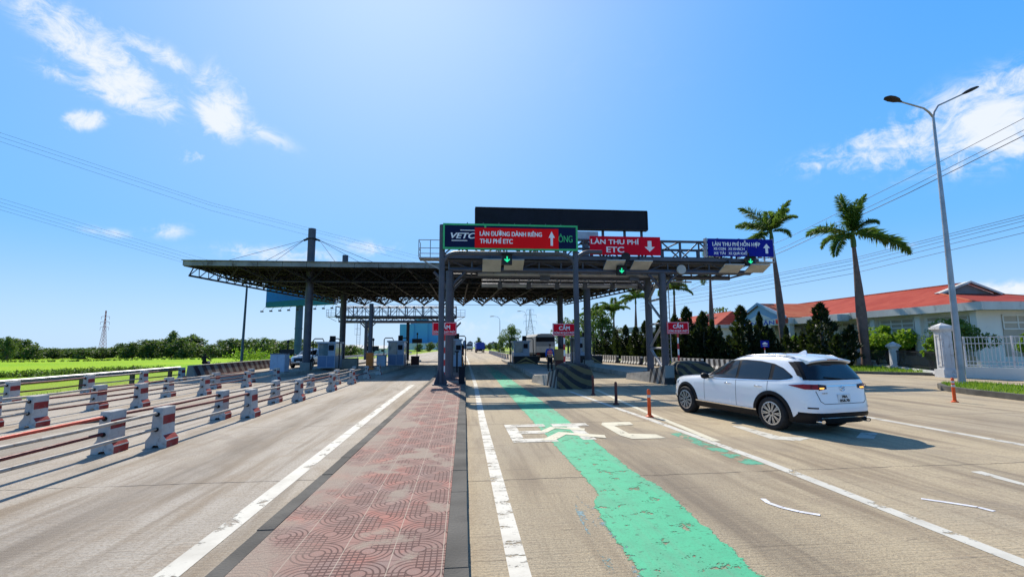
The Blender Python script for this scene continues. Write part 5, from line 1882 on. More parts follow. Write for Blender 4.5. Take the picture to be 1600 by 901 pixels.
        m.grid(rows, True); m.add(rows[0], [tuple(range(14))]); m.add(rows[-1], [tuple(range(14))])
        mo = m.build('mirror', 'cladding', t, 50, world=False)
        m = MB(); m.tube([(side * 0.86, 2.03, 1.07), (side * 0.93, 2.0, 1.06), (side * 1.0, 1.98, 1.06)], 0.028, 8)
        m.build('mirror_stalk', 'cladding', mo, 50, world=False)
        # roof rails
        pts = [(side * (0.60 if 0 < k < 6 else 0.585), y, z) for k, (y, z) in enumerate([(-0.40, 1.632), (-0.30, 1.668), (0.0, 1.682), (0.4, 1.686), (0.75, 1.680), (0.95, 1.662), (1.05, 1.62)])]
        m = MB(); m.tube([(a, b, c_ - 0.012) for a, b, c_ in pts], 0.013, 8); m.build('roof_rail', 'alloy', t, 50, world=False)
        # tail lamps wrap the rear corner
        z_l = lambda tt, a0, a1: None
        for (ua, ub, mat, zl, zh, off) in (('c', 0.60, 'lamp_red', (1.03, 0.965), (1.04, 1.07), 0.010), (0.60, 0.42, 'lamp_smoke', (0.945, 0.975), (1.075, 1.055), 0.011)):
            rows = []
            for k in range(27):
                q = k / 26
                z0 = zl[0] + (zl[1] - zl[0]) * (min(1, q * 2.2) if ua == 'c' else q)
                z1 = zh[0] + (zh[1] - zh[0]) * (min(1, q * 2.2) if ua == 'c' else q)
                col = []
                for j in range(5):
                    z = z0 + (z1 - z0) * j / 4
                    if ua == 'c':
                        a0, a1 = S.t_side(-0.46, z, -1), S.t_rear(-ub, z)
                    else:
                        a0, a1 = S.t_rear(-ua, z), S.t_rear(-ub, z)
                    # spread evenly by distance rather than angle
                    a = a0 + (a1 - a0) * q
                    p = S.pt(a, z, off)
                    col.append((p[0] * -side, p[1], p[2]) if side > 0 else p)
                rows.append(col)
            m = MB(); m.grid(rows)
            lo_ = m.build('tail_lamp' if mat == 'lamp_red' else 'lamp_inner', mat, t, 40, world=False)
            if mat == 'lamp_smoke':
                m = MB(); x = side * 0.53
                p = S.pt(S.t_rear(x, 0.995), 0.995, 0.014)
                m.box(p[0] - 0.055, p[0] + 0.055, p[1] - 0.003, p[1] + 0.01, 0.975, 1.005)
                m.build('indicator', 'lamp_amber', lo_, None, world=False)
        m = MB(); x = side * 0.70
        p = S.pt(S.t_rear(x, 1.01), 1.01, 0.014)
        m.lathe([(0.030, 0.0), (0.040, 0.004), (0.044, 0.0)], (0, 0, 0), 16)
        m.v = [(p[0] + a, p[1] - c_, p[2] + b) for a, b, c_ in m.v]
        m.build('lamp_ring', 'lamp_smoke', t, None, world=False)
        # exhaust tips and reflectors
        m = MB(); m.tube([(side * 0.60, -0.985, 0.30), (side * 0.60, -0.85, 0.30)], 0.042, 16, False); m.tube([(side * 0.60, -0.98, 0.30), (side * 0.60, -0.86, 0.30)], 0.034, 16, True)
        m.v = [((a - side * 0.60) * 1.5 + side * 0.60, b, c_) for a, b, c_ in m.v]
        m.build('exhaust_tip', 'chrome', t, 40, world=False)
        panel('reflector', 'lamp_smoke', np.linspace(side * 0.66, side * 0.80, 6), lambda u: 0.565, lambda u: 0.595, 'rear', 0.006, 2)
        # front lamps
        panel('headlight', 'headlight', np.linspace(side * 0.42, side * 0.80, 14), lambda u: 0.80 + 0.02 * abs(u), lambda u: 0.87 + 0.06 * abs(u), 'front', 0.008, 4)
        panel('fog_lamp', 'headlight', np.linspace(side * 0.55, side * 0.72, 6), lambda u: 0.46, lambda u: 0.50, 'front', 0.010, 2)
        # wheels
        for y, z in AX:
            w = thing('wheel', None, None, (side * 0.815, y, z)); w.parent = t
            tyre = [(0.255, -0.11), (0.30, -0.125), (0.345, -0.118), (0.368, -0.09), (0.373, 0.0), (0.368, 0.09), (0.345, 0.118), (0.30, 0.125), (0.255, 0.11)]
            m = MB()
            m.grid([[(u, r_ * math.cos(a), r_ * math.sin(a)) for a in np.linspace(0, 2 * PI, 41)[:-1]] for r_, u in tyre], True)
            m.build('tyre', 'rubber', w, 40, world=False)
            m = MB()
            rim = [(0.20, 0.10), (0.235, 0.118), (0.262, 0.116), (0.262, 0.095), (0.235, 0.03), (0.23, -0.08)]
            m.grid([[(side * u, r_ * math.cos(a), r_ * math.sin(a)) for a in np.linspace(0, 2 * PI, 41)[:-1]] for r_, u in rim[1:]], True)
            for k in range(10):
                a = 2 * PI * k / 10
                for da in (-0.085, 0.085):
                    d0 = Vector((0, math.cos(a), math.sin(a))); d1 = Vector((0, math.cos(a + da * 1.2), math.sin(a + da * 1.2)))
                    m.bar(Vector((side * 0.098, 0, 0)) + d0 * 0.05, Vector((side * 0.105, 0, 0)) + d1 * 0.245, 0.022, 0.024)
            m.cyl((side * 0.095, 0, 0), (0.04, 0, 0), 0.065, 20)
            m.build('rim', 'alloy', w, 40, world=False)
            m = MB(); m.cyl((side * 0.02, 0, 0), (0.03, 0, 0), 0.25, 32)
            m.build('brake_disc', 'alloy_dark', w, 40, world=False)
            m = MB(); m.cyl((side * 0.118, 0, 0), (0.008, 0, 0), 0.032, 16); m.build('hub_cap', 'alloy_dark', w, 40, world=False)
    # rear glass, spoiler, wiper
    gw = lambda z: 0.72 - (z - 1.17) * 0.30
    rows = []
    for k in range(25):
        q = -1 + 2 * k / 24
        col = []
        for j in range(9):
            z = 1.155 + (1.545 - 1.155) * j / 8
            col.append(S.pt(S.t_rear(q * (gw(z) + 0.035), z), z, 0.004))
        rows.append(col)
    m = MB(); m.grid(rows); m.build('rear_window_surround', 'cladding', t, 40, world=False)
    rows = []
    for k in range(25):
        q = -1 + 2 * k / 24
        rows.append([S.pt(S.t_rear(q * gw(z), z), z, 0.008) for z in np.linspace(1.175, 1.53, 9)])
    m = MB(); m.grid(rows); m.build('rear_window', 'glass_dark', t, 40, world=False)
    rows = []
    for k in range(17):
        x = -0.565 + 1.13 * k / 16
        e = 0.05 * (abs(x) / 0.565) ** 2.5
        rows.append([(x, -0.28, 1.682 - 0.7 * e), (x, -0.52, 1.655 - e), (x, -0.775 + e, 1.603 - e), (x, -0.785 + e, 1.585 - e), (x, -0.755 + e, 1.552 - e), (x, -0.62, 1.53 - e), (x, -0.40, 1.58 - e)])
    m = MB(); m.grid(rows, True); m.add(rows[0], [tuple(range(7))]); m.add(rows[-1], [tuple(range(7))])
    sp = m.build('spoiler', paint, t, 35, world=False)
    for side in (-1, 1):
        m = MB()
        q = [S.pt(S.t_rear(side * (gw(z) + 0.03), z), z, 0.012) for z in (1.20, 1.36, 1.53)]
        o = [S.pt(S.t_rear(side * (gw(z) + 0.062), z), z, 0.014) for z in (1.24, 1.38, 1.53)]
        e = None
        m.grid([q, o])
        m.build('spoiler_fin', 'cladding', sp, None, world=False)
    m = MB(); m.box(-0.14, 0.14, -0.795, -0.780, 1.578, 1.596); m.build('high_brake_lamp', 'lamp_red', sp, None, world=False)
    m = MB()
    p0 = Vector(S.pt(S.t_rear(0.02, 1.165), 1.165, 0.03)); p1 = Vector(S.pt(S.t_rear(-0.40, 1.21), 1.21, 0.02))
    m.tube([p0, p1], 0.012, 6); m.build('rear_wiper', 'cladding', t, None, world=False)
    # shark fin
    m = MB(); m.add([(-0.02, -0.18, 1.70), (0.02, -0.18, 1.70), (0.025, 0.02, 1.712), (-0.025, 0.02, 1.712), (0, -0.17, 1.785), (0, -0.12, 1.785)],
                    [(0, 1, 4), (1, 2, 5, 4), (2, 3, 5), (3, 0, 4, 5), (3, 2, 1, 0)])
    m.build('antenna_fin', paint, t, 40, world=False)
    # tailgate seam, crease, bumper cladding
    def seam(pts, w=0.006, mat='cladding', off=0.0028):
        m = MB()
        for (xa, za), (xb, zb) in zip(pts[:-1], pts[1:]):
            rows = []
            n_ = 8
            d = Vector((xb - xa, zb - za)).normalized(); nn = Vector((-d.y, d.x)) * w
            for k in range(n_ + 1):
                x, z = xa + (xb - xa) * k / n_, za + (zb - za) * k / n_
                rows.append([S.pt(S.t_rear(x - nn.x, z - nn.y), z - nn.y, off), S.pt(S.t_rear(x + nn.x, z + nn.y), z + nn.y, off)])
            m.grid(rows)
        return m.build('tailgate_seam', mat, t, None, world=False)
    seam([(-0.66, 0.93), (-0.60, 0.72), (-0.52, 0.665), (0.52, 0.665), (0.60, 0.72), (0.66, 0.93)])
    seam([(-0.40, 1.035), (0.40, 1.035)], 0.012, 'chrome', 0.010)
    panel('rear_bumper_cladding', 'cladding', np.linspace(-0.86, 0.86, 33), lambda u: 0.25, lambda u: 0.46 - 0.02 * (abs(u) > 0.7), 'rear', 0.012, 5)
    panel('bumper_trim', 'chrome', np.linspace(-0.60, 0.60, 25), lambda u: 0.375, lambda u: 0.395, 'rear', 0.022, 2)
    # emblem: ring with a winged stroke
    c = Vector(S.pt(S.t_rear(0.0, 0.975), 0.975, 0.012))
    m = MB()
    el = [(0.062 * math.cos(a), 0.05 * math.sin(a)) for a in np.linspace(0, 2 * PI, 25)]
    m.tube([c + Vector((u, 0, v)) for u, v in el], 0.007, 6, False)
    wing = [(-0.058, 0.014), (-0.035, 0.016), (-0.014, 0.0), (0.0, -0.016), (0.014, 0.0), (0.035, 0.016), (0.058, 0.014)]
    m.tube([c + Vector((u, -0.003, v)) for u, v in wing], 0.007, 6)
    m.build('emblem', 'chrome', t, 50, world=False)
    m = MB(); m.obox(c + Vector((0, -0.02, -0.235 + 0.03)), (0.165, 0, 0), (0, 0.006, 0), (0, 0, 0.085))
    pl = m.build('number_plate', 'plate', t, None, world=False)
    if plate:
        for i, s_ in enumerate(plate):
            me = text_mesh(s_, 0.15 if i == 0 else 0.25, 0.058, bold=0.03, depth=0.003, align='C')
            me.materials.append(MATS['plate_ink'])
            o = bpy.data.objects.new('lettering', me); COL.objects.link(o); o.parent = pl
            o.location = c + Vector((0, -0.027, -0.205 + (0.012 if i == 0 else -0.070)))
        me = text_mesh('CX-8', 0.13, 0.026, bold=0.03, depth=0.004, align='L')
        me.materials.append(MATS['alloy'])
        o = bpy.data.objects.new('lettering', me); COL.objects.link(o); o.parent = t
        o.location = Vector(S.pt(S.t_rear(-0.5, 0.875), 0.875, 0.008)) + Vector((-0.05, -0.002, 0))
    # front: windscreen, grille, plate
    panel('windscreen', 'glass_dark', np.linspace(-0.66, 0.66, 25), lambda u: 1.16, lambda u: 1.52, 'front', 0.006, 8)
    panel('grille', 'cladding', np.linspace(-0.40, 0.40, 15), lambda u: 0.56 + 0.04 * abs(u), lambda u: 0.82, 'front', 0.008, 4)
    panel('lower_intake', 'cladding', np.linspace(-0.75, 0.75, 21), lambda u: 0.27, lambda u: 0.42, 'front', 0.010, 3)
    m = MB(); p = S.pt(S.t_front(0, 0.6), 0.6, 0.02); m.box(-0.17, 0.17, p[1], p[1] + 0.01, 0.52, 0.63); m.build('front_plate', 'plate', t, None, world=False)
    t.scale = scale if isinstance(scale, tuple) else (scale,) * 3
    return t

car = make_suv('car', 'white SUV with dark windows and lit indicator turning in the right-hand lane', 'car', 'car_white', (7.76, 10.46, 0), 0.185, ('78A', '058.70'), (1.01, 1.035, 0.975))
make_suv('car', 'silver-blue SUV facing the camera between the left column and the left booth', 'car', 'car_silver', (-14.85, 50.6, 0), PI - 0.05, None, 1.05)

# ------------------------------------------------------------------ lorries
def truck_wheels(t, xs, ys, r=0.5):
    for y in ys:
        for x in xs:
            w = MB(); w.cyl((x, y, r), (0.3, 0, 0), r, 24)
            o = w.build('wheel', 'rubber', t, 40, world=False)
            w = MB(); w.cyl((x, y, r), (0.32, 0, 0), r * 0.5, 16); w.build('rim', 'alloy_dark', o, 40, world=False)

def make_truck(label, loc, body, rear, rz=0.0, W=2.3, Lb=6.5, H=3.3, tarp=True):
    """lorry seen from behind: y forward, tail at y = 0"""
    t = thing('truck', label, 'truck', loc, rz)
    m = MB(); m.box(-W / 2, W / 2, 0, Lb, 0.95, 1.15); m.box(-0.5, 0.5, 0.2, Lb + 2, 0.65, 0.949); m.build('chassis', 'cladding', t, None, world=False)
    prof = [(-W / 2, 1.16), (-W / 2, H - 0.35), (-W / 2 + 0.3, H - 0.08), (-0.5, H), (0.5, H), (W / 2 - 0.3, H - 0.08), (W / 2, H - 0.35), (W / 2, 1.16)]
    m = MB(); m.ext(prof, lambda u, v, w: (u, w, v), 0.02, Lb)
    m.build('cargo_cover', body, t, 30, world=False)
    m = MB()
    m.box(-W / 2 + 0.06, W / 2 - 0.06, -0.02, 0.015, 1.2, 1.9)
    m.build('tailboard', rear, t, None, world=False)
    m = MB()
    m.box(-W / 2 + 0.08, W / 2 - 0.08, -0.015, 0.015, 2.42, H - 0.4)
    m.build('rear_opening', 'dark_board' if tarp else rear, t, None, world=False)  # covered lorries: solid dark sheet, its colour standing for shade inside the open rear
    m = MB(); m.box(-W / 2 + 0.07, W / 2 - 0.07, -0.018, 0.015, 1.93, 2.38)
    m.build('rear_panel', body, t, None, world=False)
    m = MB()
    for x in (-W / 2 + 0.15, W / 2 - 0.45): m.box(x, x + 0.3, -0.06, -0.025, 0.98, 1.10)
    m.build('tail_lamp', 'lamp_red', t, None, world=False)
    m = MB(); m.box(-W / 2 + 0.1, W / 2 - 0.1, -0.06, 0.04, 0.55, 0.68); m.build('rear_guard', 'cladding', t, None, world=False)
    m = MB(); m.ext([(0, 0.9), (0, H - 0.5), (0.3, H - 0.35), (1.2, H - 0.5), (1.7, 1.9), (1.75, 0.6), (0, 0.6)], lambda u, v, w: (w, Lb + 0.25 + u, v), -W / 2 + 0.08, W / 2 - 0.08)
    m.build('cab', rear if tarp is False else 'wall_white', t, None, world=False)
    for s in (-1, 1):
        m = MB(); m.box(s * (W / 2 + 0.12) - 0.09, s * (W / 2 + 0.12) + 0.09, Lb + 1.7, Lb + 1.8, 1.9, 2.35); m.build('mirror', 'cladding', t, None, world=False)
    truck_wheels(t, (-W / 2 + 0.2, W / 2 - 0.2), (1.5, Lb + 1.1))
    return t
make_truck('white covered lorry with a dark open rear standing beyond the worker at the toll booths', (9.6, 55.5, 0), 'tarp', 'wall_white', 0.10, 2.35, 6.0, 3.35)
make_truck('blue lorry driving away on the far road past the toll plaza', (5.6, 150.0, 0), 'truck_blue', 'truck_blue', 0.02, 2.6, 8.5, 3.3, False)
make_truck('grey lorry far away on the road beside the blue lorry', (3.2, 215.0, 0), 'tarp', 'wall_white', 0.0, 2.6, 7.5, 3.4, True)

# ------------------------------------------------------------------ people
def person(label, loc, rz, H, joints, parts, cat='person'):
    """joints: dict name -> (pos, radius); edges; one skinned surface; clothing as separate skinned pieces"""
    t = thing('person', label, cat, loc, rz)
    for nm, mat, pts, edges, root in parts:
        me = bpy.data.meshes.new(nm)
        me.from_pydata([p for p, r_ in pts], edges, [])
        o = bpy.data.objects.new(nm, me); COL.objects.link(o)
        md = o.modifiers.new('s', 'SKIN')
        md.use_smooth_shade = True
        sk = me.skin_vertices[0].data if me.skin_vertices else None
        if sk is None:
            bm = bmesh.new(); bm.from_mesh(me); bm.verts.layers.skin.verify(); bm.to_mesh(me); bm.free()
            sk = me.skin_vertices[0].data
        for i, (p, r_) in enumerate(pts):
            sk[i].radius = r_ if isinstance(r_, tuple) else (r_, r_)
            sk[i].use_root = (i == root)
        sb = o.modifiers.new('d', 'SUBSURF'); sb.levels = 1; sb.render_levels = 1
        dg = bpy.context.evaluated_depsgraph_get(); dg.update()
        nm_ = bpy.data.meshes.new_from_object(o.evaluated_get(dg))
        o.modifiers.clear(); o.data = nm_
        nm_.materials.clear(); nm_.materials.append(MATS[mat])
        nm_.polygons.foreach_set('use_smooth', [True] * len(nm_.polygons))
        o.parent = t
    return t

# worker: local y forward (faces -y, towards the camera), arms hanging
def hand(cx, cy, cz, s):
    pts, ed = [((cx, cy, cz), 0.022), ((cx + s * 0.004, cy - 0.01, cz - 0.055), 0.030), ((cx + s * 0.004, cy - 0.012, cz - 0.085), 0.028)], [(0, 1), (1, 2)]
    for i, (dy, ln) in enumerate(((-0.028, 0.060), (-0.010, 0.072), (0.008, 0.068), (0.024, 0.052))):
        b = len(pts)
        pts += [((cx, cy - 0.012 + dy, cz - 0.10), 0.009), ((cx - s * 0.006, cy - 0.014 + dy, cz - 0.10 - ln * 0.55), 0.0085), ((cx - s * 0.018, cy - 0.016 + dy, cz - 0.10 - ln), 0.0075)]
        ed += [(2, b), (b, b + 1), (b + 1, b + 2)]
    b = len(pts)
    pts += [((cx - s * 0.006, cy - 0.045, cz - 0.055), 0.010), ((cx - s * 0.016, cy - 0.060, cz - 0.085), 0.009)]
    ed += [(1, b), (b, b + 1)]
    return pts, ed
bodyp = [((0, 0, 0.95), (0.15, 0.105)), ((0, 0, 1.10), (0.135, 0.095)), ((0, 0, 1.28), (0.155, 0.105)), ((0, 0, 1.40), (0.13, 0.09)), ((0, 0, 1.47), (0.055, 0.055)), ((0, -0.01, 1.54), (0.062, 0.07)), ((0, -0.015, 1.62), (0.075, 0.092)), ((0, -0.01, 1.70), (0.055, 0.065)),
         ((-0.19, 0, 1.39), 0.062), ((-0.25, 0.01, 1.13), 0.047), ((-0.255, -0.04, 0.90), 0.034), ((0.19, 0, 1.39), 0.062), ((0.25, 0.01, 1.13), 0.047), ((0.24, -0.07, 0.91), 0.034),
         ((-0.10, 0, 0.86), 0.088), ((-0.115, -0.01, 0.48), 0.060), ((-0.12, 0.01, 0.09), 0.042), ((-0.13, -0.13, 0.04), 0.040), ((0.10, 0, 0.86), 0.088), ((0.12, -0.01, 0.48), 0.060), ((0.13, 0.02, 0.09), 0.042), ((0.15, -0.12, 0.04), 0.040)]
bodye = [(0, 1), (1, 2), (2, 3), (3, 4), (4, 5), (5, 6), (6, 7), (3, 8), (8, 9), (9, 10), (3, 11), (11, 12), (12, 13), (0, 14), (14, 15), (15, 16), (16, 17), (0, 18), (18, 19), (19, 20), (20, 21)]
hl, hle = hand(-0.257, -0.05, 0.875, -1)
hr, hre = hand(0.24, -0.08, 0.885, 1)
trous = [((0, 0, 0.98), (0.165, 0.12)), ((-0.10, 0, 0.86), 0.105), ((-0.115, -0.01, 0.48), 0.078), ((-0.12, 0.01, 0.10), 0.065), ((0.10, 0, 0.86), 0.105), ((0.12, -0.01, 0.48), 0.078), ((0.13, 0.02, 0.10), 0.065)]
jack = [((0, 0, 0.98), (0.165, 0.12)), ((0, 0, 1.28), (0.17, 0.12)), ((0, 0, 1.41), (0.145, 0.10)), ((-0.20, 0, 1.39), 0.075), ((-0.255, 0.01, 1.13), 0.06), ((-0.257, -0.03, 0.93), 0.05), ((0.20, 0, 1.39), 0.075), ((0.255, 0.01, 1.13), 0.06), ((0.243, -0.06, 0.94), 0.05)]
vest = [((0, 0, 1.00), (0.205, 0.160)), ((0, 0, 1.15), (0.20, 0.158)), ((0, 0, 1.30), (0.20, 0.156)), ((0, 0, 1.42), (0.15, 0.12))]
pw = person('worker in blue jacket, orange reflective vest and face mask standing behind the striped hump', (5.75, 31.6, 0.26), 0.15, 1.72, None, [
    ('body', 'skin', bodyp, bodye, 0), ('hand', 'skin', hl, hle, 1), ('hand', 'skin', hr, hre, 1),
    ('trousers', 'cloth_dark', trous, [(0, 1), (1, 2), (2, 3), (0, 4), (4, 5), (5, 6)], 0),
    ('jacket', 'cloth_blue', jack, [(0, 1), (1, 2), (2, 3), (3, 4), (4, 5), (2, 6), (6, 7), (7, 8)], 0),
    ('vest', 'vest_orange', vest, [(0, 1), (1, 2), (2, 3)], 0),
    ('cap', 'hair', [((0, 0.0, 1.67), (0.082, 0.098)), ((0, 0.0, 1.74), (0.06, 0.07)), ((0, -0.10, 1.68), (0.05, 0.02))], [(0, 1), (0, 2)], 0),
    ('face_mask', 'mask_white', [((0, -0.06, 1.565), (0.058, 0.048)), ((0, -0.07, 1.60), (0.056, 0.045))], [(0, 1)], 0),
    ('shoe', 'cloth_dark', [((-0.12, 0.02, 0.055), 0.055), ((-0.135, -0.15, 0.045), 0.048)], [(0, 1)], 0),
    ('shoe', 'cloth_dark', [((0.13, 0.03, 0.055), 0.055), ((0.155, -0.14, 0.045), 0.048)], [(0, 1)], 0)])
m = MB()
for z in (1.08, 1.24):
    m.grid([[(0.196 * math.cos(a), 0.152 * math.sin(a), z + dz) for a in np.linspace(0, 2 * PI, 29)[:-1]] for dz in (0.0, 0.04)], True)
m.build('reflective_band', 'reflective', pw, 60, world=False)
m = MB()
for x in (-0.034, 0.034): m.box(x - 0.014, x + 0.014, -0.116, -0.10, 1.625, 1.638)
m.build('eye', 'hair', pw, None, world=False)

# rider on a motorcycle beyond the striped wall
def motorbike(label, loc, rz):
    t = thing('motorcycle', label, 'motorcycle', loc, rz)
    for y in (-0.62, 0.62):
        m = MB()
        m.tube([(0, y + 0.25 * math.cos(a), 0.30 + 0.25 * math.sin(a)) for a in np.linspace(0, 2 * PI, 25)], 0.05, 8, False)
        w = m.build('wheel', 'rubber', t, 50, world=False)
        m = MB(); m.cyl((0, y, 0.30), (0.08, 0, 0), 0.10, 14); m.build('hub', 'alloy', w, 40, world=False)
    m = MB(); m.tube([(0, -0.62, 0.30), (0, -0.45, 0.62), (0, 0.0, 0.45), (0, 0.42, 0.85), (0, 0.62, 0.30)], 0.05, 8); m.box(-0.12, 0.12, -0.2, 0.25, 0.25, 0.5)
    m.build('frame', 'alloy_dark', t, 40, world=False)
    m = MB(); m.ext([(-0.75, 0.70), (-0.70, 0.80), (0.05, 0.78), (0.10, 0.66)], lambda u, v, w: (w, u, v), -0.13, 0.13); m.build('seat', 'cladding', t, None, world=False)
    m = MB(); m.ext([(0.28, 0.35), (0.30, 0.95), (0.46, 1.0), (0.50, 0.60), (0.40, 0.33)], lambda u, v, w: (w, u, v), -0.19, 0.19); m.build('leg_shield', 'truck_blue', t, None, world=False)
    m = MB(); m.tube([(-0.34, 0.30, 1.04), (0, 0.38, 1.02), (0.34, 0.30, 1.04)], 0.018, 8); m.build('handlebar', 'cladding', t, None, world=False)
    m = MB(); m.cyl((0, 0.46, 0.95), (0, 0.08, 0), 0.09, 16); m.build('headlight', 'headlight', t, 40, world=False)
    return t
motorbike('small motorcycle ridden along the outside of the striped wall', (-20.4, 41.0, -0.18), 0.05)
sit = [((0, 0.0, 0.86), (0.15, 0.12)), ((0, 0.04, 1.05), (0.14, 0.10)), ((0, 0.06, 1.26), (0.15, 0.10)), ((0, 0.06, 1.36), (0.11, 0.08)), ((0, 0.08, 1.43), 0.05), ((0, 0.10, 1.52), (0.075, 0.085)), ((0, 0.10, 1.60), (0.06, 0.07)),
       ((-0.19, 0.08, 1.32), 0.06), ((-0.28, 0.22, 1.12), 0.045), ((-0.31, 0.44, 1.06), 0.035), ((0.19, 0.08, 1.32), 0.06), ((0.28, 0.22, 1.12), 0.045), ((0.31, 0.44, 1.06), 0.035),
       ((-0.12, 0.10, 0.84), 0.09), ((-0.17, 0.46, 0.80), 0.065), ((-0.16, 0.36, 0.40), 0.045), ((-0.16, 0.46, 0.34), 0.038), ((0.12, 0.10, 0.84), 0.09), ((0.17, 0.46, 0.80), 0.065), ((0.16, 0.36, 0.40), 0.045), ((0.16, 0.46, 0.34), 0.038)]
side_ = [(0, 1), (1, 2), (2, 3), (3, 4), (4, 5), (5, 6), (3, 7), (7, 8), (8, 9), (3, 10), (10, 11), (11, 12), (0, 13), (13, 14), (14, 15), (15, 16), (0, 17), (17, 18), (18, 19), (19, 20)]
rl = [((-0.31, 0.44, 1.06), 0.03), ((-0.31, 0.50, 1.055), 0.035), ((-0.30, 0.52, 1.02), 0.02), ((-0.33, 0.52, 1.02), 0.018)]
rr_ = [((0.31, 0.44, 1.06), 0.03), ((0.31, 0.50, 1.055), 0.035), ((0.30, 0.52, 1.02), 0.02), ((0.33, 0.52, 1.02), 0.018)]
person('rider in dark clothes and helmet on the motorcycle by the green field', (-20.4, 40.85, -0.14), 0.05, 1.6, None, [
    ('body', 'cloth_dark', sit, side_, 0), ('hand', 'skin', rl, [(0, 1), (1, 2), (1, 3)], 0), ('hand', 'skin', rr_, [(0, 1), (1, 2), (1, 3)], 0),
    ('helmet', 'hair', [((0, 0.10, 1.54), (0.105, 0.12)), ((0, 0.10, 1.62), (0.08, 0.09))], [(0, 1)], 0)])
# ------------------------------------------------------------------ vegetation
NPR = np.random.RandomState(11)
def at(px, py, Y):
    d = ray(px, py)
    return Vector((0, 0, CAMH)) + d * (Y / d.y)
def onground(px, py, z):
    d = ray(px, py)
    return Vector((0, 0, CAMH)) + d * ((z - CAMH) / d.z)

def leaf_quads(c, d, n, ln, wd):
    """rhombic leaves: centres c, long axis d, normal hint n"""
    d = d / (np.linalg.norm(d, axis=1, keepdims=True) + 1e-9)
    s = np.cross(d, n)
    s = s / (np.linalg.norm(s, axis=1, keepdims=True) + 1e-9)
    ln = np.reshape(ln, (-1, 1)); wd = np.reshape(wd, (-1, 1))
    v = np.stack([c - d * ln / 2, c + s * wd / 2 - d * ln * 0.05, c + d * ln / 2, c - s * wd / 2 - d * ln * 0.05], axis=1)
    return v.reshape(-1, 3)

def quads_mesh(name, v, mat):
    me = bpy.data.meshes.new(name)
    n = len(v); q = n // 4
    me.vertices.add(n); me.vertices.foreach_set('co', np.asarray(v, dtype=np.float32).ravel())
    me.loops.add(n); me.loops.foreach_set('vertex_index', np.arange(n, dtype=np.int32))
    me.polygons.add(q); me.polygons.foreach_set('loop_start', np.arange(0, n, 4, dtype=np.int32))
    try: me.polygons.foreach_set('loop_total', np.full(q, 4, dtype=np.int32))
    except Exception: pass
    me.update(calc_edges=True)
    me.validate()
    me.materials.append(MATS[mat])
    return me

def rdir(n):
    a = NPR.normal(size=(n, 3))
    return a / np.linalg.norm(a, axis=1, keepdims=True)

def clump_leaves(blobs, size, per=None, down=0.3):
    """leaves on ragged clumps: blobs = (x, y, z, r, n)"""
    out = []
    for (x, y, z, r, n) in blobs:
        d = rdir(n)
        rad = r * (0.55 + 0.5 * NPR.rand(n, 1) ** 0.6)
        sc = np.array([1.0, 1.0, 0.8])
        c = np.array([x, y, z]) + d * rad * sc
        ax = d * 0.5 + rdir(n) * 0.8 + np.array([0, 0, -down])
        out.append(leaf_quads(c, ax, rdir(n), size * NPR.uniform(0.7, 1.5, n), size * NPR.uniform(0.4, 0.7, n)))
    return np.concatenate(out)

def crown_blobs(h0, h1, rad, nb, per, seed, flat=1.0):
    r_ = np.random.RandomState(seed)
    bl = []
    for k in range(nb):
        u = r_.rand()
        z = h0 + (h1 - h0) * u
        env = rad * math.sqrt(max(0.05, 1 - (2 * (u - 0.42)) ** 2 * 0.85))
        a = r_.rand() * 2 * PI
        rr = env * math.sqrt(r_.rand()) * 0.85
        br = rad * r_.uniform(0.20, 0.42)
        bl.append((rr * math.cos(a), rr * math.sin(a), z, br, int(per * r_.uniform(0.6, 1.3))))
    return bl

def make_tree(h, rad, trunk_h, seed, mat, nb=22, per=60, leaf=0.3, name='leafy_tree'):
    t = thing(name, 'x', 'tree')
    bl = crown_blobs(trunk_h, h - rad * 0.2, rad, nb, per, seed)
    m = MB()
    r_ = random.Random(seed)
    top = Vector((r_.uniform(-.2, .2), r_.uniform(-.2, .2), h * 0.75))
    m.tube([(0, 0, -0.3), (0.03, 0, trunk_h * 0.6), (top.x * .5, top.y * .5, trunk_h), tuple(top)], [0.035 * h, 0.026 * h, 0.02 * h, 0.006 * h], 8)
    for b in bl[:9]:
        z0 = trunk_h * r_.uniform(0.7, 1.2)
        m.tube([(0, 0, z0), (b[0] * .5, b[1] * .5, (z0 + b[2]) / 2 + 0.2), (b[0], b[1], b[2])], [0.014 * h, 0.009 * h, 0.003 * h], 6)
    m.build('trunk', 'bark', t, 60, world=False)
    me = quads_mesh('crown', clump_leaves(bl, leaf), mat)
    o = bpy.data.objects.new('crown', me); COL.objects.link(o); o.parent = t
    return t

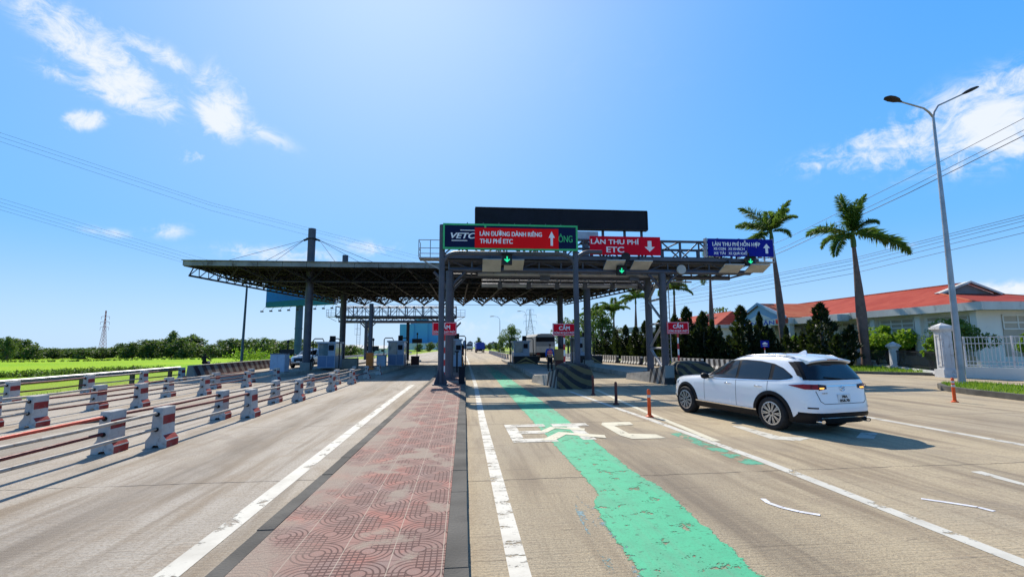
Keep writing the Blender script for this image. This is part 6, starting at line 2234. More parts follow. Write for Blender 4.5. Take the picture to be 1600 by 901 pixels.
def make_conifer(h, w, seed):
    """dark clipped juniper: several ragged spires from one trunk"""
    t = thing('conifer', 'x', 'tree')
    r_ = np.random.RandomState(seed)
    m = MB(); m.tube([(0, 0, -0.2), (0, 0, h * 0.5), (0.02, 0, h * 0.93)], [0.09, 0.06, 0.015], 7); m.build('trunk', 'bark', t, 60, world=False)
    sp = [(0, 0, 0.25, h, w * 0.34)]
    for k in range(9):
        a = k * 2.4 + r_.rand(); q = r_.uniform(0.45, 1.0)
        sp.append((math.cos(a) * w * 0.30 * q, math.sin(a) * w * 0.30 * q, 0.15, h * r_.uniform(0.45, 0.88), w * r_.uniform(0.16, 0.25)))
    out = []
    for (x, y, z0, z1, rr) in sp:
        n = int(480 * (z1 - z0) * rr / (h * w * 0.34) * 3.2)
        u = NPR.rand(n) ** 1.15
        prof = rr * np.clip((1 - u) ** 0.65, 0.03, 1) * (0.55 + 0.45 * np.minimum(1, u * 5)) * (0.8 + 0.35 * np.sin(u * 23 + x * 9) * 0.6)
        a = NPR.rand(n) * 2 * PI
        q = np.sqrt(NPR.uniform(0.35, 1.0, n))
        lean = np.stack([x * (1 + 0.5 * u), y * (1 + 0.5 * u)], 1)
        c = np.stack([lean[:, 0] + np.cos(a) * prof * q, lean[:, 1] + np.sin(a) * prof * q, z0 + (z1 - z0) * u], 1)
        d = np.stack([np.cos(a) * 0.5, np.sin(a) * 0.5, np.full(n, 1.0)], 1) + rdir(n) * 0.45
        out.append(leaf_quads(c, d, rdir(n), NPR.uniform(0.16, 0.42, n), NPR.uniform(0.06, 0.13, n)))
    me = quads_mesh('crown', np.concatenate(out), 'leaf_conifer')
    o = bpy.data.objects.new('crown', me); COL.objects.link(o); o.parent = t
    return t

def frond_quads(base, az, el, L, droop, seed):
    r_ = np.random.RandomState(seed)
    n = 26
    pts = []
    p = np.array(base, float)
    e = el
    for k in range(n + 1):
        pts.append(p.copy())
        st = L / n
        p = p + st * np.array([math.cos(az) * math.cos(e), math.sin(az) * math.cos(e), math.sin(e)])
        e -= droop / n * (0.4 + 1.5 * (k / n))
    pts = np.array(pts)
    out = []
    side = np.array([-math.sin(az), math.cos(az), 0.0])
    for k in range(2, n):
        u = k / n
        tg = pts[k + 1] - pts[k]; tg /= np.linalg.norm(tg)
        up = np.cross(side, tg)
        if up[2] < 0: up = -up
        ll = L * 0.26 * math.sin(PI * min(1, 0.16 + 0.80 * u)) ** 0.8
        m_ = 8
        for s in (-1, 1):
            for j in range(m_):
                tt = r_.rand()
                c0 = pts[k] * (1 - tt) + pts[k + 1] * tt
                lift = r_.uniform(-0.55, 0.75)
                d = side * s * 1.0 + tg * 0.75 + up * lift + np.array([0, 0, -0.35]) + r_.normal(size=3) * 0.12
                d /= np.linalg.norm(d)
                l_ = ll * r_.uniform(0.75, 1.1)
                out.append(leaf_quads((c0 + d * l_ / 2)[None], d[None], (tg + r_.normal(size=3) * 0.4)[None], np.array([l_]), np.array([0.075 * L / 3])))
    return np.concatenate(out), pts

def make_palm(label, base, trunk_h, fronds, r0=0.33, lean=(0, 0), L=3.0, group=None):
    t = thing('palm_tree', label, 'palm', tuple(base), 0, group)
    m = MB()
    prof = [(0, 1.25), (0.05, 0.98), (0.18, 0.95), (0.42, 1.12), (0.65, 0.86), (0.86, 0.55), (1.0, 0.43)]
    m.tube([(lean[0] * u * u, lean[1] * u * u, trunk_h * u) for u, k in prof], [r0 * k for u, k in prof], 14)
    m.build('trunk', 'trunk_palm', t, 60, world=False)
    tp = Vector((lean[0], lean[1], trunk_h))
    m = MB()
    cs = 0.42 * L
    m.tube([tp, tp + Vector((0, 0, cs * 0.35)), tp + Vector((0, 0, cs * 0.8)), tp + Vector((0, 0, cs * 1.1))], [r0 * 0.60, r0 * 0.62, r0 * 0.36, r0 * 0.12], 12)
    m.tube([tp + Vector((0, 0, cs)), tp + Vector((0.05, 0, cs + L * 0.30))], [0.05, 0.012], 6)
    m.build('crownshaft', 'crownshaft', t, 60, world=False)
    q = []
    rm = MB()
    for k, (az, el, ln, dr) in enumerate(fronds):
        v, pts = frond_quads(tuple(tp + Vector((0, 0, cs * 0.75))), R(az), R(el), L * ln, R(dr), k * 7 + int(trunk_h * 10))
        q.append(v)
        rm.tube([tuple(p) for p in pts[::4]], 0.03 * L / 3, 5, True, 0.008)
    me = quads_mesh('crown', np.concatenate(q), 'leaf_palm')
    o = bpy.data.objects.new('crown', me); COL.objects.link(o); o.parent = t
    rm.build('frond_stalks', 'crownshaft', t, None, world=False)
    return t

# azimuth 0 = +X (right in the picture), 180 = left, -90 = towards the camera
f1 = [(178, 24, 1.2, 62), (200, -8, 1.05, 72), (165, 8, 0.85, 80), (4, 24, 1.05, 88), (-12, -2, 1.35, 48), (100, 86, 1.05, 14), (185, 78, 1.0, 20),
      (-30, 79, 1.0, 20), (40, 76, 0.9, 30), (-110, 74, 0.9, 45), (-80, 50, 0.75, 100)]
f2 = [(180, 55, 1.1, 45), (192, 22, 1.15, 45), (20, 62, 1.05, 45), (35, 55, 1.1, 60), (-15, 70, 1.0, 30), (60, 66, 0.95, 40), (200, -10, 0.9, 80), (-70, 50, 0.85, 80), (90, 50, 0.9, 70), (-10, 20, 0.6, 90), (178, -5, 1.0, 70)]
def rand_fronds(seed, n=12):
    r_ = random.Random(seed)
    return [(k * 360 / n + r_.uniform(-14, 14), r_.choice([70, 45, 25, 10, 35]) + r_.uniform(-8, 8), r_.uniform(0.9, 1.15), r_.uniform(60, 110)) for k in range(n)]
PG = 'royal palms along the right verge'
b = at(1354, 572, 35.4); b.z = 0.13; TH1 = at(1338, 386, 35.4).z - 0.13
make_palm('tall palm with drooping fronds and thick bulging trunk standing in front of the white building', b, TH1, f1, 0.33, (-0.15, 0), 3.4, PG)
b = at(1226, 552, 44.0); b.z = 0.13; TH2 = at(1212, 380, 44.0).z - 0.13
make_palm('tall palm with bright upright fronds directly right of the blue overhead sign', b, TH2, f2, 0.31, (-0.5, 0), 3.7, PG)
for px, tpy, Y, lb, r0, L in ((1108, 437, 58.5, 'palm with hanging fronds just below the right end of the gantry', 0.30, 3.2), (1052, 462, 72.0, 'palm half hidden behind the right gantry posts and ladder', 0.30, 3.0),
                       (992, 476, 82.0, 'slim palm in the gap left of the right gantry posts', 0.27, 3.3), (958, 496, 88.0, 'palm with a low full crown right of the canopy column', 0.28, 3.4),
                       (926, 502, 96.0, 'palm mostly hidden behind the right canopy columns', 0.28, 3.4)):
    p = at(px, tpy, Y); h = p.z
    make_palm(lb, (p.x, p.y, 0.1), h, rand_fronds(int(px)), r0, (0.15, 0), L, PG)

# conifers
protos = [make_conifer(4.6, 3.0, s) for s in (1, 2, 3)]
cl = [(1281, 481, 37.0, 1.15, 'largest ragged dark conifer, standing right behind the white car roof'), (1228, 514, 41.0, 0.62, 'dark conifer under the tall palm trunk right of the blue parking sign'),
      (1186, 494, 43.0, 0.58, 'spiky dark conifer directly behind the small blue sign'), (1157, 484, 44.0, 1.0, 'tall spiky dark conifer left of the small blue sign'),
      (1098, 493, 46.0, 1.0, 'dark conifer right of the rightmost red CẤM sign'), (1072, 486, 48.0, 0.95, 'dark conifer with a sharp tip behind the rightmost red CẤM sign'),
      (1054, 497, 51.0, 0.9, 'dark conifer just right of the gantry posts'), (1030, 505, 55.0, 0.9, 'dark conifer seen between the two gantry posts'),
      (1008, 506, 58.0, 1.0, 'dark conifer just left of the gantry posts'), (993, 514, 62.0, 1.0, 'second dark conifer left of the gantry posts'), (977, 512, 66.0, 1.0, 'third dark conifer left of the gantry posts'),
      (962, 518, 70.0, 1.0, 'fourth dark conifer left of the gantry posts'), (948, 520, 75.0, 1.1, 'dark conifer nearest the right canopy column'), (1253, 524, 40.0, 0.6, 'low dark conifer left of the largest one')]
for k, (px, tpy, Y, ws, lb) in enumerate(cl):
    p = at(px, tpy, Y)
    h = p.z
    src = protos[k % 3]
    if k < 3: o = src
    else: o = dup(src)
    o['label'] = lb; o['group'] = 'dark conifers along the right verge'
    s = h / 4.6
    o.location = (p.x, p.y, 0.1); o.rotation_euler = (0, 0, k * 1.7); o.scale = (s * ws * 1.75, s * ws * 1.75, s * 1.06)

# leafy trees: protos
tp_ = [make_tree(6.0, 2.6, 1.6, 21, 'leaf_mid', 30, 130, 0.26), make_tree(6.0, 2.2, 1.2, 22, 'leaf_mid', 28, 120, 0.26)]
used = [0, 0]
def place_tree(k, pos, h, w, lb, grp=None, rz=0.0):
    global used
    o = tp_[k] if not used[k] else dup(tp_[k])
    used[k] = 1
    o['label'] = lb
    if grp: o['group'] = grp
    elif 'group' in o: del o['group']
    s = h / 6.0
    o.location = pos; o.scale = (s * w, s * w, s); o.rotation_euler = (0, 0, rz)
    return o
def by_px(k, px, tpy, Y, w, lb, zb=0.0, rz=0.0):
    p = at(px, tpy, Y)
    return place_tree(k, (p.x, p.y, zb), p.z - zb, w, lb, None, rz)
by_px(0, 797, 506, 118.0, 1.0, 'round green tree beyond the toll booths left of the far lattice tower')
by_px(1, 783, 529, 112.0, 0.9, 'low green tree beside the round green tree beyond the toll booths', 0, 2.0)
by_px(1, 938, 478, 90.0, 1.1, 'large leafy tree behind the right canopy columns', 0, 1.0)
by_px(0, 912, 490, 100.0, 1.15, 'leafy tree directly behind the right portal post', 0, 2.0)
by_px(0, 887, 496, 110.0, 1.0, 'leafy tree left of the right portal post beyond the lorry', 0, 4.0)
by_px(1, 1128, 474, 75.0, 0.85, 'leafy tree behind the conifers right of the thin palm trunk', 0, 0.4)
by_px(0, 1100, 487, 70.0, 0.8, 'leafy tree behind the conifers left of the thin palm trunk', 0, 0.4)
by_px(0, 1050, 510, 85.0, 1.3, 'leafy tree behind the right gantry posts', 0, 3.4)

# shrubs: bright and dark, near the building
def shrub(label, pos, h, r, mat, seed, leaf=0.16, per=260, nb=12, name='shrub'):
    t = thing(name, label, 'shrub', tuple(pos))
    bl = crown_blobs(h * 0.35, h * 0.85, r, nb, per, seed)
    m = MB()
    for b in bl[:6]:
        m.tube([(0, 0, -0.1), (b[0] * 0.3, b[1] * 0.3, h * 0.25), (b[0], b[1], b[2])], [0.05, 0.035, 0.012], 6)
    m.build('stems', 'bark', t, 60, world=False)
    me = quads_mesh('foliage', clump_leaves(bl, leaf), mat)
    o = bpy.data.objects.new('foliage', me); COL.objects.link(o); o.parent = t
    return t
def shrub_px(label, px, bpy_, tpy, Y, r, mat, seed, **k):
    p, q = at(px, bpy_, Y), at(px, tpy, Y)
    p.z = 0.12
    return shrub(label, p, q.z - 0.12, r, mat, seed, **k)
shrub_px('big bright green shrub behind the low pillars of the dark fence', 1391, 562, 499, 36.3, 1.9, 'leaf_bright', 31, leaf=0.26, nb=22)
shrub_px('dark green cloud-pruned shrub behind the big gate pillar', 1500, 545, 491, 28.0, 1.8, 'leaf_mid', 32, nb=20)
shrub_px('bright green slim shrub left of the big gate pillar', 1456, 565, 522, 27.5, 0.55, 'leaf_bright', 33, per=160)
shrub_px('bright shrub between the largest conifer and the palm trunk', 1247, 560, 519, 44.0, 1.2, 'leaf_bright', 34)
shrub_px('bright shrub under the tall palm by the building sign', 1200, 560, 512, 48.0, 1.2, 'leaf_bright', 35)
shrub_px('yellow-green shrub left of the tall spiky conifer', 1122, 560, 525, 50.0, 0.9, 'leaf_bright', 36)
shrub_px('green shrub left of the thick palm trunk', 1328, 568, 528, 38.5, 0.9, 'leaf_bright', 37, per=120)
shrub_px('orange flowered low shrub behind the white car', 1313, 572, 556, 37.0, 0.5, 'yellow_flower', 38, per=90)
shrub_px('bright leafy shrub at the right picture edge beyond the gate fence', 1604, 545, 512, 24.0, 0.5, 'leaf_bright', 39, per=140)
shrub_px('dark twiggy shrub behind the dark fence bars', 1372, 565, 536, 36.5, 0.8, 'leaf_mid', 40, per=110)

# tree line beyond the field
far = [make_tree(6.0, 3.0, 0.35, 50 + s, 'leaf_far', 40, 44, 0.50, 'far_tree') for s in range(4)]
fused = [0] * 4
prof = [(-30, 526), (10, 527), (35, 529), (55, 540), (100, 545), (140, 541), (175, 544), (190, 536), (215, 531), (240, 530), (262, 526), (285, 526), (300, 524), (318, 541), (345, 531), (365, 528), (385, 527), (400, 528), (440, 530), (480, 531), (505, 536), (540, 538), (570, 537), (620, 542)]
xs_, ys_ = zip(*prof)
pxs = list(np.arange(-24, 560, 15.5))
for k, px in enumerate(pxs):
    Y = 150 + (k * 37 % 23)
    ty = float(np.interp(px, xs_, ys_)) + random.Random(k).uniform(-1.5, 1.5)
    p = at(px, ty, Y)
    i = k % 4
    o = far[i] if not fused[i] else dup(far[i])
    fused[i] = 1
    o['label'] = '%s tree from the left in the tree line beyond the green field' % ORD[k] if k < len(ORD) else 'tree near the right end of the tree line beyond the field'
    o['group'] = 'tree line beyond the field'
    h = p.z + 1.0
    s = h / 6.0
    o.location = (p.x, p.y, -1.0); o.scale = (max(s, 0.8) * 1.45, max(s, 0.8) * 1.45, s); o.rotation_euler = (0, 0, k * 2.1)
for px, ty, Y, lb in ((272, 516, 165, 'tallest thin-topped tree rising from the tree line beyond the field'), (302, 521, 170, 'loose-crowned tall tree right of the tallest one in the far tree line'), (14, 525, 140, 'big dark tree at the far left edge of the tree line')):
    p = at(px, ty, Y)
    o = dup(far[1]); o['label'] = lb
    if 'group' in o: del o['group']
    s = (p.z + 1.0) / 6.0
    o.location = (p.x, p.y, -1.0); o.scale = (s * 0.6, s * 0.6, s); o.rotation_euler = (0, 0, px)
# low scrub along the foot of the tree line and the bunds: uncountable
def stuff(name, v, mat):
    me = quads_mesh(name, v, mat)
    o = bpy.data.objects.new(name, me); COL.objects.link(o)
    return tag(o, kind='stuff')
def scrub_line(pts, n, hgt, dep, size):
    out = []
    for k in range(n):
        a = NPR.rand() * (len(pts) - 1); i = int(a)
        p = pts[i].lerp(pts[i + 1], a - i)
        hh = hgt * NPR.uniform(0.4, 1.0)
        out.append((p.x + NPR.normal() * dep, p.y + NPR.normal() * dep, p.z + hh * 0.45, hh * 0.6, 14))
    return clump_leaves(out, size, down=-0.2)
stuff('far_scrub', scrub_line([onground(px, py, -1.0) for px, py in ((-60, 557), (80, 557), (200, 556), (330, 555), (440, 555), (560, 556))], 900, 3.4, 2.5, 0.7), 'leaf_far')
stuff('bund_weeds', scrub_line([onground(px, py, -1.0) for px, py in ((-60, 591), (40, 589), (110, 584), (190, 580), (260, 579))], 330, 0.85, 0.5, 0.22), 'leaf_mid')
stuff('bund_weeds', scrub_line([onground(px, py, -1.0) for px, py in ((-60, 566), (90, 565), (230, 562), (330, 561))], 160, 0.55, 0.5, 0.3), 'leaf_mid')
stuff('crop_rows', scrub_line([onground(px, py, -1.0) for px, py in ((352, 572), (390, 567), (430, 562), (470, 560))], 260, 0.8, 1.2, 0.25), 'leaf_bright')
shr = [at(372, 541, 120), at(415, 541, 120)]
stuff('bright_thicket', scrub_line([Vector((a.x, a.y, -1.0)) for a in shr], 60, 3.6, 1.2, 0.5), 'leaf_bright')

def blades(n, fn, h0, h1, w):
    c, d = [], []
    P = np.array([fn() for _ in range(n)])
    H = NPR.uniform(h0, h1, n)
    d = np.stack([NPR.normal(size=n) * 0.35, NPR.normal(size=n) * 0.35, np.ones(n)], 1)
    d /= np.linalg.norm(d, axis=1, keepdims=True)
    return leaf_quads(P + d * H[:, None] / 2, d, rdir(n) * np.array([1, 1, 0.1]), H, np.full(n, w))
def roadside():
    y = NPR.uniform(9, 46); e = NPR.rand() ** 1.5
    x = float(np.interp(y, [4, 12, 20, 27, 36, 50], [-15.9, -16.1, -16.7, -17.3, -18.5, -18.9])) - 0.35 - e * 6.0
    return (x, y, ground_z(x) - 0.03)
stuff('grass', blades(15000, roadside, 0.12, 0.38, 0.045), 'grass_blade')
def isl_g():
    y = NPR.uniform(6, 19.0)
    lo = float(np.interp(y, [2, 13.5, 16.4, 17.9, 18.9], [17.2, 18.4, 18.95, 19.6, 20.4]))
    hi = float(np.interp(y, [2, 10, 16, 18.2, 19.2], [19.1, 20.3, 21.9, 22.3, 21.9]))
    return (NPR.uniform(lo, hi), y, 0.16)
stuff('grass', blades(5000, isl_g, 0.07, 0.2, 0.03), 'grass_blade')
def verge_g():
    y = NPR.uniform(27.5, 52); x0 = float(np.interp(y, [27.5, 30, 38, 56], [27.4, 24.8, 21.3, 19.4]))
    return (x0 + NPR.rand() ** 1.5 * 9, y, 0.12)
stuff('grass', blades(9000, verge_g, 0.08, 0.28, 0.04), 'grass_blade')
# ------------------------------------------------------------------ white building with the red roof
BX, BY0, BY1 = 36.0, 30.0, 78.0
t = thing('office_building', 'long single-storey white building with red hipped roof, grey gablet and blue-lettered portico', 'building', (45, 54, 0))
m = MB(); m.box(BX, 48.2, BY0, BY1, 0.0, 4.2); m.build('wall', 'wall_white', t)
m = MB()
for (a, b, c, d) in ((BX - 0.95, BX - 0.8, BY0 - 0.95, BY1), (BX - 0.79, 49.2, BY0 - 0.95, BY0 - 0.8)):
    m.box(a, b, c, d, 4.18, 4.74)
m.box(BX - 0.79, 49.1, BY0 - 0.79, BY1, 4.201, 4.30)
m.build('eaves', 'wall_stain', t)
m = MB()
rx, r0, r1, zr, ze = 42.1, 36.0, 72.0, 6.95, 4.62
c = [(BX - 0.7, BY0 - 0.7, ze), (rx + 6.8, BY0 - 0.7, ze), (rx + 6.8, BY1, ze), (BX - 0.7, BY1, ze), (rx, r0, zr), (rx, r1, zr), (rx - 2.6, r0, 6.06), (rx + 2.6, r0, 6.06)]
fc = [(0, 1, 7, 6), (1, 2, 5, 4, 7), (2, 3, 5), (3, 0, 6, 4, 5)]
m.add(c, fc)
m.add([(x, y, z - 0.08) for x, y, z in c], [f[::-1] for f in fc])
def roof_mat(name, c1, c2):
    m_, nt, p = newmat(name)
    v = nt.geo()
    x, y, z = nt.sep(v)
    rib = nt.math('ABSOLUTE', nt.math('SUBTRACT', nt.math('FRACT', nt.math('DIVIDE', y, 0.45)), 0.5))
    n1 = nt.noise(v, 0.5, 6, 0.65, 0.3, (1, 1, 0.5))
    c_ = nt.mix(nt.smooth(n1, 0.35, 0.65), c1, c2)
    c_ = nt.mix(nt.smooth(nt.noise(v, 2.2, 6, 0.7), 0.52, 0.75, 0, 0.5), c_, tuple(a * 0.55 for a in c1))
    c_ = nt.mix(nt.smooth(rib, 0.40, 0.48, 0, 0.25), c_, tuple(a * 0.6 for a in c1))
    nt.put(p.inputs['Base Color'], c_)
    p.inputs['Roughness'].default_value = 0.8
    p.inputs['Specular IOR Level'].default_value = 0.1
    nt.put(p.inputs['Normal'], nt.bump(rib, 0.4, 0.05))
roof_mat('roof_red', (0.31, 0.042, 0.026), (0.38, 0.068, 0.042))
roof_mat('roof_orange', (0.44, 0.10, 0.05), (0.50, 0.16, 0.08))
rf = m.build('roof', 'roof_red', t)
m = MB()
m.bar((rx, r0, zr + 0.03), (rx, r1, zr + 0.03), 0.22, 0.08)
for p, q in ((c[0], c[6]), (c[1], c[7])): m.bar((p[0], p[1], p[2] + 0.03), (q[0], q[1], q[2] + 0.03), 0.18, 0.07)
m.build('ridge_cap', 'roof_orange', rf)
# gablet: the upright triangle that closes the near end of the ridge, with an overhanging verge
m = MB()
m.ext([(rx - 2.55, 6.0), (rx + 2.55, 6.0), (rx, 6.88)], lambda u, v, w: (u, r0 + w, v), -0.05, 0.1)
gb = m.build('gablet', 'gablet_grey', rf)
m = MB()
for s_ in (-1, 1):
    m.bar((rx + s_ * 3.0, r0 - 0.45, 5.96), (rx, r0 - 0.45, 7.02), 0.10, 0.16)
    m.bar((rx + s_ * 2.9, r0 - 0.2, 6.04), (rx, r0 - 0.2, 7.03), 0.55, 0.06)
m.build('gablet_trim', 'wall_stain', gb)
# facade pilasters and windows facing the road
ysp = [30.0 + 4.2 * k for k in range(12)]
for y in ysp:
    m = MB(); m.box(BX - 0.35, BX - 0.004, y, y + 0.45, 0.0, 4.18)
    m.build('pilaster', 'wall_white', t)
for k, y in enumerate(ysp[:-1]):
    if 44 < y < 58: continue
    y0, y1 = y + 0.75, y + 3.9
    m = MB()
    m.box(BX - 0.06, BX - 0.003, y0, y1, 0.9, 3.85)
    w = m.build('window', 'wall_beige', t)
    m = MB()
    for zz in (2.75, 3.15, 3.5): m.box(BX - 0.11, BX - 0.061, y0, y1, zz, zz + 0.10)
    for j in range(4):
        yy = y0 + (y1 - y0 - 0.08) * j / 3
        m.box(BX - 0.10, BX - 0.062, yy, yy + 0.08, 0.9, 3.85)
    m.build('frame', 'wall_white', w)
    for j in (0, 2) if k % 2 else (1,):
        m = MB()
        yy = y0 + (y1 - y0 - 0.08) * j / 3 + 0.1
        m.box(BX - 0.075, BX - 0.0605, yy, yy + 0.85, 0.92, 2.7)
        m.build('pane', 'glass_dark', w)
for x0, x1 in ((37.6, 40.0), (43.5, 45.9)):
    m = MB(); m.box(x0, x1, BY0 - 0.05, BY0 - 0.003, 1.0, 3.85); w = m.build('window', 'wall_beige', t)
    m = MB()
    for zz in (2.85, 3.3, 3.8): m.box(x0, x1, BY0 - 0.10, BY0 - 0.051, zz, zz + 0.09)
    for xx in (x0, (x0 + x1) / 2 - 0.04, x1 - 0.08): m.box(xx, xx + 0.08, BY0 - 0.09, BY0 - 0.052, 2.85, 3.89)
    m.build('frame', 'wall_white', w)
# entrance portico
PX, PY0, PY1 = 33.4, 46.2, 56.2
m = MB()
m.box(PX, BX - 0.96, PY0, PY1, 4.0, 4.66)
p_ = m.build('portico', 'wall_white', t)
for y in (PY0 + 0.2, PY0 + 3.3, PY1 - 3.8, PY1 - 0.7):
    m = MB(); m.box(PX + 0.15, PX + 0.65, y, y + 0.5, 0.0, 3.999)
    m.build('column', 'wall_white', p_)
m = MB(); m.box(BX - 1.0, BX - 0.97, PY0 + 0.5, PY1 - 0.5, 0.2, 3.6); m.build('entrance', 'wall_beige', p_)
m = MB()
m.add([(PX + 0.1, PY0 + 0.6, 4.661), (PX + 0.1, PY1 - 0.6, 4.661), (PX + 0.1, (PY0 + PY1) / 2, 6.35), (43.0, PY0 + 0.6, 4.661), (43.0, PY1 - 0.6, 4.661), (43.0, (PY0 + PY1) / 2, 6.35)],
      [(0, 1, 2)[::-1], (3, 4, 5), (0, 3, 4, 1)[::-1]])
m.build('pediment', 'pediment_blue', p_)
m = MB()
yc_ = (PY0 + PY1) / 2
m.ext([(yc_ - 2.2, 4.70), (yc_ + 2.2, 4.70), (yc_, 5.45)], lambda u, v, w: (PX + 0.1 - w, u, v), 0.004, 0.05)
m.build('pediment_panel', 'wall_white', p_)
m = MB()
for s, ya in ((-1, PY0 + 0.3), (1, PY1 - 0.3)):
    m.add([(PX - 0.1, ya, 4.66), (PX - 0.1, yc_, 6.43), (43.2, yc_, 6.43), (43.2, ya, 4.66), (PX - 0.1, ya, 4.75), (PX - 0.1, yc_, 6.55), (43.2, yc_, 6.55), (43.2, ya, 4.75)],
          [(0, 1, 2, 3), (7, 6, 5, 4), (0, 4, 5, 1), (2, 6, 7, 3), (0, 3, 7, 4), (1, 5, 6, 2)])
m.build('portico_roof', 'roof_orange', p_)
m = MB()
for ya in (PY0 + 0.3, PY1 - 0.3): m.bar((PX - 0.13, ya, 4.72), (PX - 0.13, yc_, 6.5), 0.10, 0.30)
m.build('pediment_trim', 'pediment_blue', p_)
# letters face the road (-X): the writing runs towards -Y
def letter_x(body, y_left, z, x, width, h, mat, parent):
    me = text_mesh(body, width, h, bold=0.03)
    me.materials.append(MATS[mat])
    o = bpy.data.objects.new('lettering', me); COL.objects.link(o); o.parent = parent
    o.location = Vector((x, y_left, z)) - parent_world(parent)
    o.rotation_euler = (0, 0, -PI / 2)
    return o
letter_x('THIÊN TÂN', PY1 - 0.5, 4.09, PX - 0.004, 7.1, 0.44, 'letter_blue', p_)
m = MB(); m.box(PX - 0.03, PX - 0.003, PY0 + 0.15, PY0 + 2.15, 4.10, 4.60); bb_ = m.build('sign_box', 'roof_orange', p_)
letter_x('BBC', PY0 + 2.0, 4.2, PX - 0.034, 1.7, 0.28, 'sign_crimson', bb_)
# lower canopy right of the portico
m = MB(); m.box(33.9, BX - 0.96, 40.4, PY0 - 0.1, 4.0, 4.62); m.build('flat_canopy', 'wall_stain', p_)

t = thing('side_building', 'lower building with a small red gable roof at the left end of the white office', 'building', (36, 68, 0))
m = MB(); m.box(33.5, 40, 60, 78, 0, 4.1); m.build('wall', 'wall_white', t)
m = MB(); m.box(32.9, 40.3, 59.6, 78.4, 4.101, 4.55); m.build('eaves', 'wall_stain', t)
m = MB(); m.add([(33.0, 59.8, 4.56), (33.0, 78, 4.56), (36.6, 62, 6.5), (36.6, 78, 6.5), (40.2, 59.8, 4.56), (40.2, 78, 4.56)], [(0, 2, 3, 1), (2, 4, 5, 3), (0, 4, 2), (1, 3, 5), (0, 1, 5, 4)])
m.build('roof', 'roof_red', t)
t = thing('shed', 'small shed with a flat grey fascia and orange-red lean-to roof behind the conifers', 'building', (36, 88, 0))
m = MB(); m.box(33, 42, 84, 92, 0, 3.4); m.build('wall', 'wall_white', t)
m = MB(); m.box(30.2, 42.3, 83.6, 92.4, 4.3, 5.2); m.build('fascia', 'wall_stain', t)
m = MB(); m.add([(30.5, 83.5, 2.6), (30.5, 92, 2.6), (33.0, 83.5, 3.9), (33.0, 92, 3.9), (30.5, 83.5, 2.5), (30.5, 92, 2.5), (33.0, 83.5, 3.8), (33.0, 92, 3.8)], [(0, 2, 3, 1), (4, 5, 7, 6), (0, 1, 5, 4), (2, 6, 7, 3), (0, 4, 6, 2), (1, 3, 7, 5)])
m.build('lean_to_roof', 'roof_orange', t)

# ------------------------------------------------------------------ fence pillars, dark fence, gate fence
def pillar(name, label, x, y, zb, w, h, rz=0.0, big=False):
    t = thing(name, label, 'gate pillar', (x, y, zb), rz)
    m = MB()
    hw = w / 2
    m.box(-hw - 0.10, hw + 0.10, -hw - 0.10, hw + 0.10, 0, 0.45 if big else 0.2)
    m.box(-hw, hw, -hw, hw, (0.45 if big else 0.2) + .001, h - 0.35)
    m.build('shaft', 'pillar_white', t, None, world=False)
    if big:
        m = MB()
        for ax in (0, 1):
            for s in (-1, 1):
                f = (lambda u, v, k: (u, s * (hw + k), v)) if ax == 0 else (lambda u, v, k: (s * (hw + k), u, v))
                q = hw * 0.62
                for (a, b, c_, d) in ((-q, q, 0.62, 0.68), (-q, q, h - 0.62, h - 0.56), (-q, -q + 0.05, 0.681, h - 0.621), (q - 0.05, q, 0.681, h - 0.621)):
                    m.ext([(a, c_), (b, c_), (b, d), (a, d)], f, 0.002, 0.03)
        m.build('panel_moulding', 'pillar_white', t, None, world=False)
    m = MB()
    prev = h - 0.349
    for e, dz in ((0.06, 0.10), (0.14, 0.12), (0.07, 0.08)):
        m.box(-hw - e, hw + e, -hw - e, hw + e, prev, prev + dz - 0.001); prev += dz
    r_ = hw + 0.02
    m.add([(-r_, -r_, prev), (r_, -r_, prev), (r_, r_, prev), (-r_, r_, prev), (0, 0, prev + 0.18)], [(0, 1, 4), (1, 2, 4), (2, 3, 4), (3, 0, 4), (3, 2, 1, 0)])
    m.build('cap', 'pillar_white', t, None, world=False)
    return t
pillar('gate_pillar', 'big stained white gate pillar with moulded cap behind the tall lamp post', 27.3, 24.9, 0.0, 0.56, 2.95, -0.25, True)
pA = pillar('fence_pillar', 'white fence pillar between the thick palm and the big gate pillar', 31.7, 32.7, 0.1, 0.44, 1.85, -0.4)
pB = pillar('fence_pillar', 'white fence pillar left of the thick palm trunk', 32.9, 37.3, 0.1, 0.44, 1.85, -0.4)
pillar('fence_pillar', 'white fence pillar farther left behind the low shrubs', 34.3, 42.0, 0.1, 0.44, 1.85, -0.4)
def bar_fence(label, a, b, zb, h, mat, step, base=0.0, rails=(0.15, 0.92), thick=0.022, basemat='pillar_white', post=None):
    a, b = Vector(a), Vector(b)
    t = thing('fence', label, 'fence', tuple((a + b) / 2))
    L = (b - a).length
    d = (b - a) / L
    m = MB()
    n = int(L / step)
    for k in range(1, n):
        p = a + d * (L * k / n)
        m.bar((p.x, p.y, zb + base), (p.x, p.y, zb + h), thick)
    m.build('bars', mat, t)
    m = MB()
    for f in rails: m.bar((a.x, a.y, zb + base + (h - base) * f), (b.x, b.y, zb + base + (h - base) * f), thick * 2.2)
    m.build('rail', mat, t)
    if post:
        k = 0.0
        while k <= L:
            p = a + d * k
            m = MB(); m.bar((p.x, p.y, zb + base), (p.x, p.y, zb + h + 0.03), 0.075); m.build('post', mat, t)
            k += post
    if base:
        m = MB(); m.bar((a.x, a.y, zb + base / 2), (b.x, b.y, zb + base / 2), 0.26, base); m.build('base_wall', basemat, t)
    return t
bar_fence('dark iron bar fence between the big gate pillar and the next white pillar', (27.9, 25.9, 0), (31.5, 32.3, 0), 0.1, 1.35, 'black', 0.14, 0.18)
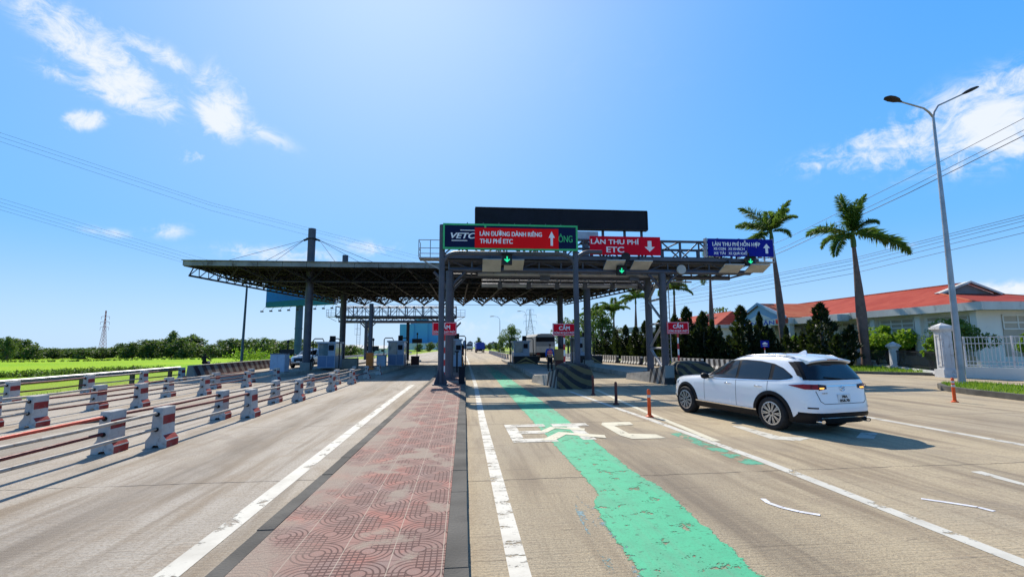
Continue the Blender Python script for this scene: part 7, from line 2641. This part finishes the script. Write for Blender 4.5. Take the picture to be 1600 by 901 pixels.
bar_fence('dark iron bar fence behind the thick palm trunk', (31.85, 33.2, 0), (32.75, 36.8, 0), 0.1, 1.35, 'black', 0.14, 0.18)
bar_fence('dark iron bar fence left of the thick palm trunk', (33.1, 37.8, 0), (34.2, 41.6, 0), 0.1, 1.35, 'black', 0.14, 0.18)
bar_fence('pale steel gate fence on a low white wall at the right edge', (27.9, 24.3, 0), (30.2, 13.0, 0), 0.0, 2.25, 'pillar_white', 0.17, 0.62, (0.06, 0.18, 0.78, 0.99), 0.022, 'wall_white', 2.1)
# stone planter seen between the fence bars
t = thing('planter', 'long tan stone planter with a bonsai behind the dark fence', 'planter', (33.0, 30.5, 0.1))
m = MB(); m.prism([(31.3, 31.4), (33.6, 28.6), (34.3, 29.2), (32.0, 32.0)], 0.45, 1.05); m.prism([(31.6, 31.2), (33.5, 28.9), (33.9, 29.3), (32.1, 31.6)], 0.1, 0.449); m.build('trough', 'wall_beige', t)
m = MB(); m.tube([(32.8, 30.3, 1.0), (32.9, 30.2, 1.5), (32.6, 30.4, 1.8), (33.0, 30.0, 2.1)], [0.08, 0.06, 0.04, 0.015], 8); m.build('stem', 'bark', t, 50)
me = quads_mesh('foliage', clump_leaves([(0.0 + dx, 0.0 + dy, 1.5 + dz, 0.28, 70) for dx, dy, dz in ((-.6, 0, 0.1), (0, -.3, .4), (.3, -.6, 0.1), (-.2, .3, .3))], 0.12), 'leaf_mid')
o = bpy.data.objects.new('foliage', me); COL.objects.link(o); o.parent = t

# small blue sign on a post in front of the conifers
t = thing('small_sign', 'small blue square sign with a white car symbol in front of the dark conifers', 'road sign', (23.9, 36.2, 0.1))
sp_ = at(1195, 537, 34.5)
t.location = (sp_.x, sp_.y, 0.1)
m = MB(); m.box(sp_.x - 0.33, sp_.x + 0.33, sp_.y - 0.02, sp_.y + 0.02, sp_.z - 0.26, sp_.z + 0.26); m.build('board', 'sign_blue', t)
m = MB()
m.ext([(-0.2, -0.02), (0.2, -0.02), (0.2, 0.05), (0.1, 0.06), (0.06, 0.13), (-0.08, 0.13), (-0.12, 0.06), (-0.2, 0.05)], lambda u, v, w: (sp_.x + u, sp_.y - 0.02 - w, sp_.z + v), 0.001, 0.006)
m.ext([(-0.18, -0.16), (0.18, -0.16), (0.18, -0.11), (-0.18, -0.11)], lambda u, v, w: (sp_.x + u, sp_.y - 0.02 - w, sp_.z + v), 0.001, 0.006)
m.build('symbol', 'sign_white', t)
m = MB(); m.tube([(sp_.x, sp_.y + 0.05, 0.1), (sp_.x, sp_.y + 0.05, sp_.z + 0.2)], 0.035, 8); m.build('post', 'post_rw', t, 40)

# ------------------------------------------------------------------ street lamps
def lamp_head(p, d, s=1.0):
    """cobra head: tapered body along d"""
    d = Vector(d).normalized()
    sd_ = d.cross(Vector((0, 0, 1))).normalized()
    up = sd_.cross(d)
    rows = []
    for u, w, h in ((0.0, 0.05, 0.05), (0.12, 0.07, 0.06), (0.3, 0.16, 0.09), (0.6, 0.20, 0.10), (0.85, 0.17, 0.08), (0.98, 0.06, 0.03)):
        rows.append([tuple(Vector(p) + d * u * s + sd_ * math.cos(a) * w * s + up * (math.sin(a) * h * s * (1.0 if math.sin(a) > 0 else 0.6))) for a in np.linspace(0, 2 * PI, 13)[:-1]])
    m = MB(); m.grid(rows, True); m.add(rows[0], [tuple(range(12))]); m.add(rows[-1], [tuple(range(12))])
    return m
t = thing('street_lamp', 'tall tapered double-armed street lamp on the grassy verge island at the right', 'street lamp', (21.45, 18.95, 0.15))
m = MB(); tip = Vector((21.95, 19.3, 12.45))
b0 = Vector((21.45, 18.95, 0.15))
m.tube([b0, b0.lerp(tip, 0.5), tip], [0.14, 0.105, 0.055], 14); m.box(21.2, 21.7, 18.7, 19.2, 0.15, 0.20)
m.build('pole', 'galv', t, 40)
for d, e in (((-0.96, -0.25, 0.10), 'l'), ((0.92, 0.12, 0.42), 'r')):
    d = Vector(d).normalized()
    if e == 'l': pts = [tip, tip + Vector((-0.22, -0.03, 0.22)), tip + Vector((-0.55, -0.10, 0.36)), tip + Vector((-2.05, -0.45, 0.42))]
    else: pts = [tip, tip + Vector((0.10, 0.02, 0.25)), tip + Vector((0.40, 0.06, 0.62)), tip + Vector((1.95, 0.2, 1.35))]
    m = MB(); m.tube(pts, [0.05, 0.045, 0.04, 0.035], 8); a = m.build('arm', 'galv', t, 40)
    h = lamp_head(pts[-1], pts[-1] - pts[-2], 1.05)
    h.build('lamp_head', 'dark_steel', a, 40)
t = thing('street_lamp', 'thin grey street lamp pole rising from the field edge to the canopy at left', 'street lamp', (-19.6, 45.5, -0.6))
m = MB(); m.tube([(-19.6, 45.5, -0.6), (-19.5, 45.5, 7.5)], [0.13, 0.08], 10); m.build('pole', 'teal_steel', t, 40)
m = MB(); m.tube([(-19.5, 45.5, 7.5), (-19.8, 45.6, 7.75), (-20.3, 45.7, 7.85)], 0.04, 8); a = m.build('arm', 'teal_steel', t, 40)
lamp_head(Vector((-20.3, 45.7, 7.85)), (-1, 0.1, 0.1), 0.6).build('lamp_head', 'dark_steel', a, 40)
for px, tpy, Y, s, lb in ((781, 494, 130, -1, 'distant street lamp curving left above the round green tree'), (1171, 478, 75, 1, 'distant curved street lamp above the conifers left of the office roof'), (822, 486, 145, -1, 'distant street lamp curving left in front of the far lattice tower')):
    p = at(px, tpy, Y)
    t = thing('street_lamp', lb, 'street lamp', (p.x, p.y, 0))
    m = MB(); m.tube([(p.x, p.y, 0), (p.x, p.y, p.z - 1.2)], [0.11, 0.07], 8); m.build('pole', 'galv', t, 40)
    m = MB(); q = [(p.x, p.y, p.z - 1.2), (p.x + s * 0.2, p.y, p.z - 0.5), (p.x + s * 0.7, p.y, p.z - 0.1), (p.x + s * 1.5, p.y, p.z)]
    m.tube(q, 0.05, 6); a = m.build('arm', 'galv', t, 40)
    lamp_head(Vector(q[-1]), (s, 0, -0.05), 1.3).build('lamp_head', 'dark_steel', a, 40)

# ------------------------------------------------------------------ pylons
def pylon(label, base, H, w0, mat, arms, red=False):
    t = thing('lattice_tower', label, 'pylon', tuple(base))
    m = MB()
    n = 12
    lv = []
    for k in range(n + 1):
        u = 1 - (1 - k / n) ** 1.0
        w = w0 * (1 - 0.86 * min(1, u / 0.8)) if u < 0.8 else w0 * 0.14
        lv.append((H * u, w / 2))
    for k in range(n):
        (z0, a), (z1, b) = lv[k], lv[k + 1]
        C0 = [(-a, -a, z0), (a, -a, z0), (a, a, z0), (-a, a, z0)]
        C1 = [(-b, -b, z1), (b, -b, z1), (b, b, z1), (-b, b, z1)]
        th = 0.05 * H / 20
        for i in range(4):
            j = (i + 1) % 4
            m.bar(C0[i], C1[i], th * 1.6)
            m.bar(C0[i], C1[j], th); m.bar(C0[j], C1[i], th)
            m.bar(C1[i], C1[j], th)
    m.build('mast', mat, t, None, world=False)
    for z, l in arms:
        m = MB()
        th = 0.06 * H / 20
        for s in (-1, 1):
            m.bar((0, 0, H * z), (s * l, 0, H * z), th * 1.5); m.bar((0, 0, H * (z + 0.04)), (s * l, 0, H * z), th)
            m.bar((s * l, 0, H * z), (s * l, 0, H * z - 1.6), th * 1.4)
        m.build('cross_arm', mat, t, None, world=False)
    return t
p = at(160, 546, 300); q = at(160, 485, 300)
pylon('slim reddish lattice pylon standing beyond the field at left', (p.x, p.y, p.z - 3), q.z - p.z + 3, 3.0, 'lattice_red', ((0.62, 2.3), (0.74, 2.4), (0.86, 2.2)))
p = at(829, 545, 260); q = at(829, 483, 260)
pylon('grey lattice power pylon above the far road behind the toll booths', (p.x, p.y, 0), q.z, 6.0, 'lattice', ((0.55, 2.6), (0.70, 3.6), (0.86, 3.4), (0.99, 2.0)))

# ------------------------------------------------------------------ overhead wires
def wire(label, pts, grp, r=0.02):
    """pts: three or more points, smoothed into a sagging line"""
    pts = [Vector(p) for p in pts]
    out = []
    for k in range(len(pts) - 1):
        for j in range(8):
            out.append(pts[k].lerp(pts[k + 1], j / 8))
    out.append(pts[-1])
    m = MB()
    m.tube(out, r, 5)
    return tag(m.build('overhead_wire', 'wire', None), label, 'power line', grp)
def wpx(label, plist, grp, r):
    return wire(label, [at(*a) for a in plist], grp, r)
for k, (y0, ym, y1) in enumerate(((204, 297, 398), (211, 301, 402), (218, 309, 409))):
    wpx('%s of the three wires running down from the upper left to the canopy column' % ['topmost', 'middle', 'lowest'][k], [(-40, y0 - 10, 60), (330, ym + 20, 75), (700, y1 + 14, 100)], 'wires at the upper left', 0.014)
for k, (y0, y1) in enumerate(((308, 424), (314, 429), (320, 434), (326, 438))):
    wpx('%s of the four lower wires running from the left edge towards the canopy' % ORD[k], [(-40, y0 - 10, 62), (160, (y0 + y1) / 2 - 8, 72), (420, y1 + 10, 90)], 'lower wires at the left', 0.013)
for k, (ya, yb, r) in enumerate(((372, 186, .03), (384, 205, .03), (390, 214, .045))):
    wpx('%s of the three upper wires rising to the right above the palms' % ['topmost', 'middle', 'lowest'][k], [(1080, ya + 62, 95), (1230, ya, 70), (1420, (ya * 0.48 + yb * 0.52) + 3, 52), (1640, yb - 22, 40)], 'upper wires at the right', r)
for k, (ya, yb) in enumerate(((447, 336), (450, 340), (456, 345), (461, 353), (467, 364))):
    wpx('%s of the five lower wires crossing behind the palms and the lamp post at right' % ORD[k], [(1000, ya + 18, 110), (1115, ya, 92), (1330, (ya * 0.56 + yb * 0.44) + 6, 66), (1640, yb - 10, 44)], 'lower wires at the right', 0.028)

# ------------------------------------------------------------------ roadside billboard on one leg, factory, distant town
t = thing('billboard', 'big blue and green roadside billboard on a single thick leg behind the canopy columns', 'billboard', (-29, 88, -0.5))
p0, p1 = at(415, 480, 88), at(520, 474, 88)
m = MB()
m.add([(p0.x, 88, p0.z), (p1.x, 89, p1.z), (p1.x, 89, p1.z + 6.2), (p0.x, 88, p0.z + 6.2), (p0.x, 89, p0.z), (p1.x, 90, p1.z), (p1.x, 90, p1.z + 6.2), (p0.x, 89, p0.z + 6.2)],
      [(0, 1, 2, 3), (7, 6, 5, 4), (0, 4, 5, 1), (3, 2, 6, 7), (0, 3, 7, 4), (1, 5, 6, 2)])
m.build('face_board', 'billboard_blue', t)
m = MB(); m.add([(p0.x, 87.97, p0.z + 0.02), (p1.x, 88.97, p1.z + 0.02), (p1.x, 88.97, p1.z + 1.3), (p0.x, 87.97, p0.z + 0.9), (p0.x, 87.99, p0.z + 0.02), (p1.x, 88.99, p1.z + 0.02), (p1.x, 88.99, p1.z + 1.3), (p0.x, 87.99, p0.z + 0.9)],
                [(0, 1, 2, 3), (7, 6, 5, 4), (0, 4, 5, 1), (3, 2, 6, 7), (0, 3, 7, 4), (1, 5, 6, 2)])
m.build('lower_band', 'billboard_green', t)
pc = at(467, 480, 89.2)
m = MB(); m.tube([(pc.x, 89.6, -1.0), (pc.x, 89.6, pc.z + 4)], 0.62, 20)
for z in (2.2, 5.2): m.lathe([(0.63, z), (0.70, z), (0.70, z + 0.15), (0.63, z + 0.15)], (pc.x, 89.6, 0), 20)
m.build('leg', 'teal_steel', t, 40)
m = MB()
for k in range(9):
    u = k / 8
    x, z = p0.x + (p1.x - p0.x) * u, p0.z + (p1.z - p0.z) * u
    m.tube([(x, 88 + u, z + 0.1), (x, 86.6 + u, z - 0.75)], 0.03, 5)
    m.box(x - 0.22, x + 0.22, 86.4 + u, 86.7 + u, z - 0.95, z - 0.72)
m.build('floodlight_row', 'dark_steel', t)

t = thing('factory', 'pale blue windowless factory block in the distance left of the far road', 'building', (-40, 330, 0))
a, b = at(624, 540, 330), at(703, 540, 330)
zt = at(640, 506, 330).z
x0, x1 = a.x, b.x
m = MB(); m.box(x0, x0 + (x1 - x0) * 0.28, 330, 372, 0, zt); m.box(x0 + (x1 - x0) * 0.28 + .01, x0 + (x1 - x0) * 0.55, 331, 372, 0, zt + 3.4); m.box(x0 + (x1 - x0) * 0.55 + .01, x1, 332, 372, 0, zt + 0.8)
m.build('wall', 'pale_blue_wall', t)
m = MB(); m.box(x0 + 6, x0 + 9, 340, 343, zt, zt + 2.2); m.build('roof_unit', 'lattice', t)
m = MB(); m.box(x0 - 2, x1 + 6, 320, 328, 0, at(640, 536, 322).z); m.build('front_shed', 'wall_stain', t)
for k, (px, ty, w) in enumerate(((530, 543, 16), (548, 540, 14), (585, 541, 18))):
    p = at(px, ty, 190)
    t = thing('house', '%s pale low house from the left beyond the field behind the toll booths' % ORD[k], 'house', (p.x, p.y, -0.5), 0, 'pale low houses beyond the field')
    w_ = w * 0.25
    m = MB(); m.box(p.x - w_, p.x + w_, p.y, p.y + 6, -0.8, p.z - 0.8); m.build('wall', 'wall_stain', t)
    m = MB(); m.ext([(0 - 0.4, p.z - 0.79), (6.4, p.z - 0.79), (3, p.z + 0.4)], lambda u, v, q: (q, p.y + u, v), p.x - w_ - 0.3, p.x + w_ + 0.3); m.build('roof', 'wall_white', t)
    m = MB()
    for j in range(3):
        x = p.x - w_ + w_ * 2 * (j + 0.5) / 3
        m.box(x - 0.4, x + 0.4, p.y - 0.03, p.y - 0.002, 0.3, min(1.6, p.z - 1.2))
    m.build('window', 'glass_dark', t)
# far end of the road: houses and trees closing the view
rnd = random.Random(8)
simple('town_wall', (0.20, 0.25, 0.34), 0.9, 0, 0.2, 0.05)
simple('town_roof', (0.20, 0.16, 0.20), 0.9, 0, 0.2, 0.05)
for k in range(12):
    px = 704 + k * 4.4 if k < 8 else 766 + (k - 8) * 5
    Y = 430 + rnd.uniform(-30, 60)
    p = at(px, rnd.uniform(532, 538), Y)
    t = thing('house', '%s bluish town house from the left at the far end of the road' % ORD[k], 'house', (p.x, p.y, 0), 0, 'distant town houses at the road end')
    w_ = rnd.uniform(1.2, 2.2)
    m = MB(); m.box(p.x - w_, p.x + w_, p.y, p.y + 8, 0, p.z - 0.8); m.build('wall', 'town_wall', t)
    m = MB(); m.ext([(p.x - w_ - 0.3, p.z - 0.79), (p.x + w_ + 0.3, p.z - 0.79), (p.x, p.z + 0.6)], lambda u, v, q: (u, p.y + q, v), -0.3, 8.3); m.build('roof', 'town_roof', t)
for k, (px, ty, Y, w) in enumerate(((748, 527, 360, 0.7), (716, 534, 330, 1.2), (765, 536, 300, 1.2), (775, 534, 240, 1.1), (757, 536, 420, 1.2), (690, 530, 210, 1.0), (672, 533, 215, 1.1), (655, 536, 205, 1.2), (634, 538, 200, 1.1))):
    p = at(px, ty, Y)
    o = dup(far[k % 4]); o['label'] = ['small dark tree standing up above the far road end', 'low tree left of the far road', 'low tree right of the far road', 'tree nearest the right side of the far road', 'low tree at the vanishing point of the road',
                                       'palm-like dark tree right of the factory front', 'dark tree in front of the factory middle', 'low dark tree in front of the factory', 'low dark tree at the left corner of the factory'][k]
    if 'group' in o: del o['group']
    s = p.z / 6.0
    o.location = (p.x, p.y, 0); o.scale = (s * w, s * w, s); o.rotation_euler = (0, 0, k)
# guard rail of the far left road edge
t = thing('crash_rail', 'low pale rail along the far left road edge in front of the factory', 'crash barrier', (-13, 90, 0))
m = MB(); m.bar((-16.2, 64, 0.6), (-12.8, 125, 0.6), 0.06, 0.3); m.build('rail_beam', 'galv', t)
for k in range(12):
    y = 64 + k * 5.5; x = -16.2 + (y - 64) * 3.4 / 61
    m = MB(); m.bar((x - 0.1, y, -0.2), (x - 0.1, y, 0.7), 0.1); m.build('post', 'galv', t)
